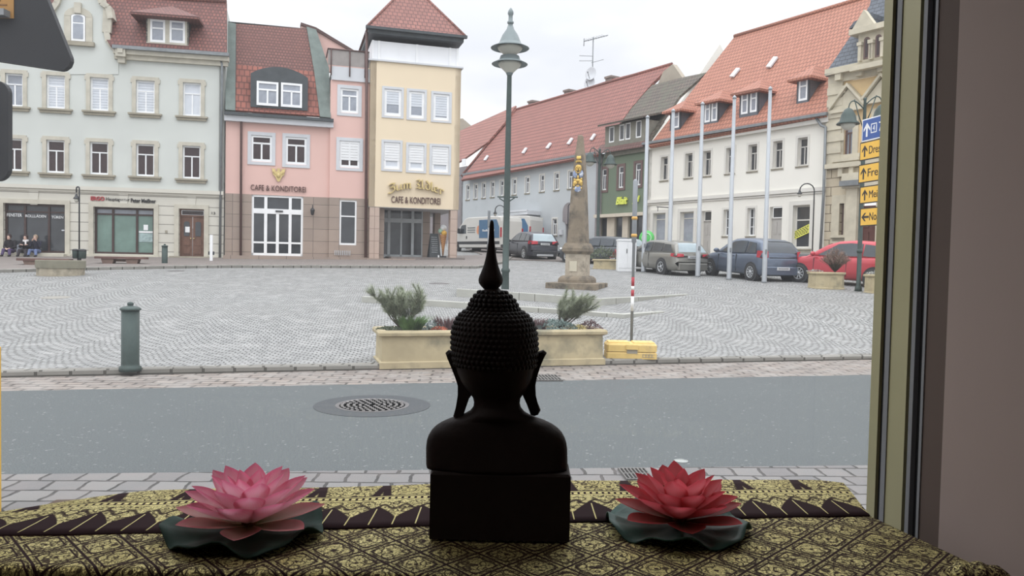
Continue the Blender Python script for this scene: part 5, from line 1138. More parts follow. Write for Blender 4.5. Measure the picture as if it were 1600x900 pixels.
def grate(c0, c1, n, label, z=0):
    (u0, v0), (u1, v1) = c0, c1; A_, B_ = hz(u0, v1, z), hz(u1, v1, z); d_ = (B_-A_); L = d_.length; d_.normalize(); up_ = Vector((-d_.y, d_.x, 0)); Dp = (hz(u0, v0, z)-A_).dot(up_); e = root('drain_grate', A_, label, 'drain')
    Mx = Matrix(((d_.x, up_.x, 0, A_.x), (d_.y, up_.y, 0, A_.y), (0, 0, 1, z), (0, 0, 0, 1)))
    m = MB(Mx); m.box(0, L, 0, Dp, -.02, .004); m.build('drain_pit', P('pit_black', (40, 38, 36), .9, .1) if 'pit_black' not in MATS else MATS['pit_black'], e)
    m = MB(Mx); 
    for y0, y1 in ((0, .06*Dp), (.47*Dp, .53*Dp), (.94*Dp, Dp)): m.box(0, L, y0, y1, .0, .018)
    for q in range(n+1): x = L*q/n; m.box(x-.18*L/n, x+.18*L/n, 0, Dp, .0, .02)
    m.build('grate_bars', P('grate_iron', (104, 101, 97), .6, .2, 9) if 'grate_iron' not in MATS else MATS['grate_iron'], e)
grate((838, 587), (879, 596), 8, 'iron drain grate in the gutter below the stone planter')
grate((980, 734), (1022, 752), 7, 'iron drain grate in the near setts behind the red lotus')
# ================================================================== stone planters and plants
PLST = P('stained_planter_stone', (184, 166, 124), .9, .16, 2.2, bump=.2, dirt=((126, 122, 98), 1.9, .5)); SOIL = P('dark_soil', (74, 64, 54), .95, .2, 9)
def trough(pa, pb, vt, depth, label, oct_=0):
    A_, B_ = gnd(*pa), gnd(*pb); d_ = B_-A_; L = math.hypot(d_.x, d_.y); az = math.atan2(d_.y, d_.x); z = min(A_.z, B_.z); um = (pa[0]+pb[0])/2; mid = (A_+B_)/2; zt = top_z(mid, vt)
    e = root('stone_planter', Vector((mid.x, mid.y, z)), label, 'planter'); M_ = frame(az, (A_.x, A_.y, 0)); c = oct_
    def ring(o, z_): 
        if c: return [(c-o*.4, -o, z_), (L-c+o*.4, -o, z_), (L+o, c, z_), (L+o, depth-c, z_), (L-c, depth+o, z_), (c, depth+o, z_), (-o, depth-c, z_), (-o, c, z_)]
        return [(-o, -o, z_), (L+o, -o, z_), (L+o, depth+o, z_), (-o, depth+o, z_)]
    m = MB(M_); m.loft([ring(.03, z-.03), ring(.03, z+.06), ring(0, z+.075), ring(-.01, zt-.07)], smooth=False); b_ = m.build('planter_body', PLST, e)
    m = MB(M_); m.loft([ring(.0, zt-.09), ring(.045, zt-.07), ring(.05, zt-.03), ring(.03, zt), ring(-.07, zt), ring(-.09, zt-.04)], smooth=False); m.build('planter_rim', PLST, e)
    m = MB(M_); m.loft([ring(-.08, zt-.12), ring(-.08, zt-.02)], smooth=False); m.build('soil', SOIL, e)
    return e, M_, L, zt
def pmat(name, c, v=.3): return P(name, c, .8, v, 14)
NEED = pmat('grey_green_needles', (146, 156, 124)); GRASSG = pmat('fresh_green_grass', (86, 124, 58)); PURP = pmat('purple_heather', (104, 66, 68)); ORNG = pmat('orange_red_leaves', (196, 92, 60)); BLUEG = pmat('blue_green_conifer', (104, 128, 122)); YELG = pmat('yellow_green_leaves', (186, 168, 96)); STEM = pmat('brown_stem', (92, 76, 60)); DEAD = pmat('brown_twigs', (142, 112, 98)); DKG = pmat('dull_green_leaves', (92, 104, 78))
def blades(m, c, n, h, r, w, lean=.5, up=1):
    for _ in range(n):
        a = rnd()*2*PI; rr = r*math.sqrt(rnd()); b_ = Vector(c)+Vector((rr*math.cos(a), rr*math.sin(a)*.7, 0)); hh = h*(.55+.45*rnd()); dx = Vector((math.cos(a), math.sin(a), 0))*hh*lean*(.3+rnd())*(rr/r+.2)
        s_ = Vector((-math.sin(a+1), math.cos(a+1), 0))*w; t = b_+dx+Vector((0, 0, hh*up)); md = b_+dx*.35+Vector((0, 0, hh*.6*up)); m.add([b_-s_, b_+s_, md+s_*.8, t, md-s_*.8], [(0, 1, 2, 4), (4, 2, 3)])
def needles(m, path, n, L, w):
    for i in range(n):
        t = .15+.85*i/n; k_ = t*(len(path)-1); j = min(int(k_), len(path)-2); p = Vector(path[j]).lerp(Vector(path[j+1]), k_-j); d_ = (Vector(path[j+1])-Vector(path[j])).normalized()
        q = Vector((rnd()-.5, rnd()-.5, rnd()-.5)).normalized(); v_ = (d_*.8+q*.9).normalized()*L*(.6+.6*rnd()); s_ = v_.cross(q).normalized()*w; m.add([p-s_, p+s_, p+v_], [(0, 1, 2)])
def pine(c, H_, W__, nb, label, seed, lean=0.0, mat=NEED, nn=170, dens=8):
    random.seed(seed); e = root('dwarf_pine', c, label, 'shrub'); st = MB(); fo = MB()
    for b_ in range(nb):
        a = 2*PI*b_/nb+rnd(); l_ = .35+.65*rnd(); end = Vector((math.cos(a)*W__*l_+lean*H_*.6, math.sin(a)*W__*.5*l_, H_*(.55+.45*rnd()))); pth = [Vector(c), Vector(c)+end*.4+Vector((0, 0, -.02)), Vector(c)+end*.75+Vector((0, 0, .03)), Vector(c)+end]
        st.tube(pth, [.012, .009, .006, .003], 5); needles(fo, pth[1:], nn, .11, .003)
        for _ in range(dens):
            p = pth[1].lerp(pth[3], rnd()); q = p+Vector(((rnd()-.5)*.24+lean*.1, (rnd()-.5)*.2, .05+rnd()*.16)); st.tube([p, q], [.005, .002], 4); needles(fo, [p, q], int(nn*.6), .1, .003)
    st.build('stems', STEM, e); fo.build('needles', mat, e, recalc=False); return e
def tuft(c, n, h, r, w, mat, name, label, cat, lean=.6, seed=1):
    random.seed(seed); m = MB(); blades(m, c, n, h, r, w, lean); return tag(m.build(name, mat, None, recalc=False), label, cat)
def mound(c, n, r, h, s_, mat, name, label, cat, seed=1):
    random.seed(seed); m = MB()
    for _ in range(n):
        a, b_ = rnd()*2*PI, rnd(); rr = r*math.sqrt(rnd()); z = h*max(.1, (1-(rr/r)**2))*(.6+.5*rnd()); p = Vector(c)+Vector((rr*math.cos(a), rr*math.sin(a)*.6, z)); q = Vector((rnd()-.5, rnd()-.5, rnd()*.8)).normalized(); t = q.orthogonal().normalized()
        m.add([p-t*s_*.5, p+q*s_*.5-t*s_*.05, p+q*s_, p+q*s_*.5+t*s_*.5], [(0, 1, 2, 3)])
    # twiggy core
    for _ in range(14): a = rnd()*2*PI; rr = r*rnd()*.8; m.tube([Vector(c), Vector(c)+Vector((rr*math.cos(a), rr*math.sin(a)*.6, h*.8*rnd()+.01))], .003, 4)
    return tag(m.build(name, mat, None, recalc=False), label, cat, None, 'thing')
e, Mt, Lt, zt = trough((596, 571), (942, 566.5), 516, .75, 'long stone planter trough at the kerb, directly behind the statue')
def on(x, y=.35, dz=-.02): return Mt @ Vector((x*Lt, y, zt+dz))
kx = lambda u: (u-596)/(942-596)
pine(on(kx(630)), .58, .47, 14, 'wispy grey-green dwarf pine at the left end of the long planter', 3, -.15)
tuft(on(kx(643), .2), 500, .26, .13, .006, GRASSG, 'grass_tuft', 'bright green grass tuft hanging over the long planter rim', 'plant', .9, 4)
mound(on(kx(612), .3), 260, .22, .05, .035, DKG, 'creeping_plant', 'low dull green creeper at the left corner of the long planter', 'plant', 5)
mound(on(kx(672), .35), 260, .26, .13, .035, BLUEG, 'low_conifer', 'low blue-green conifer sprigs between green grass tuft and orange leaves', 'plant', 6)
mound(on(kx(684), .22), 160, .13, .05, .035, ORNG, 'orange_leaves', 'small orange-red leafy plant in the long planter left of the statue', 'plant', 7)
tuft(on(kx(703), .35), 260, .24, .22, .006, PURP, 'heather', 'purple-brown heather spikes in the long planter left of the statue', 'plant', .35, 8)
tuft(on(kx(838), .35), 240, .2, .2, .006, PURP, 'heather', 'purple-brown heather spikes in the long planter right of the statue', 'plant', .35, 9)
pine(on(kx(880), .4), .5, .32, 11, 'grey-green dwarf pine leaning right over the long planter', 12, 1.0)
mound(on(kx(872), .3), 700, .38, .14, .04, BLUEG, 'low_conifer', 'spreading blue-green conifer at the foot of the right-leaning pine', 'plant', 11)
mound(on(kx(906), .2), 160, .14, .07, .035, YELG, 'yellow_leaves', 'small yellow-green leafy plant beside the dark red one in the planter', 'plant', 13)
mound(on(kx(929), .25), 300, .2, .13, .035, PURP, 'red_leaves', 'dark red leafy mound at the right corner of the long planter', 'plant', 14)
e, Mt, Lt, zt = trough((1258, 450), (1312, 453.5), 425, 1.0, 'stone planter with bare brown bush in front of the red car', .35)
random.seed(5); c_ = Mt @ Vector((Lt*.75, .5, zt)); eb = root('brown_bush', c_, 'bare brown twiggy bush in the stone planter before the red car', 'shrub')
m = MB(); tw = MB()
for _ in range(150):
    a = rnd()*2*PI; l_ = math.sqrt(rnd()); en = c_+Vector((math.cos(a)*.52*l_, math.sin(a)*.48*l_, .86*(1-.45*l_*l_)*(.75+.25*rnd()))); md = c_.lerp(en, .5)+Vector((0, 0, .05)); tw.tube([c_, md, en], [.008, .005, .002], 4)
    for _ in range(26): p = md.lerp(en, rnd()); q = p+Vector((rnd()-.5, rnd()-.5, rnd()*.6))*.16; s_ = Vector((.006, 0, 0)); m.add([p-s_, p+s_, q], [(0, 1, 2)])
tw.build('branches', STEM, eb); m.build('twigs', DEAD, eb, recalc=False)
mound(Mt @ Vector((Lt*.2, .4, zt)), 160, .3, .06, .05, pmat('pale_dry_plants', (170, 170, 160)), 'dry_plants', 'low pale dry plants in the planter before the red car', 'plant', 21)
e, Mt, Lt, zt = trough((1347, 457.5), (1400, 461), 429, 1.0, 'stone planter right of the green lamp post, cut by the window frame', .3)
mound(Mt @ Vector((Lt*.3, .4, zt)), 200, .35, .09, .05, MATS['pale_dry_plants'], 'dry_plants', 'low pale dry plants in the planter right of the lamp post', 'plant', 22)
e, Mt, Lt, zt = trough((927, 420), (966, 421.5), 405, 1.2, 'small stone planter beside the white utility cabinet', 0)
mound(Mt @ Vector((Lt*.3, .5, zt)), 420, .75, .55, .1, DKG, 'planter_shrub', 'dull green shrub in the small planter beside the utility cabinet', 'shrub', 23)
mound(Mt @ Vector((Lt*.85, .5, zt)), 120, .3, .5, .08, pmat('red_blossom', (186, 60, 66)), 'red_flowers', 'red flowers next to the utility cabinet', 'plant', 24)

# ================================================================== cars
TYRE = P('tyre_rubber', (52, 52, 54), .8, .1); RIM = P('alloy_rim', (186, 190, 194), .4, .1, 4, metal=.4); CARGL = P('car_glass_tinted', (58, 66, 74), .08, .2, 1, spec=.6); CARGL2 = P('car_glass_pale', (148, 168, 176), .1, .2, 1, spec=.6)
TAIL = P('tail_light_red', (206, 42, 56), .2, .06); BLKP = P('black_plastic', (54, 56, 60), .6, .1); PLATE = P('number_plate', (204, 206, 208), .5, .04); PLTX = P('plate_marks', (120, 122, 126), .6, .05); CHR = P('chrome_trim', (196, 200, 204), .25, .05, 3, metal=.6); SILV = P('silver_skid', (170, 172, 174), .5, .05)
def interp(tab, x):
    if x <= tab[0][0]: return tab[0][1]
    for (a, b), (c, d) in zip(tab, tab[1:]):
        if x <= c: t = (x-a)/(c-a); return b+(d-b)*t
    return tab[-1][1]
def wheel(Mx, x, y, r, side, par, nsp=8):
    m = MB(Mx @ Matrix.Translation((x, y, r)) @ Matrix.Rotation(-side*PI/2, 4, 'X'))
    m.lathe([(r*.6, -.1), (r*.94, -.1), (r, -.06), (r, .04), (r*.94, .09), (r*.66, .1), (r*.62, .06)], 28); w_ = m.build('wheel', TYRE, par)
    m = MB(Mx @ Matrix.Translation((x, y, r)) @ Matrix.Rotation(-side*PI/2, 4, 'X')); m.lathe([(r*.66, .03), (r*.66, .1), (r*.6, .1), (r*.58, .05), (.01, .04)], 28)
    for q in range(nsp):
        a = 2*PI*q/nsp; c, s_ = math.cos(a), math.sin(a); h = r*.07; m.prism([(r*.12*c-h*s_, r*.12*s_+h*c, .045), (r*.12*c+h*s_, r*.12*s_-h*c, .045), (r*.6*c+h*s_*.7, r*.6*s_-h*c*.7, .06), (r*.6*c-h*s_*.7, r*.6*s_+h*c*.7, .06)], (0, 0, .035))
    m.lathe([(r*.17, .04), (r*.17, .1), (.01, .105)], 14); m.build('rim', RIM, w_)
def car(p, az, label, paint, T, scale=1.0, group=None, name='car', glass=CARGL, rearglass=CARGL2):
    o = root(name, p, label, 'car', group); Mx = Matrix.Translation(p) @ Matrix.Rotation(az, 4, 'Z') @ Matrix.Scale(scale, 4); slope = math.atan(GS*math.sin(az)); Mx = Matrix.Translation(p) @ Matrix.Rotation(az, 4, 'Z') @ Matrix.Rotation(-slope, 4, 'Y') @ Matrix.Scale(scale, 4)
    W = T['W']/2; wb = T['wb']; x0, x1 = -T['ro'], wb+T['fo']; belt = T['belt']; roof = T['roof']; N = 40; rings = []
    for i in range(N+1):
        x = x0+(x1-x0)*i/N; t = (x-x0)/(x1-x0); w_ = W*(1-.16*max(0, (.08-t)/.08)**1.6-.22*max(0, (t-.84)/.16)**1.8); zt = interp(belt, x); zb = .2+.12*max(0, (.04-t)/.04)+.1*max(0, (t-.95)/.05)
        half = [(0, zb), (w_*.86, zb), (w_*.97, zb+.08), (w_, zb+.28), (w_*.985, zt-.22), (w_*.97, zt-.06), (w_*.9, zt), (w_*.5, zt+.025)]
        rings.append([(x, y, z) for y, z in half]+[(x, 0, zt+.03)]+[(x, -y, z) for y, z in reversed(half[1:])])
    m = MB(Mx); m.loft(rings); body = m.build('body', paint, o)
    Hm = max(z for _, z in roof); zbm = min(roof[0][1], roof[-1][1]); lean = T.get('lean', .2)
    def ys(z): return (W*.955)-lean*max(0, (z-zbm))/(Hm-zbm)
    xs = sorted({a for a, _ in roof} | {roof[0][0]+(roof[-1][0]-roof[0][0])*i/30 for i in range(31)}); rings = []
    for x in xs:
        zr = interp(roof, x); zb = zbm-.05; y1 = ys(zr-.05); half = [(ys(zbm), zb), (ys(max(zbm, zr-.06)), max(zb+.01, zr-.06)), (max(.1, y1-.07), zr), (.35, zr+.015)]
        rings.append([(x, y, z) for y, z in half]+[(x, 0, zr+.02)]+[(x, -y, z) for y, z in reversed(half)])
    m = MB(Mx); m.loft(rings); cab = m.build('roof_shell', paint, o)
    for sd in (1, -1):
        for poly in T['side']:
            m = MB(Mx); m.prism([(x, sd*(ys(z)+.001), z) for x, z in poly], (0, sd*.012, 0)); m.build('side_window', glass, cab)
        for x in (0, wb):
            m = MB(Mx @ Matrix.Translation((x, sd*(W-.05), T['r'])) @ Matrix.Rotation(-sd*PI/2, 4, 'X')); m.lathe([(T['r']*1.17, -.15), (T['r']*1.17, .058), (.02, .058)], 28, smooth=False); m.build('wheel_arch', BLKP, body)
            wheel(Mx, x, sd*(W-.07), T['r'], sd, o, T.get('sp', 8))
        xm = roof[-1][0]-.35; m = MB(Mx); m.ball((xm, sd*(W+.1), 1.0), .11, 10, 8, (.6, 1.1, .75)); m.tube([(xm, sd*(W-.03), .96), (xm, sd*(W+.06), .98)], .02, 5); m.build('mirror', paint, o)
        a, b, c, d = T['tail']; m = MB(Mx); wr = W*.86
        m.prism([(x0+.015+.1, sd*(wr+.04), c), (x0-.02, sd*(wr-.0), c+.02), (x0-.0, sd*(wr-a), c+.03), (x0+.03, sd*(wr-a), d-.01), (x0+.04, sd*(wr-.0), d), (x0+.2+b, sd*(W*.985), d), (x0+.25+b*.6, sd*(W*.99), c+.03)], (.04, sd*.012, .0)); m.build('tail_light', TAIL, body)
        m = MB(Mx); m.ball((x1-.16, sd*W*.66, .68), .16, 10, 8, (.6, .9, .6)); m.build('headlight', CHR, body)
        m = MB(Mx); m.box(wb*.42, wb*.42+.14, sd*(W*.985), sd*(W*.985)+sd*.02, .83, .86); m.build('door_handle', paint, body)
        m = MB(Mx); m.box(wb*.36-.006, wb*.36+.006, sd*(W*.97), sd*(W+.002), .3, .9); m.box(wb*.8-.006, wb*.8+.006, sd*(W*.97), sd*(W+.002), .3, .86); m.build('door_gap', BLKP, body)
    # rear and front glass
    def strip_(xa, xb, mat, nm, ins=.12):
        m = MB(Mx); pts = []
        for i in range(7):
            x = xa+(xb-xa)*i/6; z = interp(roof, x); y = max(.2, ys(z)-ins); pts.append([(x, y, z+.02), (x, 0, z+.035), (x, -y, z+.02)])
        m.loft(pts, closed=False, caps=False); m.build(nm, mat, cab, recalc=False)
    strip_(*T['rg'], rearglass, 'rear_window'); strip_(*T['fg'], glass, 'windscreen')
    m = MB(Mx); zb_ = T.get('bz', .42); m.bbox(x0-.05, x0+.12, -W*.8, W*.8, .26, zb_+.12, .03); bu = m.build('rear_bumper', T.get('bump', paint), body)
    if T.get('skid'): m = MB(Mx); m.bbox(x0-.07, x0, -W*.55, W*.55, .26, .36, .02); m.build('skid_plate', SILV, bu)
    zp = T['pz']; m = MB(Mx); m.box(x0-.035+T.get('px', 0), x0+.05+T.get('px', 0), -.26, .26, zp, zp+.11); pl_ = m.build('number_plate', PLATE, body)
    m = MB(Mx)
    for q in range(7): y = -.2+q*.06; m.box(x0-.04+T.get('px', 0), x0-.034+T.get('px', 0), y, y+.035, zp+.03, zp+.085)
    m.build('plate_marks', PLTX, pl_)
    m = MB(Mx); m.box(x0+.02, x0+.07, -W*.6, W*.6, T['tail'][2]+.02, T['tail'][2]+.04); m.build('boot_crease', BLKP, body)
    return o
HATCH = dict(W=1.72, wb=2.575, ro=.62, fo=.8, r=.31, belt=[(-.62, .74), (-.58, .96), (0, .97), (1.2, .93), (2.1, .95), (2.6, .88), (3.1, .76), (3.375, .5)], roof=[(-.58, .92), (-.42, 1.2), (-.25, 1.38), (.1, 1.46), (.8, 1.49), (1.3, 1.45), (1.7, 1.32), (2.25, .98), (2.4, .9)],
    side=[[(-.15, 1.0), (.2, .98), (.42, 1.0), (.42, 1.38), (-.02, 1.34)], [(.48, .98), (1.5, .96), (1.95, .97), (1.3, 1.36), (.9, 1.4), (.48, 1.39)]], rg=(-.54, -.2), fg=(1.6, 2.3), tail=(.14, .05, .82, 1.08), pz=.42, lean=.2, sp=9, px=-.03)
WAGON = dict(W=1.8, wb=2.8, ro=1.0, fo=.8, r=.33, belt=[(-1.0, .62), (-.97, .95), (0, .94), (1.4, .9), (2.3, .92), (2.8, .86), (3.3, .74), (3.6, .5)], roof=[(-.95, .93), (-.8, 1.14), (-.62, 1.33), (-.3, 1.4), (.6, 1.44), (1.3, 1.42), (1.75, 1.3), (2.35, .96), (2.5, .88)],
    side=[[(-.62, .99), (.1, .97), (.1, 1.3), (-.35, 1.28)], [(.16, .97), (.9, .96), (.9, 1.34), (.16, 1.32)], [(.96, .96), (1.95, .95), (1.35, 1.32), (.96, 1.34)]], rg=(-.92, -.55), fg=(1.7, 2.4), tail=(.3, .1, .78, .93), pz=.74, lean=.24, sp=5)
SUVT = dict(W=1.8, wb=2.76, ro=.82, fo=.85, r=.36, belt=[(-.82, .72), (-.78, 1.02), (0, 1.02), (1.4, .98), (2.2, 1.0), (2.8, .94), (3.3, .82), (3.6, .55)], roof=[(-.76, 1.0), (-.6, 1.22), (-.42, 1.43), (-.1, 1.5), (.7, 1.54), (1.3, 1.52), (1.7, 1.4), (2.25, 1.04), (2.4, .96)],
    side=[[(-.45, 1.08), (.15, 1.06), (.15, 1.42), (-.2, 1.4)], [(.21, 1.06), (.9, 1.05), (.9, 1.45), (.21, 1.43)], [(.96, 1.05), (1.9, 1.04), (1.35, 1.42), (.96, 1.45)]], rg=(-.73, -.38), fg=(1.65, 2.3), tail=(.34, .02, .88, 1.08), pz=.86, lean=.22, sp=7, bump=BLKP, skid=True)
AZ = math.radians(124)
def rl(u, v, T, az=AZ, s=1.0):      # rear axle centre from the pixel of the rear left wheel's foot
    p = gnd(u, v); l_ = Vector((-math.sin(az), math.cos(az), 0)); q = p-l_*(T['W']/2*s); q.z = p.z; return q
def paint(n, c, metal=.35): return P(n, c, .28, .04, 1, metal=metal, spec=.6)
car(rl(1171.5, 438.6, HATCH, math.radians(108), 1.1), math.radians(108), 'blue-grey hatchback with white wheel covers parked behind the two rightmost flagpoles', paint('blue_grey_paint', (92, 106, 128)), HATCH, 1.1, 'parked cars', rearglass=CARGL)
car(rl(1032, 428.8, WAGON, math.radians(113)), math.radians(113), 'taupe-grey estate car parked behind the three left flagpoles', paint('taupe_metallic', (134, 132, 124)), WAGON, 1.0, 'parked cars')
car(rl(818, 406, SUVT, math.radians(112)), math.radians(112), 'black off-roader seen from behind, left of the obelisk', paint('near_black_paint', (48, 50, 62), .1), SUVT, 1.0, 'parked cars')
car(rl(952, 414.3, WAGON, math.radians(124)), math.radians(142), 'dark grey estate car mostly hidden behind the obelisk and utility cabinet', paint('dark_grey_paint', (74, 80, 86), .2), WAGON, 1.0, 'parked cars', glass=CARGL)
car(rl(1362, 450, HATCH, math.radians(128), 1.12), math.radians(130), 'bright red car parked behind the octagonal stone planter', paint('bright_red_paint', (214, 52, 66), .1), HATCH, 1.12, 'parked cars')
LIV = P('livery_blue', (60, 112, 158), .5, .08, 3); LIVO = P('livery_orange', (238, 144, 96), .5, .05); VANP = paint('van_white_paint', (206, 204, 198), 0)
def van(p, az, label, sc_=1.0, lv=1):
    o = root('delivery_van', p, label, 'van', 'white delivery vans'); Mx = Matrix.Translation(p) @ Matrix.Rotation(az, 4, 'Z') @ Matrix.Scale(sc_, 4); W = 1.02
    out = [(-.95, .38), (-1.0, .6), (-.98, 2.2), (-.9, 2.46), (-.6, 2.52), (2.6, 2.52), (2.95, 2.42), (3.4, 1.98), (3.95, 1.4), (4.3, 1.26), (4.75, 1.08), (4.9, .8), (4.9, .38)]
    cx, cz = 1.9, 1.2; rings = []
    for y, k_ in ((-W, .955), (-W*.985, .985), (-W*.9, 1), (W*.9, 1), (W*.985, .985), (W, .955)): rings.append([(cx+(x-cx)*(1-(1-k_)*.5), y*(1-.06*max(0, (z-1.2)/1.3)), cz+(z-cz)*k_) for x, z in out])
    m = MB(Mx); m.loft(rings, smooth=False); b_ = m.build('body', VANP, o)
    yy = lambda z: W*(1-.06*max(0, (z-1.2)/1.3))
    def panel(poly, mat, nm, par, t=.012):
        for sd in (1, -1): m = MB(Mx); m.prism([(x, sd*(yy(z)-.002), z) for x, z in poly], (0, sd*t, 0)); m.build(nm, mat, par)
    panel([(2.75, 1.38), (3.62, 1.38), (3.3, 1.95), (2.8, 2.0)], CARGL, 'side_window', b_)
    panel([(-.9, .62), (-.6, .62), (4.3, .62), (4.3, .82), (-.9, .82)], BLKP, 'side_rubbing_strip', b_)
    if lv:
        panel([(-.85, 1.05), (.35, 1.05), (1.25, 1.05), (1.35, 2.3), (-.5, 2.3), (-.8, 1.8)], LIV, 'blue_livery_panel', b_, .016)
        panel([(1.35, 1.3)]+[(1.4+.16*math.cos(a)*1.0, 1.62+.3*math.sin(a)) for a in (-1.2, -.5, .2, .9, 1.6)]+[(1.35, 1.9)], LIVO, 'orange_livery_mark', b_, .02)
        for sd in (1, -1):
            m = MB(Mx)
            for q in range(10): x = -.35+q*.13; h_ = .09+.05*(q % 3 == 0); m.box(x, x+.08, sd*1.0, sd*1.03, 1.5, 1.5+h_)
            m.build('livery_lettering', WHITEP, b_); m = MB(Mx)
            for r_ in range(3):
                for q in range(8): x = 1.75+q*.11; m.box(x, x+.07, sd*.99, sd*1.02, 1.75-r_*.16, 1.81-r_*.16)
            m.build('livery_lettering', BLKP if r_ < 0 else MATS['grey_zinc'], b_)
    for x in (0, 3.9):
        for sd in (1, -1):
            m = MB(Mx @ Matrix.Translation((x, sd*(W-.06), .4)) @ Matrix.Rotation(-sd*PI/2, 4, 'X')); m.lathe([(.42, -.15), (.42, .07), (.02, .07)], 26, smooth=False); m.build('wheel_arch', BLKP, b_); wheel(Mx, x, sd*(W-.06), .36, sd, o, 6)
    for sd in (1, -1):
        m = MB(Mx); m.bbox(-1.02, -.95, sd*.98-.06, sd*.98+.06, 1.1, 1.75, .01); m.build('tail_light', TAIL, b_); m = MB(Mx); m.bbox(3.3, 3.5, sd*1.2-.1, sd*1.2+.1, 1.4, 1.75, .03); m.tube([(3.4, sd*.98, 1.45), (3.4, sd*1.15, 1.5)], .03, 5); m.build('mirror', BLKP, o)
        m = MB(Mx); m.prism([(4.35, sd*.7, 1.22), (4.75, sd*.7, 1.06), (4.78, sd*.98, .9), (4.4, sd*1.0, 1.1)], (0, 0, .03)); m.build('headlight', CHR, b_); m = MB(Mx); m.box(2.62, 2.72, sd*1.0, sd*1.03, 1.0, 1.2); m.build('door_handle', BLKP, b_)
    m = MB(Mx); m.prism([(3.42, -.85, 1.99), (3.93, -.95, 1.44), (3.93, .95, 1.44), (3.42, .85, 1.99)], (.02, 0, .03)); m.build('windscreen', CARGL, b_)
    m = MB(Mx); m.bbox(4.85, 4.95, -.95, .95, .38, .75, .03); m.bbox(-1.08, -.95, -.95, .95, .4, .6, .03); m.build('bumper', BLKP, b_); return o
def solve_van(u_rear, D, az, sc_):
    p = at_depth(u_rear, 400, D); return Vector((p.x, p.y, gz(p.x, p.y)))
van(solve_van(784, 50, 0, 1), math.radians(132), 'white delivery van with blue livery panel seen from its left side', .94)
van(solve_van(819, 54.5, 0, 1), math.radians(150), 'white and blue delivery van behind the black off-roader', .98)

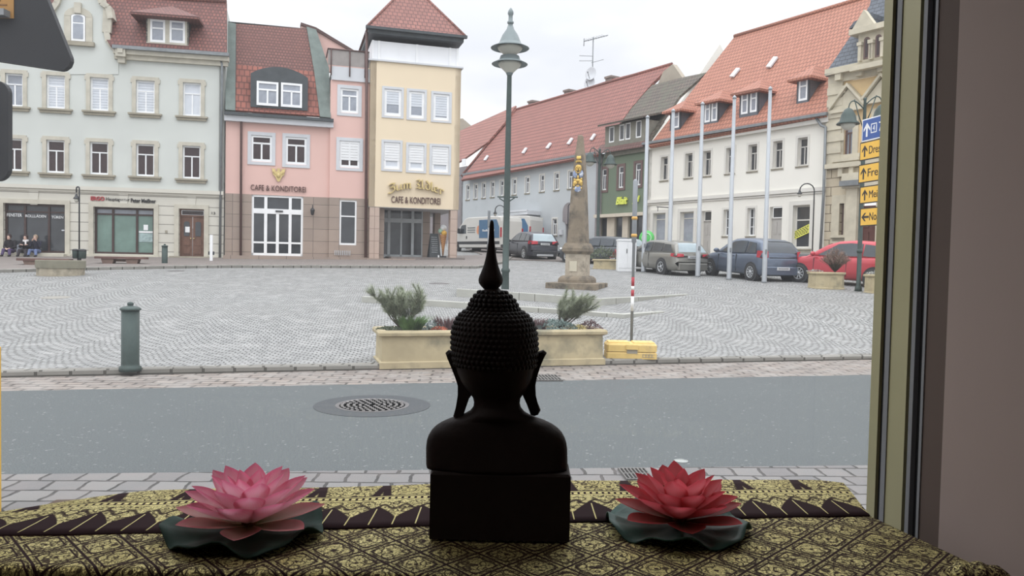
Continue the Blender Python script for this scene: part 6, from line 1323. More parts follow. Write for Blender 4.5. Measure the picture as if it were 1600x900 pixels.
# ================================================================== seated people
SKIN = P('skin', (206, 162, 142), .6, .05); 
g = FL.mb(); r = FL.rect(4, 104, 396, 400); zled = r[3]; fb(g, sh1[0]-.2, sh1[1]+.1, FL.sz(50, 410)[1]-.6, zled, .1, .55); g.build('window_ledge', STONE, B1)
def rem(ob, v=.018, sm_=4):
    md = ob.modifiers.new('join', 'REMESH'); md.mode = 'VOXEL'; md.voxel_size = v; md.use_smooth_shade = True
    ms = ob.modifiers.new('soften', 'SMOOTH'); ms.iterations = sm_; ms.factor = .5; return ob
def caps(m, pts, rs, n=10):
    pts = [Vector(p) for p in pts]; m.tube(pts, rs, n)
    for p, r_ in zip(pts, rs): m.ball(p, r_*.99, n, 8)
def person(u, label, hairc, top, trous, shoe, headlean=.0, arms='lap', scarf=None, feet_v=413, sc_=1.0):
    s = FL.sz(u, 385, .4)[0]; hip = FL.w(s, zled+.1, .38); fwd = FL.n; rt = FL.e; gf = FL.w(s, 0, 1.0); zf_ = gz(gf.x, gf.y)+.1
    o = root('person', Vector((hip.x, hip.y, zf_)), label, 'person', 'people sitting before the dark shop window')
    Mx = Matrix(((rt.x, fwd.x, 0, hip.x), (rt.y, fwd.y, 0, hip.y), (0, 0, 1, hip.z), (0, 0, 0, 1))); S = sc_; fz = zf_-hip.z
    hd = Vector((0, .1+headlean*.3, .62*S)); nk = Vector((0, .04+headlean*.15, .46*S)); ch = Vector((0, .02, .33*S)); hips = Vector((0, 0, 0))
    sh_ = [(sd*.17*S, .03, .41*S) for sd in (-1, 1)]; el = {'lap': [(sd*.22*S, .1, .17*S) for sd in (-1, 1)], 'crossed': [(sd*.22*S, .14, .2*S) for sd in (-1, 1)], 'face': [(sd*.2*S, .2, .22*S) for sd in (-1, 1)]}[arms]
    hn = {'lap': [(sd*.07*S, .32, .1*S) for sd in (-1, 1)], 'crossed': [(-sd*.06*S, .27, .27*S) for sd in (-1, 1)], 'face': [(sd*.08*S, .26, .48*S) for sd in (-1, 1)]}[arms]
    kn_ = [(sd*.12*S, .44*S, .03) for sd in (-1, 1)]; ft = [(sd*.15*S, .5*S, fz+.08) for sd in (-1, 1)]
    m = MB(Mx); caps(m, [hips, ch, nk], [.11, .12, .05]); m.ball(hd, .1*S, 14, 12, (.8, .95, 1.15)); m.ball(hd+Vector((0, .09*S, -.02)), .022, 8, 6, (.8, 1, 1.2)); m.ball(hd+Vector((0, .05, -.08*S)), .055*S, 10, 8)
    for i in (0, 1):
        m.ball(hd+Vector(((-1, 1)[i]*.082*S, 0, -.01)), .02, 6, 6, (.5, 1, 1.4)); caps(m, [sh_[i], el[i], hn[i]], [.05, .04, .026]); h = Vector(hn[i]); d_ = (h-Vector(el[i])).normalized(); sd_ = d_.cross(Vector((0, 0, 1))).normalized(); caps(m, [h, h+d_*.07], [.028, .03])
        for q in range(4): b_ = h+d_*.08+sd_*(-.027+.018*q); caps(m, [b_, b_+d_*.035-Vector((0, 0, .008)), b_+d_*(.055+.01*(q in (1, 2)))-Vector((0, 0, .022))], [.009, .0085, .008], 6)
        caps(m, [h+sd_*.03*(1 if i else -1), h+d_*.05+sd_*.05*(1 if i else -1)], [.012, .009], 6); caps(m, [(0.08*(-1, 1)[i], 0, 0), kn_[i], ft[i]], [.075, .055, .04])
    b_ = rem(m.build('body', SKIN, o), .012, 2)
    m = MB(Mx); caps(m, [hips+Vector((0, 0, .02)), Vector((0, .02, .2*S)), ch, nk-Vector((0, .0, .03))], [.14, .145, .15, .075]); m.ball(ch+Vector((0, 0, .02)), .15, 12, 8, (1.25, .8, .7))
    for i in (0, 1): e_, h_ = Vector(el[i]), Vector(hn[i]); caps(m, [sh_[i], e_, e_.lerp(h_, .85)], [.075, .058, .042])
    rem(m.build('jacket', top, o), .016)
    m = MB(Mx)
    for i in (0, 1): k_, f_ = Vector(kn_[i]), Vector(ft[i]); caps(m, [(0.08*(-1, 1)[i], -.02, .0), k_, k_.lerp(f_, .95)], [.1, .075, .06])
    rem(m.build('trousers', trous, o), .016)
    for i in (0, 1): m = MB(Mx); f_ = Vector(ft[i]); caps(m, [f_+Vector((0, -.04, -.035)), f_+Vector((0, .08, -.045)), f_+Vector((0, .15, -.05))], [.045, .045, .035]); rem(m.build('shoe', shoe, o), .012, 2)
    m = MB(Mx); m.ball(hd+Vector((0, -.018, .02)), .108*S, 14, 12, (.9, .98, 1.12))
    if hairc[1]: caps(m, [hd+Vector((0, -.06, 0)), hd+Vector((0, -.08, -.12)), nk+Vector((0, -.07, -.1))], [.09, .09, .06])
    hb = m.build('hair', hairc[0], o); md = MB(Mx)
    if scarf: m = MB(Mx); m.lathe([(.06, nk.z-.06), (.12, nk.z-.04), (.13, nk.z+.02), (.1, nk.z+.06), (.07, nk.z+.05)], 14, (nk.x, nk.y+.02)); caps(m, [(.02, nk.y+.12, nk.z), (.04, nk.y+.14, nk.z-.16)], [.045, .035]); rem(m.build('scarf', scarf, o), .014)
    m = MB(Mx)
    for sd in (-1, 1): m.ball(hd+Vector((sd*.032, .088*S, .012)), .009, 6, 5)
    m.build('eyes', BLKP, b_); m = MB(Mx); m.ball(hd+Vector((0, .098*S, -.055)), .014, 8, 5, (1.5, .4, .4)); m.build('mouth', P('lips', (168, 96, 92), .6, .05) if 'lips' not in MATS else MATS['lips'], b_)
    return o
HB = P('dark_brown_hair', (62, 44, 44), .8, .1); BJ = P('black_jacket', (42, 38, 44), .9, .1); NJ = P('navy_jacket', (40, 40, 60), .9, .1); PU = P('purple_trousers', (84, 66, 112), .9, .08); JE = P('blue_jeans', (98, 116, 164), .9, .15, 8); DT = P('dark_trousers', (58, 52, 58), .9, .1); SHO = P('dark_shoes', (48, 44, 48), .7, .1)
person(16.5, 'person in black jacket and purple trousers sitting left, looking down at hands', (HB, 0), BJ, PU, SHO, .25, 'lap')
person(41, 'person in black jacket with white scarf sitting between two others', (HB, 1), BJ, DT, SHO, .0, 'crossed', P('white_scarf', (224, 222, 222), .9, .06))
person(57, 'person in dark jacket and blue jeans sitting right, hands near face', (P('light_brown_hair', (150, 126, 104), .8, .1), 0), NJ, JE, SHO, .1, 'face')
# grey bag between the people
q = FL.w(FL.sz(30.5, 390, .4)[0], zled, .35); e = root('backpack', q, 'pale grey backpack on the ledge between the left and middle person', 'bag'); m = MB(frame(FL.az, (q.x, q.y, q.z))); m.bbox(-.13, .13, -.1, .1, 0, .38, .05); m.build('bag_body', P('pale_grey_canvas', (140, 146, 158), .9, .1), e); m = MB(frame(FL.az, (q.x, q.y, q.z))); m.tube([(-.05, 0, .37), (-.03, 0, .43), (.03, 0, .43), (.05, 0, .37)], .012, 6); m.bbox(-.1, .1, -.15, -.09, .04, .2, .02); m.build('bag_pocket', MATS['pale_grey_canvas'], e)

# ================================================================== road signs
SY = P('sign_yellow', (250, 184, 38), .5, .03); SB = P('sign_blue', (44, 88, 178), .5, .03); SK = P('sign_black', (52, 42, 36), .5, .03); SBK = P('sign_back_grey', (96, 98, 104), .6, .1, 3); SPOST = P('sign_post_grey', (140, 144, 148), .5, .1, metal=.3)
DS_ = 24.0; A_ = at_depth(1345.5, 290, DS_); FSg = Fr((A_.x, A_.y), math.radians(-79.5)); FSg.n = Vector((math.sin(FSg.az), -math.cos(FSg.az), 0))
if (EYE-FSg.O).dot(FSg.n) < 0: FSg = Fr((A_.x, A_.y), math.radians(100.5))
kS = A_.y/FPX
def sx(u, v=290): return FSg.sz(u, v)[0]
Ls = 2.3; e = root('road_sign_post', FSg.w(1.2, gz(*FSg.w(1.2, 0).to_2d()), -.1), 'grey post pair carrying the blue and yellow direction signs at the window edge', 'sign post', None)
for s_ in (.9, 2.0): zb__ = gz(*FSg.w(s_, 0, -.08).to_2d()); m = MB(); m.tube([FSg.w(s_, zb__, -.08), FSg.w(s_, FSg.sz(1350, 184)[1], -.08)], .045, 8); m.build('post', SPOST, e)
def arrow(m, s, z, h, o, left=False):
    def R(pts): return [(s+(z_ if left else x_), -o, z+(x_ if left else z_)) for x_, z_ in pts]
    w_ = h*.09; k_ = -1 if left else 1
    m.prism(R([(-w_, -h*.5*k_), (w_, -h*.5*k_), (w_, h*.3*k_), (-w_, h*.3*k_)]), (0, -.006, 0))
    m.prism(R([(0, h*.5*k_), (h*.36, h*.08*k_), (h*.36, -h*.1*k_), (0, h*.26*k_)]), (0, -.006, 0)); m.prism(R([(0, h*.5*k_), (-h*.36, h*.08*k_), (-h*.36, -h*.1*k_), (0, h*.26*k_)]), (0, -.006, 0))
def dsign(px, txt, label, mat, edge, fg, ul=None, blue=False):
    u0, v0, v1 = px; s0_, z1_ = FSg.sz(u0, v0); z0_ = FSg.sz(u0, v1)[1]; o = root('direction_sign', FSg.w(s0_+1.1, z0_), label, 'road sign', 'direction signs on the post'); L = 2.25; m = FSg.mb()
    fb(m, s0_, s0_+L, z0_, z1_, -.02, 0); b_ = m.build('sign_plate', edge, o); t = .035; m = FSg.mb(); fb(m, s0_+t, s0_+L-t, z0_+t, z1_-t, 0, .004); m.build('sign_face', mat, b_)
    H_ = z1_-z0_; m = FSg.mb(); arrow(m, s0_+.25, (z0_+z1_)/2, H_*.62, .004, txt == 'Nossen'); m.build('arrow', fg, b_)
    def T3(tx, xa, xb, za, zb__):
        cu = bpy.data.curves.new('t', 'FONT'); cu.body = tx; cu.extrude = .003; cu.resolution_u = 3; ob = bpy.data.objects.new('t', cu); COL.objects.link(ob); dg = bpy.context.evaluated_depsgraph_get(); me = bpy.data.meshes.new_from_object(ob.evaluated_get(dg)); xs = [v.co.x for v in me.vertices]; ys_ = [v.co.y for v in me.vertices]; a, b, c, d = min(xs), max(xs), min(ys_), max(ys_)
        m = FSg.mb(); m.add([(xa+(v.co.x-a)/(b-a)*(xb-xa), -(.008+v.co.z), za+(v.co.y-c)/(d-c)*(zb__-za)) for v in me.vertices], [tuple(p.vertices) for p in me.polygons]); bpy.data.objects.remove(ob); bpy.data.curves.remove(cu); bpy.data.meshes.remove(me); m.build('sign_lettering', fg, b_)
    if blue:
        m = FSg.mb(); x0, x1, z0, z1 = s0_+.44, s0_+.72, z0_+H_*.3, z0_+H_*.72
        for q in ((x0, x1, z0, z0+.03), (x0, x1, z1-.03, z1), (x0, x0+.03, z0, z1), (x1-.03, x1, z0, z1)): fb(m, *q, .004, .008)
        m.build('number_box', fg, b_); T3('4', s0_+.53, s0_+.63, z0+.06, z1-.06); T3(txt, s0_+.82, s0_+1.15, z0_+H_*.3, z0_+H_*.72)
    else: T3(txt, s0_+.46, s0_+.46+.135*len(txt), z0_+H_*.3, z0_+H_*.72)
dsign((1347.5, 187.5, 222), '72', 'blue motorway direction sign with white arrow, topmost of the stack', SB, WHITEP, WHITEP, blue=True)
dsign((1344, 223.5, 252), 'Dresden', 'yellow direction sign reading Dresden with upward arrow', SY, SK, SK)
dsign((1342, 258, 287), 'Freital', 'yellow direction sign reading Freital with upward arrow', SY, SK, SK)
dsign((1344, 292, 319), 'Meißen', 'yellow direction sign reading Meißen with upward arrow', SY, SK, SK)
dsign((1344.5, 325.5, 354), 'Nossen', 'yellow direction sign reading Nossen with leftward arrow, lowest of the stack', SY, SK, SK)
# backs of the traffic signs outside, upper left
D0 = 3.6
def rounded(pts, r, n=6):
    out = []
    for i in range(len(pts)):
        p, a, b = Vector(pts[i]), Vector(pts[i-1]), Vector(pts[(i+1) % len(pts)]); d1, d2 = (a-p).normalized(), (b-p).normalized(); ang = d1.angle(d2); t = r/math.tan(ang/2); s_, e_ = p+d1*t, p+d2*t; c = p+(d1+d2).normalized()*(r/math.sin(ang/2))
        for k_ in range(n+1): q = s_.lerp(e_, k_/n); out.append(c+(q-c).normalized()*r)
    return out
def signback(px_pts, r, label, name, extra=None):
    P_ = [at_depth(u, v, D0) for u, v in px_pts]; y = D0; pts = rounded([Vector((p.x, 0, p.z)) for p in P_], r)
    c_ = sum((Vector((p.x, y, p.z)) for p in pts), Vector())/len(pts); o = root(name, c_, label, 'road sign'); m = MB(); m.prism([Vector((p.x, y, p.z)) for p in pts], (0, .03, 0)); b_ = m.build('sign_plate', P('dark_sign_back', (34, 36, 42), .6, .1, 6) if 'dark_sign_back' not in MATS else MATS['dark_sign_back'], o)
    m = MB()
    for v_ in ((min(p.z for p in pts)*.7+max(p.z for p in pts)*.3), (min(p.z for p in pts)*.3+max(p.z for p in pts)*.7)): m.box(c_.x-.12, c_.x+.12, y-.05, y, v_-.015, v_+.015)
    m.build('mounting_clamp', SPOST, b_); return o, b_
o, b_ = signback([(120, 114), (-185, 68), (-5, -195)], .05, 'dark back of a triangular traffic sign with orange sticker, upper left corner', 'triangular_sign')
q0, q1 = at_depth(-30, 28, D0), at_depth(22, -12, D0); m = MB(); m.box(q0.x, q1.x, D0-.004, D0, q0.z, q1.z); s_ = m.build('orange_sticker', P('orange_sticker', (186, 126, 44), .6, .1, 10), b_)
m = MB()
for q in range(5):
    z = q0.z+.018+q*.02
    if z < q1.z-.01: m.box(q0.x+.03, q1.x-.03-.03*(q % 2), D0-.006, D0-.004, z, z+.006)
m.build('sticker_print', P('sticker_print', (150, 96, 40), .7, .1), s_)
signback([(13, 283), (-120, 280), (-120, 122), (13, 126)], .06, 'dark back of a rounded rectangular sign at the left window edge', 'rectangular_sign')
p = hz(-60, 700, 0); q_ = at_depth(-55, 400, D0+.08); e = root('traffic_sign_post', Vector((q_.x, D0+.08, 0)), 'grey post of the traffic signs just outside the window at left', 'sign post'); m = MB(); m.tube([Vector((q_.x, D0+.08, 0)), Vector((q_.x, D0+.08, 3.2))], .03, 10); m.build('post', SPOST, e)
p = at_depth(3.5, 690, 4.6); zt_, zb_ = at_depth(0, 540, 4.4).z, 0; p.x += .014; e = root('yellow_post', Vector((p.x-.1, 4.4, 0)), 'yellow plastic post at the very left edge beside the near setts', 'post'); m = MB(); m.bbox(p.x-.22, p.x+.0, 4.4, 4.6, 0, zt_, .03); m.build('post_body', P('traffic_yellow', (232, 176, 40), .5, .06), e); m = MB(); m.bbox(p.x-.24, p.x-.0, 4.38, 4.62, 0, .05, .02); m.build('foot', BLKP, e)
# ================================================================== the shop window, sill and room
DS = .95
K = 1.3; HT = .39*K; ZT = CAMZ-HT
def tp(u, v, z=ZT): return hz(u, v, z)
FRG = P('dull_gold_anodised_frame', (184, 178, 134), .38, .06, 2, metal=.15); FRD = P('dark_gasket', (40, 40, 44), .6, .1); FRS = P('grey_seal_strip', (136, 138, 142), .5, .05); FRB = P('brown_reveal_paint', (104, 88, 80), .8, .06); WALLI = P('taupe_wall_paint', (176, 158, 150), .9, .04, 1.2, bump=.08); ROOMW = P('room_wall_paint', (120, 110, 104), .9, .05); CEIL = P('room_ceiling_paint', (140, 134, 128), .9, .05); FLOORM = P('dark_room_floor', (70, 60, 54), .7, .15)
YW = 2.04; XR = .905
# frame strips stand where the reveal meets the table edge; positions found on the table top
def rx(u, v): p = tp(u, v); return p
c1, c2, c3 = rx(1355, 806), rx(1440, 848), rx(1560, 893)
Xr = c1.x
zT, zB = 3.1, .3
def vstrip(name, pts, mat, parent=None):
    m = MB(); m.prism([Vector((x, y, zB)) for x, y in pts], (0, 0, zT-zB)); return m.build(name, mat, parent)
strips = [(1355, 1368, FRG, 0), (1368, 1377, FRD, .012), (1377, 1384, FRS, -.004), (1384, 1411, FRG, .0), (1411, 1417, FRD, .014), (1417, 1423, FRS, -.002), (1423, 1434, FRD, .016), (1434, 1438, FRS, .0), (1438, 1474, FRB, .004)]
def y_on(u, X_=XR):                      # depth at which the sight line of column u meets the reveal plane
    d = ray(u, 450); return X_*d.y/d.x
Y_far = y_on(1366)
fr_root = root('shop_window_frame', Vector((XR, Y_far, zB)), 'dull gold metal window frame with dark gaskets, right of the display', 'window frame')
n_ = len(strips)
for i, (ua, ub, mt, rec) in enumerate(strips):
    ya, yb = y_on(ua+11), y_on(ub+11)
    vstrip('frame_profile' if mt is FRG or mt is FRB else ('gasket' if mt is FRD else 'seal_strip'), [(XR+rec*.6, ya), (XR+rec*.6, yb), (XR+.2, yb), (XR+.2, ya)], mt, fr_root)
Yw = yb; Xf = XR
# right wall of the room, running back past the camera
m = MB(); m.prism([(XR-.004, Yw, 0), (XR+.3, Yw, 0), (XR+.3, -3.2, 0), (XR-.004, -3.2, 0)], (0, 0, 3.1)); struct(m.build('wall_right', WALLI))
# front wall around the opening (below sill, above, beyond)
m = MB(); m.box(-2.6, Xf+.3, YW-.05, YW+.12, -.3, .78); struct(m.build('wall_front', ROOMW))
m = MB(); m.box(-2.6, Xf+.6, YW-.05, YW+.12, 2.95, 3.3); struct(m.build('trim_1', ROOMW))
m = MB(); m.box(-2.8, -2.1, YW-.05, YW+.12, -.3, 3.3); struct(m.build('wall_front', ROOMW))
m = MB(); xk = XR*(YW+.14)/Y_far+.004; m.prism([(XR+.02, Y_far, -.3), (Xf+.7, Y_far, -.3), (Xf+.7, YW+.12, -.3), (xk, YW+.12, -.3)], (0, 0, 3.6)); struct(m.build('wall_front', FRG))
m = MB(); m.box(-2.9, -2.7, -3.3, YW, 0, 3.3); struct(m.build('wall_left', ROOMW))
m = MB(); m.box(-2.9, 1.3, -3.5, -3.3, 0, 3.3); struct(m.build('wall_back', ROOMW))
m = MB(); m.box(-2.9, 1.5, -3.5, YW+.12, 3.1, 3.3); struct(m.build('ceiling', CEIL))
m = MB(); m.box(-2.9, 1.5, -3.5, YW, -.1, .1); struct(m.build('floor', FLOORM))
# glass pane
T = NT('window_glass'); T.t.nodes.remove(T.b); tr = T.n('ShaderNodeBsdfTransparent'); gl_ = T.n('ShaderNodeBsdfGlossy'); gl_.inputs['Roughness'].default_value = .02; mx = T.n('ShaderNodeMixShader'); fz_ = T.n('ShaderNodeFresnel'); fz_.inputs[0].default_value = 1.35
ge_ = T.n('ShaderNodeNewGeometry'); T.l(T.math('MULTIPLY', fz_.outputs[0], T.math('SUBTRACT', 1.0, ge_.outputs['Backfacing'])), mx.inputs[0]); du_ = T.n('ShaderNodeBsdfTranslucent'); du_.inputs[0].default_value = (.95, .97, 1, 1); md_ = T.n('ShaderNodeMixShader'); md_.inputs[0].default_value = .022; T.l(tr.outputs[0], md_.inputs[1]); T.l(du_.outputs[0], md_.inputs[2]); T.l(md_.outputs[0], mx.inputs[1]); T.l(gl_.outputs[0], mx.inputs[2]); T.l(mx.outputs[0], T.out.inputs[0])  # weak white translucent share put into the pane as haze, lifting dark tones
wr = MB(); wr.box(-2.1, XR*(YW+.03)/Y_far-.0, YW+.03, YW+.042, .78, 2.95); struct(wr.build('window_1', T.m))
# display table under the cloth
SW = P('display_table_wood', (120, 100, 84), .6, .15, 4)
dt = root('display_table', Vector((-.1, 1.3, .1)), 'low wooden display table under the gold brocade, its top hidden by the cloth', 'table')
pts = [tp(*q) for q in ((-150, 858), (-40, 838), (12, 815), (88, 777), (250, 774), (660, 769), (890, 759), (1120, 756), (1296, 759), (1346, 806), (1425, 842), (1530, 887))]; pts.append(Vector((pts[0].x-.1, pts[-1].y, ZT)))
m = MB(); m.prism([Vector((p.x, p.y, ZT-.035)) for p in pts], (0, 0, .03)); m.build('table_top', SW, dt)
for x, y in ((-.75, 1.25), (.62, 1.25), (-.6, 1.62), (.6, 1.6)): m = MB(); m.bbox(x-.025, x+.025, y-.025, y+.025, .1, ZT-.035, .004); m.build('leg', SW, dt)
# ================================================================== brocade cloth
def cloth_mat(name, band):
    T = NT(name); v = T.n('ShaderNodeUVMap').outputs[0]; s = T.n('ShaderNodeSeparateXYZ'); T.l(v, s.inputs[0]); u_, w_ = s.outputs[0], s.outputs[1]
    M = T.math
    def step(x, e_, s_=.004): n = T.n('ShaderNodeMapRange', interpolation_type='SMOOTHSTEP'); T.val(n.inputs[0], x); n.inputs[1].default_value = e_-s_; n.inputs[2].default_value = e_+s_; return n.outputs[0]
    def tri(x, per): return M('ABSOLUTE', M('SUBTRACT', M('MULTIPLY', M('FRACT', M('DIVIDE', x, per)), 2.0), 1.0))   # 1 at 0, 0 at half
    if band: cv = T.n('ShaderNodeCombineXYZ'); T.l(u_, cv.inputs[0]); T.l(M('MULTIPLY', w_, .24), cv.inputs[1]); v = cv.outputs[0]
    wv = T.n('ShaderNodeTexVoronoi', feature='DISTANCE_TO_EDGE'); T.l(v, wv.inputs[0]); wv.inputs['Scale'].default_value = 95
    cur = T.n('ShaderNodeTexNoise'); T.l(v, cur.inputs[0]); cur.inputs['Scale'].default_value = 62; cur.inputs['Detail'].default_value = 1.5; cur.inputs['Distortion'].default_value = 3.2
    lace = M('ABSOLUTE', M('SUBTRACT', cur.outputs[0], .5)); lace = step(lace, .026, .018)     # curly dark lines
    v1 = T.n('ShaderNodeTexVoronoi', feature='F1'); T.l(v, v1.inputs[0]); v1.inputs['Scale'].default_value = 42; v1.inputs['Randomness'].default_value = .7
    ros = step(M('ABSOLUTE', M('SUBTRACT', M('FRACT', M('MULTIPLY', v1.outputs['Distance'], 2.7)), .5)), .13, .08); lace = M('MULTIPLY', lace, ros)
    grain = step(T.noise(v, 300, 2), .47, .07)
    if not band:
        # diamond lattice with a narrow ladder strip between rows of curled lozenges
        S = .1; a = M('ADD', u_, M('MULTIPLY', w_, .95)); b = M('SUBTRACT', u_, M('MULTIPLY', w_, .95))
        ta, tb = tri(a, S), tri(b, S)         # 1 on lattice lines
        mn = M('MAXIMUM', ta, tb)
        ladder = M('MULTIPLY', step(mn, .72), M('SUBTRACT', 1.0, step(mn, .93)))
        l1 = M('SUBTRACT', step(mn, .66, .02), step(mn, .75, .02)); l2 = step(mn, .93, .02)
        beads = step(tri(M('ADD', u_, M('MULTIPLY', w_, 3.0)), .012), .25, .1)
        # scalloped lozenge inside a cell
        ring = M('MULTIPLY', M('SUBTRACT', 1.0, ta), M('SUBTRACT', 1.0, tb)); sc_ = M('ADD', ring, M('MULTIPLY', M('SINE', M('MULTIPLY', cur.outputs[0], 40.0)), .03))
        r1 = M('SUBTRACT', step(sc_, .10, .02), step(sc_, .17, .02)); r2 = M('SUBTRACT', step(sc_, .42, .02), step(sc_, .47, .02)); r3 = step(sc_, .86, .03)
        dark = M('MAXIMUM', M('MAXIMUM', l1, l2), M('MAXIMUM', r1, M('MAXIMUM', r2, r3)))
        dark = M('MAXIMUM', dark, M('MULTIPLY', M('SUBTRACT', 1.0, lace), .92)); dark = M('MAXIMUM', dark, M('MULTIPLY', M('MULTIPLY', ladder, M('SUBTRACT', 1.0, beads)), .6))
        gold = M('SUBTRACT', 1.0, M('MINIMUM', dark, 1.0)); gold = M('MULTIPLY', gold, M('ADD', .4, M('MULTIPLY', grain, .6)))
    else:
        # w_ runs 0 (near, scalloped dark hem) to 1 (far edge); u_ in metres
        per = .088; t = tri(u_, per); t2 = tri(M('ADD', u_, per*.5), per)
        # dark hem with thin needles reaching down from each finial
        shape = M('ADD', .30, M('MULTIPLY', M('POWER', t, 1.4), .16)); shape = M('SUBTRACT', shape, M('MULTIPLY', M('POWER', t2, 3.0), .10))
        fill = step(w_, .5, .004); scal = step(M('SUBTRACT', w_, shape), 0.0, .012)
        needle = M('MULTIPLY', step(t2, .972, .014), M('MULTIPLY', step(w_, .05), M('SUBTRACT', 1.0, step(w_, .3)))); needle2 = M('MULTIPLY', M('MULTIPLY', step(t, .972, .014), step(w_, .05)), M('SUBTRACT', 1.0, step(w_, .4))); needle = M('MAXIMUM', needle, needle2)
        lower = M('MULTIPLY', scal, M('SUBTRACT', 1.0, step(w_, .60)))
        gap = M('SUBTRACT', 1.0, step(M('ABSOLUTE', M('SUBTRACT', M('SUBTRACT', w_, .44), M('MULTIPLY', M('SINE', M('MULTIPLY', u_, 4*PI/per)), .045))), .022, .01))
        lower = M('MULTIPLY', lower, M('SUBTRACT', 1.0, M('MULTIPLY', gap, .9)))
        lines = M('MAXIMUM', M('SUBTRACT', step(w_, .60), step(w_, .615)), M('SUBTRACT', step(w_, .685), step(w_, .70)))
        bead = M('MULTIPLY', M('MULTIPLY', step(w_, .632), M('SUBTRACT', 1.0, step(w_, .668))), step(tri(u_, .0135), .38, .1))
        up = step(w_, .72); per2 = .135; tt = tri(u_, per2); sweep = M('ADD', M('MULTIPLY', tt, .9), M('MULTIPLY', M('SUBTRACT', w_, .72), -.55)); vee = M('SUBTRACT', 1.0, M('MULTIPLY', step(sweep, .62, .03), M('SUBTRACT', 1.0, step(sweep, .86, .03))))
        upper = M('MULTIPLY', up, vee); mot = M('MAXIMUM', lower, upper)
        gold = M('MULTIPLY', mot, M('MULTIPLY', M('ADD', .08, M('MULTIPLY', lace, .92)), M('ADD', .4, M('MULTIPLY', grain, .6))))
        gold = M('MAXIMUM', gold, M('MAXIMUM', lines, M('MAXIMUM', bead, M('MULTIPLY', needle, .8))))
    gcol = T.mix(T.ramp(T.noise(v, 6, 3), [(.35, 0.0), (.7, 1.0)]), lin((222, 208, 134)), lin((240, 228, 158)))
    col = T.mix(gold, lin((46, 24, 28)), gcol); T.bump(gold, .35, .0015)
    done(T, name, col, .75, 0, .12); T.val(T.b.inputs['Metallic'], M('MULTIPLY', gold, .55)); T.val(T.b.inputs['Roughness'], M('SUBTRACT', .8, M('MULTIPLY', gold, .35))); T.b.inputs['Sheen Weight'].default_value = .0
    return T.m
CLA, CLB = cloth_mat('gold_diamond_brocade', False), cloth_mat('gold_border_brocade', True)
# outline of the cloth read on the table plane
ft = [(-10, 838), (250, 834), (560, 826), (700, 822), (890, 817), (1140, 811), (1358, 806.5)]       # hem of the border (near edge)
bt = [(75, 771), (250, 768), (480, 763), (660, 757), (890, 753), (1120, 750), (1312, 753)]           # far edge
Fp = [tp(*q) for q in ft]; Bp = [tp(*q) for q in bt]
yh = sum(p.y for p in Fp)/len(Fp)
def crv(P_, x):
    for a, b in zip(P_, P_[1:]):
        if x <= b.x or b is P_[-1]: t = (x-a.x)/(b.x-a.x); return a.y+(b.y-a.y)*t
x_l, x_r = Bp[0].x, Bp[-1].x
m = MB(); N = 120; vs = []; uvs = []; fs = []
xl0, xr0 = tp(-10, 838).x-.25, Fp[-1].x+.002
for i in range(N+1):
    t = i/N; xf = xl0+(xr0-xl0)*t; yf = crv(Fp, xf) if xf > Fp[0].x else Fp[0].y
    xb = (x_l-.0)+(x_r-x_l)*t; 
    if t < .12: k_ = (.12-t)/.12; xb = x_l-.0+(x_r-x_l)*t-.16*k_; yb_ = crv(Bp, max(xb, x_l))-.24*k_**1.5
    else: yb_ = crv(Bp, xb)
    if t > .97: yb_ -= .02*((t-.97)/.03)
    for j in range(9):
        q = j/8; x = xf+(xb-xf)*q; y = yf+(yb_-yf)*q; z = ZT+.002+.0012*math.sin(x*31+q*3)*math.sin(q*PI)+.002*math.sin(x*9+1)*q
        vs.append((x, y, z)); uvs.append((x, q))
for i in range(N):
    for j in range(8): a = i*9+j; fs.append((a, a+9, a+10, a+1))
# hem thickness and far drop
for (dx, dy, dz) in ((0, 0, -.004),):
    base = len(vs)
    for i in range(N+1): p = vs[i*9]; vs.append((p[0], p[1], ZT-.002)); uvs.append((p[0], .001))
    for i in range(N): fs.append((i*9, base+i, base+i+1, (i+1)*9))
    base = len(vs)
    for i in range(N+1): p = vs[i*9+8]; vs.append((p[0], p[1]+.004, ZT-.02)); uvs.append((p[0], .99))
    for i in range(N): fs.append((i*9+8, (i+1)*9+8, base+i+1, base+i))
m.add(vs, fs, True, uvs); bc = m.build('border_cloth', CLB, None, recalc=False)
tag(bc, 'dark maroon brocade border cloth with gold scrolls and a dotted line along the far edge', 'tablecloth')
# main cloth with edge falling over toward the viewer and lying against the wall at right
m = MB(); vs = []; uvs = []; fs = []; N = 140; Mj = 60
Rr = [tp(1362, 809), tp(1402, 828), tp(1440, 846), tp(1500, 871), tp(1560, 889)]
Yn = tp(800, 897).y; 
for i in range(N+1):
    t = i/N; xf = -1.25+(Fp[-1].x+1.25)*t; yf = (crv(Fp, xf) if xf > Fp[0].x else Fp[0].y)+.012; xn = -1.25+(Rr[-1].x-.01+1.25)*t
    for j in range(Mj+1):
        q = j/Mj; s_ = q*1.35; y = yf+(Yn-yf)*min(1, s_)
        x = xf+(xn-xf)*min(1, s_); z = ZT+.0006*math.sin(x*23+y*17)+.004*max(0, t-.93)/.07*0
        if s_ > 1: k_ = (s_-1)/.35; r_ = .012; a = min(k_*3, 1)*PI/2; y = Yn-r_*math.sin(a)-.006*k_; z = ZT-r_*(1-math.cos(a))-max(0, k_-.33)*.42
        vs.append((x, y, z)); uvs.append((x, yf-s_*(yf-Yn)))
for i in range(N):
    for j in range(Mj): a = i*(Mj+1)+j; fs.append((a, a+Mj+1, a+Mj+2, a+1))
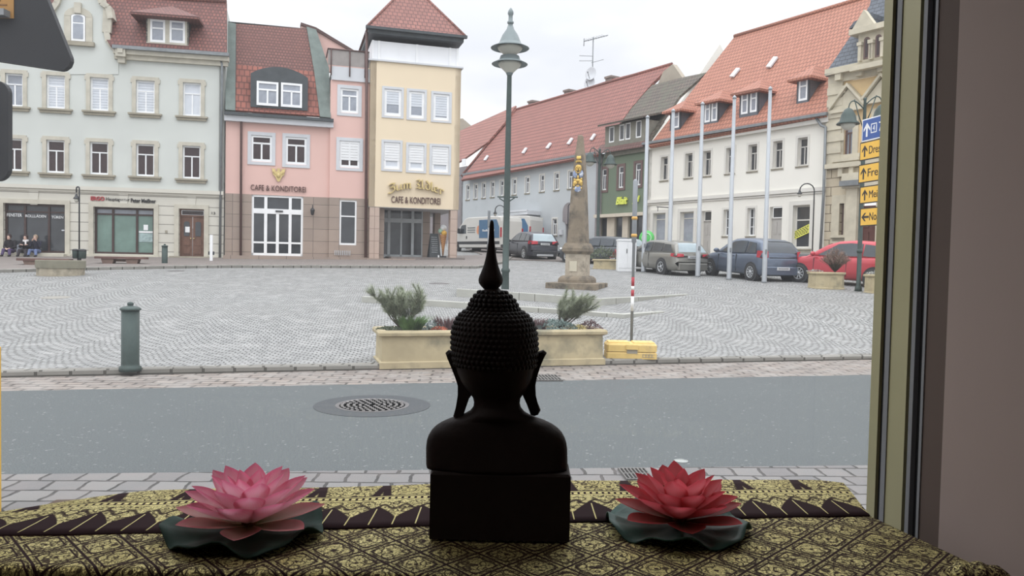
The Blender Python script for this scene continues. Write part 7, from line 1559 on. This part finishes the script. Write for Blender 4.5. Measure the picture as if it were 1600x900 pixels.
# small right hem turned down
base = len(vs)
for j in range(Mj+1): p = vs[N*(Mj+1)+j]; vs.append((p[0]+.004, p[1], p[2]-.03)); uvs.append((p[0]+.01, p[1]))
for j in range(Mj): fs.append((N*(Mj+1)+j, base+j, base+j+1, N*(Mj+1)+j+1))
m.add(vs, fs, True, uvs); mc = m.build('brocade_cloth', CLA, None, recalc=False)
tag(mc, 'gold and maroon brocade tablecloth with diamond pattern spread over the window sill', 'tablecloth')
# crumpled fold at the lower right corner
m = MB(); rings = []; f0 = tp(1470, 893); 
for i in range(25):
    t = i/24; u = 1478+t*95; p = tp(u, 897+4*math.sin(t*3)); r_ = .006+.016*math.sin(PI*min(1, t*1.02))**.7*(1 if t < .9 else .8); rings.append([Vector((p.x, p.y+r_*1.5*math.cos(a), ZT+max(-.004, r_*math.sin(a)+.002*math.sin(t*20+a*2)))) for a in [PI*k/10 for k in range(11)]]+[Vector((p.x, p.y, ZT-.004))])
m.loft(rings); m.build('cloth_fold', CLA, mc)

# ================================================================== statue
WD = P('blackened_carved_wood', (42, 32, 30), .7, .18, 7, bump=.15, spec=.3); HAIRW = P('blackened_curls', (32, 25, 23), .6, .15, 9, spec=.3)
pf = tp(780, 848.5); mS = mpp(Vector((pf.x, pf.y, ZT))); dS = .075*K/1.3*1.2; cy = pf.y+dS/2; Pc_ = Vector((pf.x, cy, ZT)); kS = mpp(Pc_)
st_ = root('buddha_bust', Pc_, 'dark carved Buddha bust on a square block seen from behind, with tall flame finial', 'statue')
def Z(v): return top_z(Pc_, v)
cxs = lambda v: 0.0
hb = top_z(Vector((pf.x, pf.y, ZT)), 740.5)
wf = 109.5*mS; m = MB(frame(0, (pf.x, 0, 0)))
m.loft([[(-wf, pf.y, z), (wf, pf.y, z), (wf*1.0+.002, pf.y+dS, z), (-wf-.004, pf.y+dS, z)] for z in (ZT+.0045, hb-.004)]+[[(-wf+.004, pf.y+.004, hb), (wf-.004, pf.y+.004, hb), (wf-.002, pf.y+dS-.004, hb), (-wf, pf.y+dS-.004, hb)]], smooth=False)
for q in range(3): pass
m.build('block_base', WD, st_)
zc_ = lambda v: Z(v)
vb = proj(Vector((pf.x, cy, hb)))[1]     # image row of the block top at statue centre
prof = [(vb+1, 109), (vb-5, 110), (715, 110), (700, 109.8), (690, 108.6), (682, 106), (674, 101.5), (667, 95), (661, 86), (656, 75), (652, 62), (648, 51), (643, 42.5), (636, 37), (629, 35.5), (621, 37), (614, 42), (606, 48), (596, 54), (584, 58.5), (570, 62), (556, 64.5), (545, 65.3), (530, 65.2), (518, 64.2), (508, 61.5), (500, 58), (494, 53.5), (489, 47), (485, 40.5), (480, 36.5), (472, 33), (466, 29.5), (460, 24.5), (456, 19), (453, 13), (450, 10.5)]
depth = lambda v, w_: (min(w_*.42, 44) if v > 655 else (min(w_*.9, 40) if v > 645 else (w_*.95 if v > 600 else w_*1.02)))
CT = [(344, 767), (400, 767.5), (450, 769), (470, 770.5), (500, 772), (545, 772.8), (600, 775), (640, 777), (690, 776), (735, 776.5)]
def XC(v): return at_depth(interp(CT, v), v, cy).x
rings = []; NR = 48
for v, w_ in prof:
    z = Z(v); dx = -(3.0*kS if v < 520 else 0); dp = depth(v, w_)
    if v > 650: dp = 34+ (v-650)*.05
    e_ = .75 if v > 668 else .95
    rr = []
    for i in range(NR):
        a = 2*PI*i/NR; c, s_ = math.cos(a), math.sin(a); rr.append((XC(v)+math.copysign(abs(c)**e_, c)*w_*kS, cy+math.copysign(abs(s_)**e_, s_)*dp*kS, z))
    rings.append(rr)
m = MB(); m.loft(rings)
# shoulders roll over toward the chest, chin and lower face in front (street side)
m.ball((XC(598), cy+28*kS, Z(598)), 30*kS, 16, 12, (1.1, 1.0, 1.05)); m.ball((XC(580), cy+60*kS, Z(580)), 9*kS, 10, 8, (.8, 1.2, 1.5)); m.build('bust', WD, st_)
# face relief on the street side
m = MB(); 
for sd in (-1, 1):
    m.tube([(XC(v)+sd*x*kS, cy+y*kS, Z(v)) for x, y, v in ((8, 62, 566), (20, 61, 560), (34, 55, 562), (44, 46, 568))], 2.2*kS, 6); m.ball((XC(572)+sd*25*kS, cy+56*kS, Z(572)), 8*kS, 10, 8, (1.3, .5, .6))
m.tube([(XC(600)-13*kS, cy+55*kS, Z(600)), (XC(597)-5*kS, cy+60*kS, Z(597)), (XC(597)+5*kS, cy+60*kS, Z(597)), (XC(600)+13*kS, cy+55*kS, Z(600))], [1.5*kS, 3*kS, 3*kS, 1.5*kS], 8); m.build('face_relief', WD, st_)
# ears
for sd, nm in ((-1, 'ear'), (1, 'ear')):
    L_ = [(696.5, 551), (701, 547), (712, 551), (735, 556), (742, 590), (739, 614), (733, 622), (729, 634), (724, 649), (718, 653), (711.5, 654), (708.5, 649), (713, 634), (717, 615), (717.5, 600), (714.5, 595), (707, 576), (699.5, 560)]
    R_ = [(854, 551), (849, 547), (838, 551), (815, 556), (808, 590), (811, 610), (817, 617), (823, 630), (829, 647), (835, 649), (840.5, 647), (844.5, 640), (840.5, 631), (836, 619), (834.8, 600), (836.5, 592), (844, 570), (850, 558)]
    pts = L_ if sd < 0 else R_; P_ = [at_depth(u, v, cy) for u, v in pts]; c_ = sum((p for p in P_), Vector())/len(P_)
    m = MB(); th = 9*kS; rings = []
    for y, k_ in ((-th, .86), (-th*.6, .98), (0, 1.0), (th*.6, .98), (th, .86)):
        n_ = len(P_); rings.append([Vector((p.x, cy+y, p.z)) if k_ > .9 else Vector((p.x+(sum((P_[(i+d) % n_].x for d in (-2, -1, 1, 2)))/4-p.x)*.35, cy+y, p.z+(sum((P_[(i+d) % n_].z for d in (-2, -1, 1, 2)))/4-p.z)*.35)) for i, p in enumerate(P_)])
    m.loft(rings, smooth=False); m.build(nm, WD, st_)
# curls
m = MB(); rows = [(568, 63), (560, 64.5), (552, 65), (544, 65.3), (536, 65.3), (528, 65), (520, 64.3), (512, 62.6), (505, 60), (498.5, 56.5), (493, 52), (488.5, 46)]
cxh = pf.x-3*kS
for ri, (v, w_) in enumerate(rows):
    n_ = int(2*PI*w_/7.6)
    for q in range(n_):
        a = 2*PI*(q+.5*(ri % 2))/n_
        if v > 536 and math.sin(a) > .25: continue
        m.ball((XC(v)+math.cos(a)*w_*kS, cy+math.sin(a)*w_*1.0*kS, Z(v)), 3.9*kS, 7, 5)
for ri, (v, w_) in enumerate([(483, 38.5), (476.5, 36), (470, 32.5), (463.5, 27.5), (458, 21)]):
    n_ = int(2*PI*w_/7.8)
    for q in range(n_): a = 2*PI*(q+.5*(ri % 2))/n_; m.ball((XC(v)+math.cos(a)*w_*kS, cy+math.sin(a)*w_*kS, Z(v)), 4.2*kS, 7, 5)
m.build('hair_curls', HAIRW, st_)
fin = [(452, 11), (450, 12.5), (447, 15.5), (443, 18.2), (438, 19), (433, 18), (425, 14.8), (415, 11.2), (403, 8.4), (390, 6.2), (376, 4.6), (362, 3.8), (352, 3.4), (347, 2.6), (344.5, 1.0)]
m = MB(); m.lathe([(w_*kS, Z(v)) for v, w_ in fin], 28, (XC(400), cy)); m.build('flame_finial', WD, st_)

# ================================================================== lotus flowers
def lotus_mat(name, tip, mid, base, under):
    T = NT(name); u = T.n('ShaderNodeUVMap'); s = T.n('ShaderNodeSeparateXYZ'); T.l(u.outputs[0], s.inputs[0]); ed = T.math('ABSOLUTE', T.math('SUBTRACT', s.outputs[0], .5))
    f = T.math('ADD', s.outputs[1], T.math('MULTIPLY', T.math('POWER', ed, 2.0), 1.2)); f = T.math('ADD', f, T.math('MULTIPLY', T.math('SUBTRACT', T.noise(u.outputs[0], 9, 3), .5), .16))
    vein = T.math('MULTIPLY', T.math('ABSOLUTE', T.math('SINE', T.math('MULTIPLY', s.outputs[0], 40.0))), .08)
    col = T.ramp(T.math('SUBTRACT', f, vein), [(.05, lin(base)), (.5, lin(mid)), (.8, lin(tuple((a+b)/2 for a, b in zip(mid, tip)))), (1.0, lin(tip))]); done(T, name, col, .5, 0, .35); T.b.inputs['Subsurface Weight'].default_value = .0
    # thin petals let light through
    tl = T.n('ShaderNodeBsdfTranslucent'); T.l(col, tl.inputs[0]); mx = T.n('ShaderNodeMixShader'); mx.inputs[0].default_value = .5; T.l(T.b.outputs[0], mx.inputs[1]); T.l(tl.outputs[0], mx.inputs[2]); T.l(mx.outputs[0], T.out.inputs[0]); return T.m
PK = lotus_mat('pink_petal', (250, 140, 174), (252, 214, 222), (248, 230, 222), None); PKO = lotus_mat('pink_green_outer_petal', (244, 150, 158), (232, 190, 178), (176, 172, 130), None)
RD = lotus_mat('red_petal', (234, 96, 108), (238, 140, 146), (228, 156, 154), None); RDO = lotus_mat('red_outer_petal', (214, 82, 86), (190, 100, 94), (130, 104, 72), None)
LEAF = P('dark_green_lotus_leaf', (32, 62, 52), .75, .2, 9, bump=.1); LEAF2 = P('bluish_green_lotus_leaf', (50, 88, 78), .5, .2, 9, bump=.1); STAM = P('yellow_brown_stamens', (150, 104, 60), .7, .2, 9)
def petal(c, az, tilt, L, W_, cup, curl, mat, par, base_r=.01, base_z=0):
    m = MB(Matrix.Translation(c) @ Matrix.Rotation(az, 4, 'Z')); nu, nv = 8, 12; vs, uvs, fs = [], [], []; pos = Vector((base_r, 0, base_z)); ang = tilt
    spine = []
    for j in range(nv+1):
        t = j/nv; spine.append((pos.copy(), ang)); ang = tilt+curl*(t**1.5); pos = pos+Vector((math.cos(ang), 0, math.sin(ang)))*(L/nv)
    for j, (p, a) in enumerate(spine):
        t = j/nv; wd = W_*interp([(0, .28), (.15, .5), (.3, .78), (.45, .96), (.55, 1), (.67, .93), (.78, .76), (.87, .52), (.95, .24), (1, .02)], t); nrm = Vector((-math.sin(a), 0, math.cos(a)))
        for i in range(nu+1): s_ = -1+2*i/nu; vs.append(p+Vector((0, s_*wd, 0))+nrm*(cup*wd*s_*s_)); uvs.append((i/nu, t))
    for j in range(nv):
        for i in range(nu): a_ = j*(nu+1)+i; fs.append((a_, a_+1, a_+nu+2, a_+nu+1))
    m.add(vs, fs, True, uvs); return m.build('petal', mat, par, recalc=False)
def lotus(px, R_, Hh_, inner, outer, leafm, label, seed, stamen=None, leaf_r=1.0, leaf_off=0, rot=0):
    random.seed(seed); c = tp(*px); c.z = ZT; o = root('lotus_flower', c, label, 'artificial flower', 'lotus flowers on the cloth'); k_ = mpp(c)
    # leaf pad
    m = MB(Matrix.Translation(c)); vs = [(leaf_off, 0, .008)]; nR, nA = 8, 72; LR = R_*leaf_r
    for j in range(1, nR+1):
        for i in range(nA):
            a = 2*PI*i/nA; r_ = LR*j/nR*(1+.035*math.sin(7*a+seed)*(j/nR)); z = .006+(j/nR)**3*(.012+.011*math.sin(5*a+seed*1.3)+.005*math.sin(11*a)); vs.append((leaf_off+r_*math.cos(a), r_*math.sin(a)*.92, z))
    fs = [(0, 1+i, 1+(i+1) % nA) for i in range(nA)]+[(1+j*nA+i, 1+(j+1)*nA+i, 1+(j+1)*nA+(i+1) % nA, 1+j*nA+(i+1) % nA) for j in range(nR-1) for i in range(nA)]
    n0 = len(vs); vs2 = [(x, y, z-.003) for x, y, z in vs]; m.add(vs+vs2, fs+[tuple(reversed([q+n0 for q in f])) for f in fs]+[(1+(nR-1)*nA+i, n0+1+(nR-1)*nA+i, n0+1+(nR-1)*nA+(i+1) % nA, 1+(nR-1)*nA+(i+1) % nA) for i in range(nA)], True); m.build('leaf_pad', leafm, o)
    c2 = c+Vector((0, 0, .012))
    layers = [(7, .13, R_*1.0, R_*.26, .3, .25, outer, .012, .004), (8, .40, R_*.92, R_*.255, .4, .3, inner, .012, .010), (8, .68, R_*.86, R_*.23, .42, .22, inner, .010, .014), (7, .98, R_*.8, R_*.2, .45, .12, inner, .008, .018), (6, 1.22, R_*.68, R_*.145, .5, .1, inner, .005, .02)]
    for li, (n_, tl_, L, W_, cup, curl, mt, br, bz) in enumerate(layers):
        for q in range(n_): petal(c2, rot+2*PI*(q+.5*(li % 2))/n_+(rnd()-.5)*.16, tl_*Hh_+(rnd()-.5)*.1, L*(.93+.12*rnd()), W_*(.93+.14*rnd()), cup, curl, mt, o, br, bz)
    m = MB(); m.lathe([(.012, c.z+.01), (.016, c.z+.03), (.018, c.z+.05), (.012, c.z+.055)], 16, (c.x, c.y)); sp_ = m.build('seed_pod', STAM, o)
    if stamen:
        m = MB()
        for q in range(60): a = rnd()*2*PI; r_ = .006+.02*rnd(); h_ = Hh_*R_*(.52+.16*rnd()); b_ = Vector((c.x+r_*.5*math.cos(a), c.y+r_*.5*math.sin(a), c.z+.05)); e_ = Vector((c.x+r_*1.5*math.cos(a), c.y+r_*1.5*math.sin(a), c.z+h_)); m.tube([b_, e_], [.0008, .0012], 4); m.ball(e_, .0022, 5, 4)
        m.build('stamens', STAM, o)
    return o
cl_ = tp(390, 832); cr_ = tp(1061, 826); kl_ = mpp(cl_)
lotus((390, 833), 110*kl_, .93, PK, PKO, LEAF, 'pale pink artificial lotus flower on dark green leaf, left of the statue', 3, leaf_r=1.1, leaf_off=-.008, rot=.35)
lotus((1061, 826), 106*kl_, .9, RD, RDO, LEAF2, 'deep red artificial lotus flower on green leaf, right of the statue', 8, True, leaf_r=1.1, leaf_off=-.004, rot=.2)
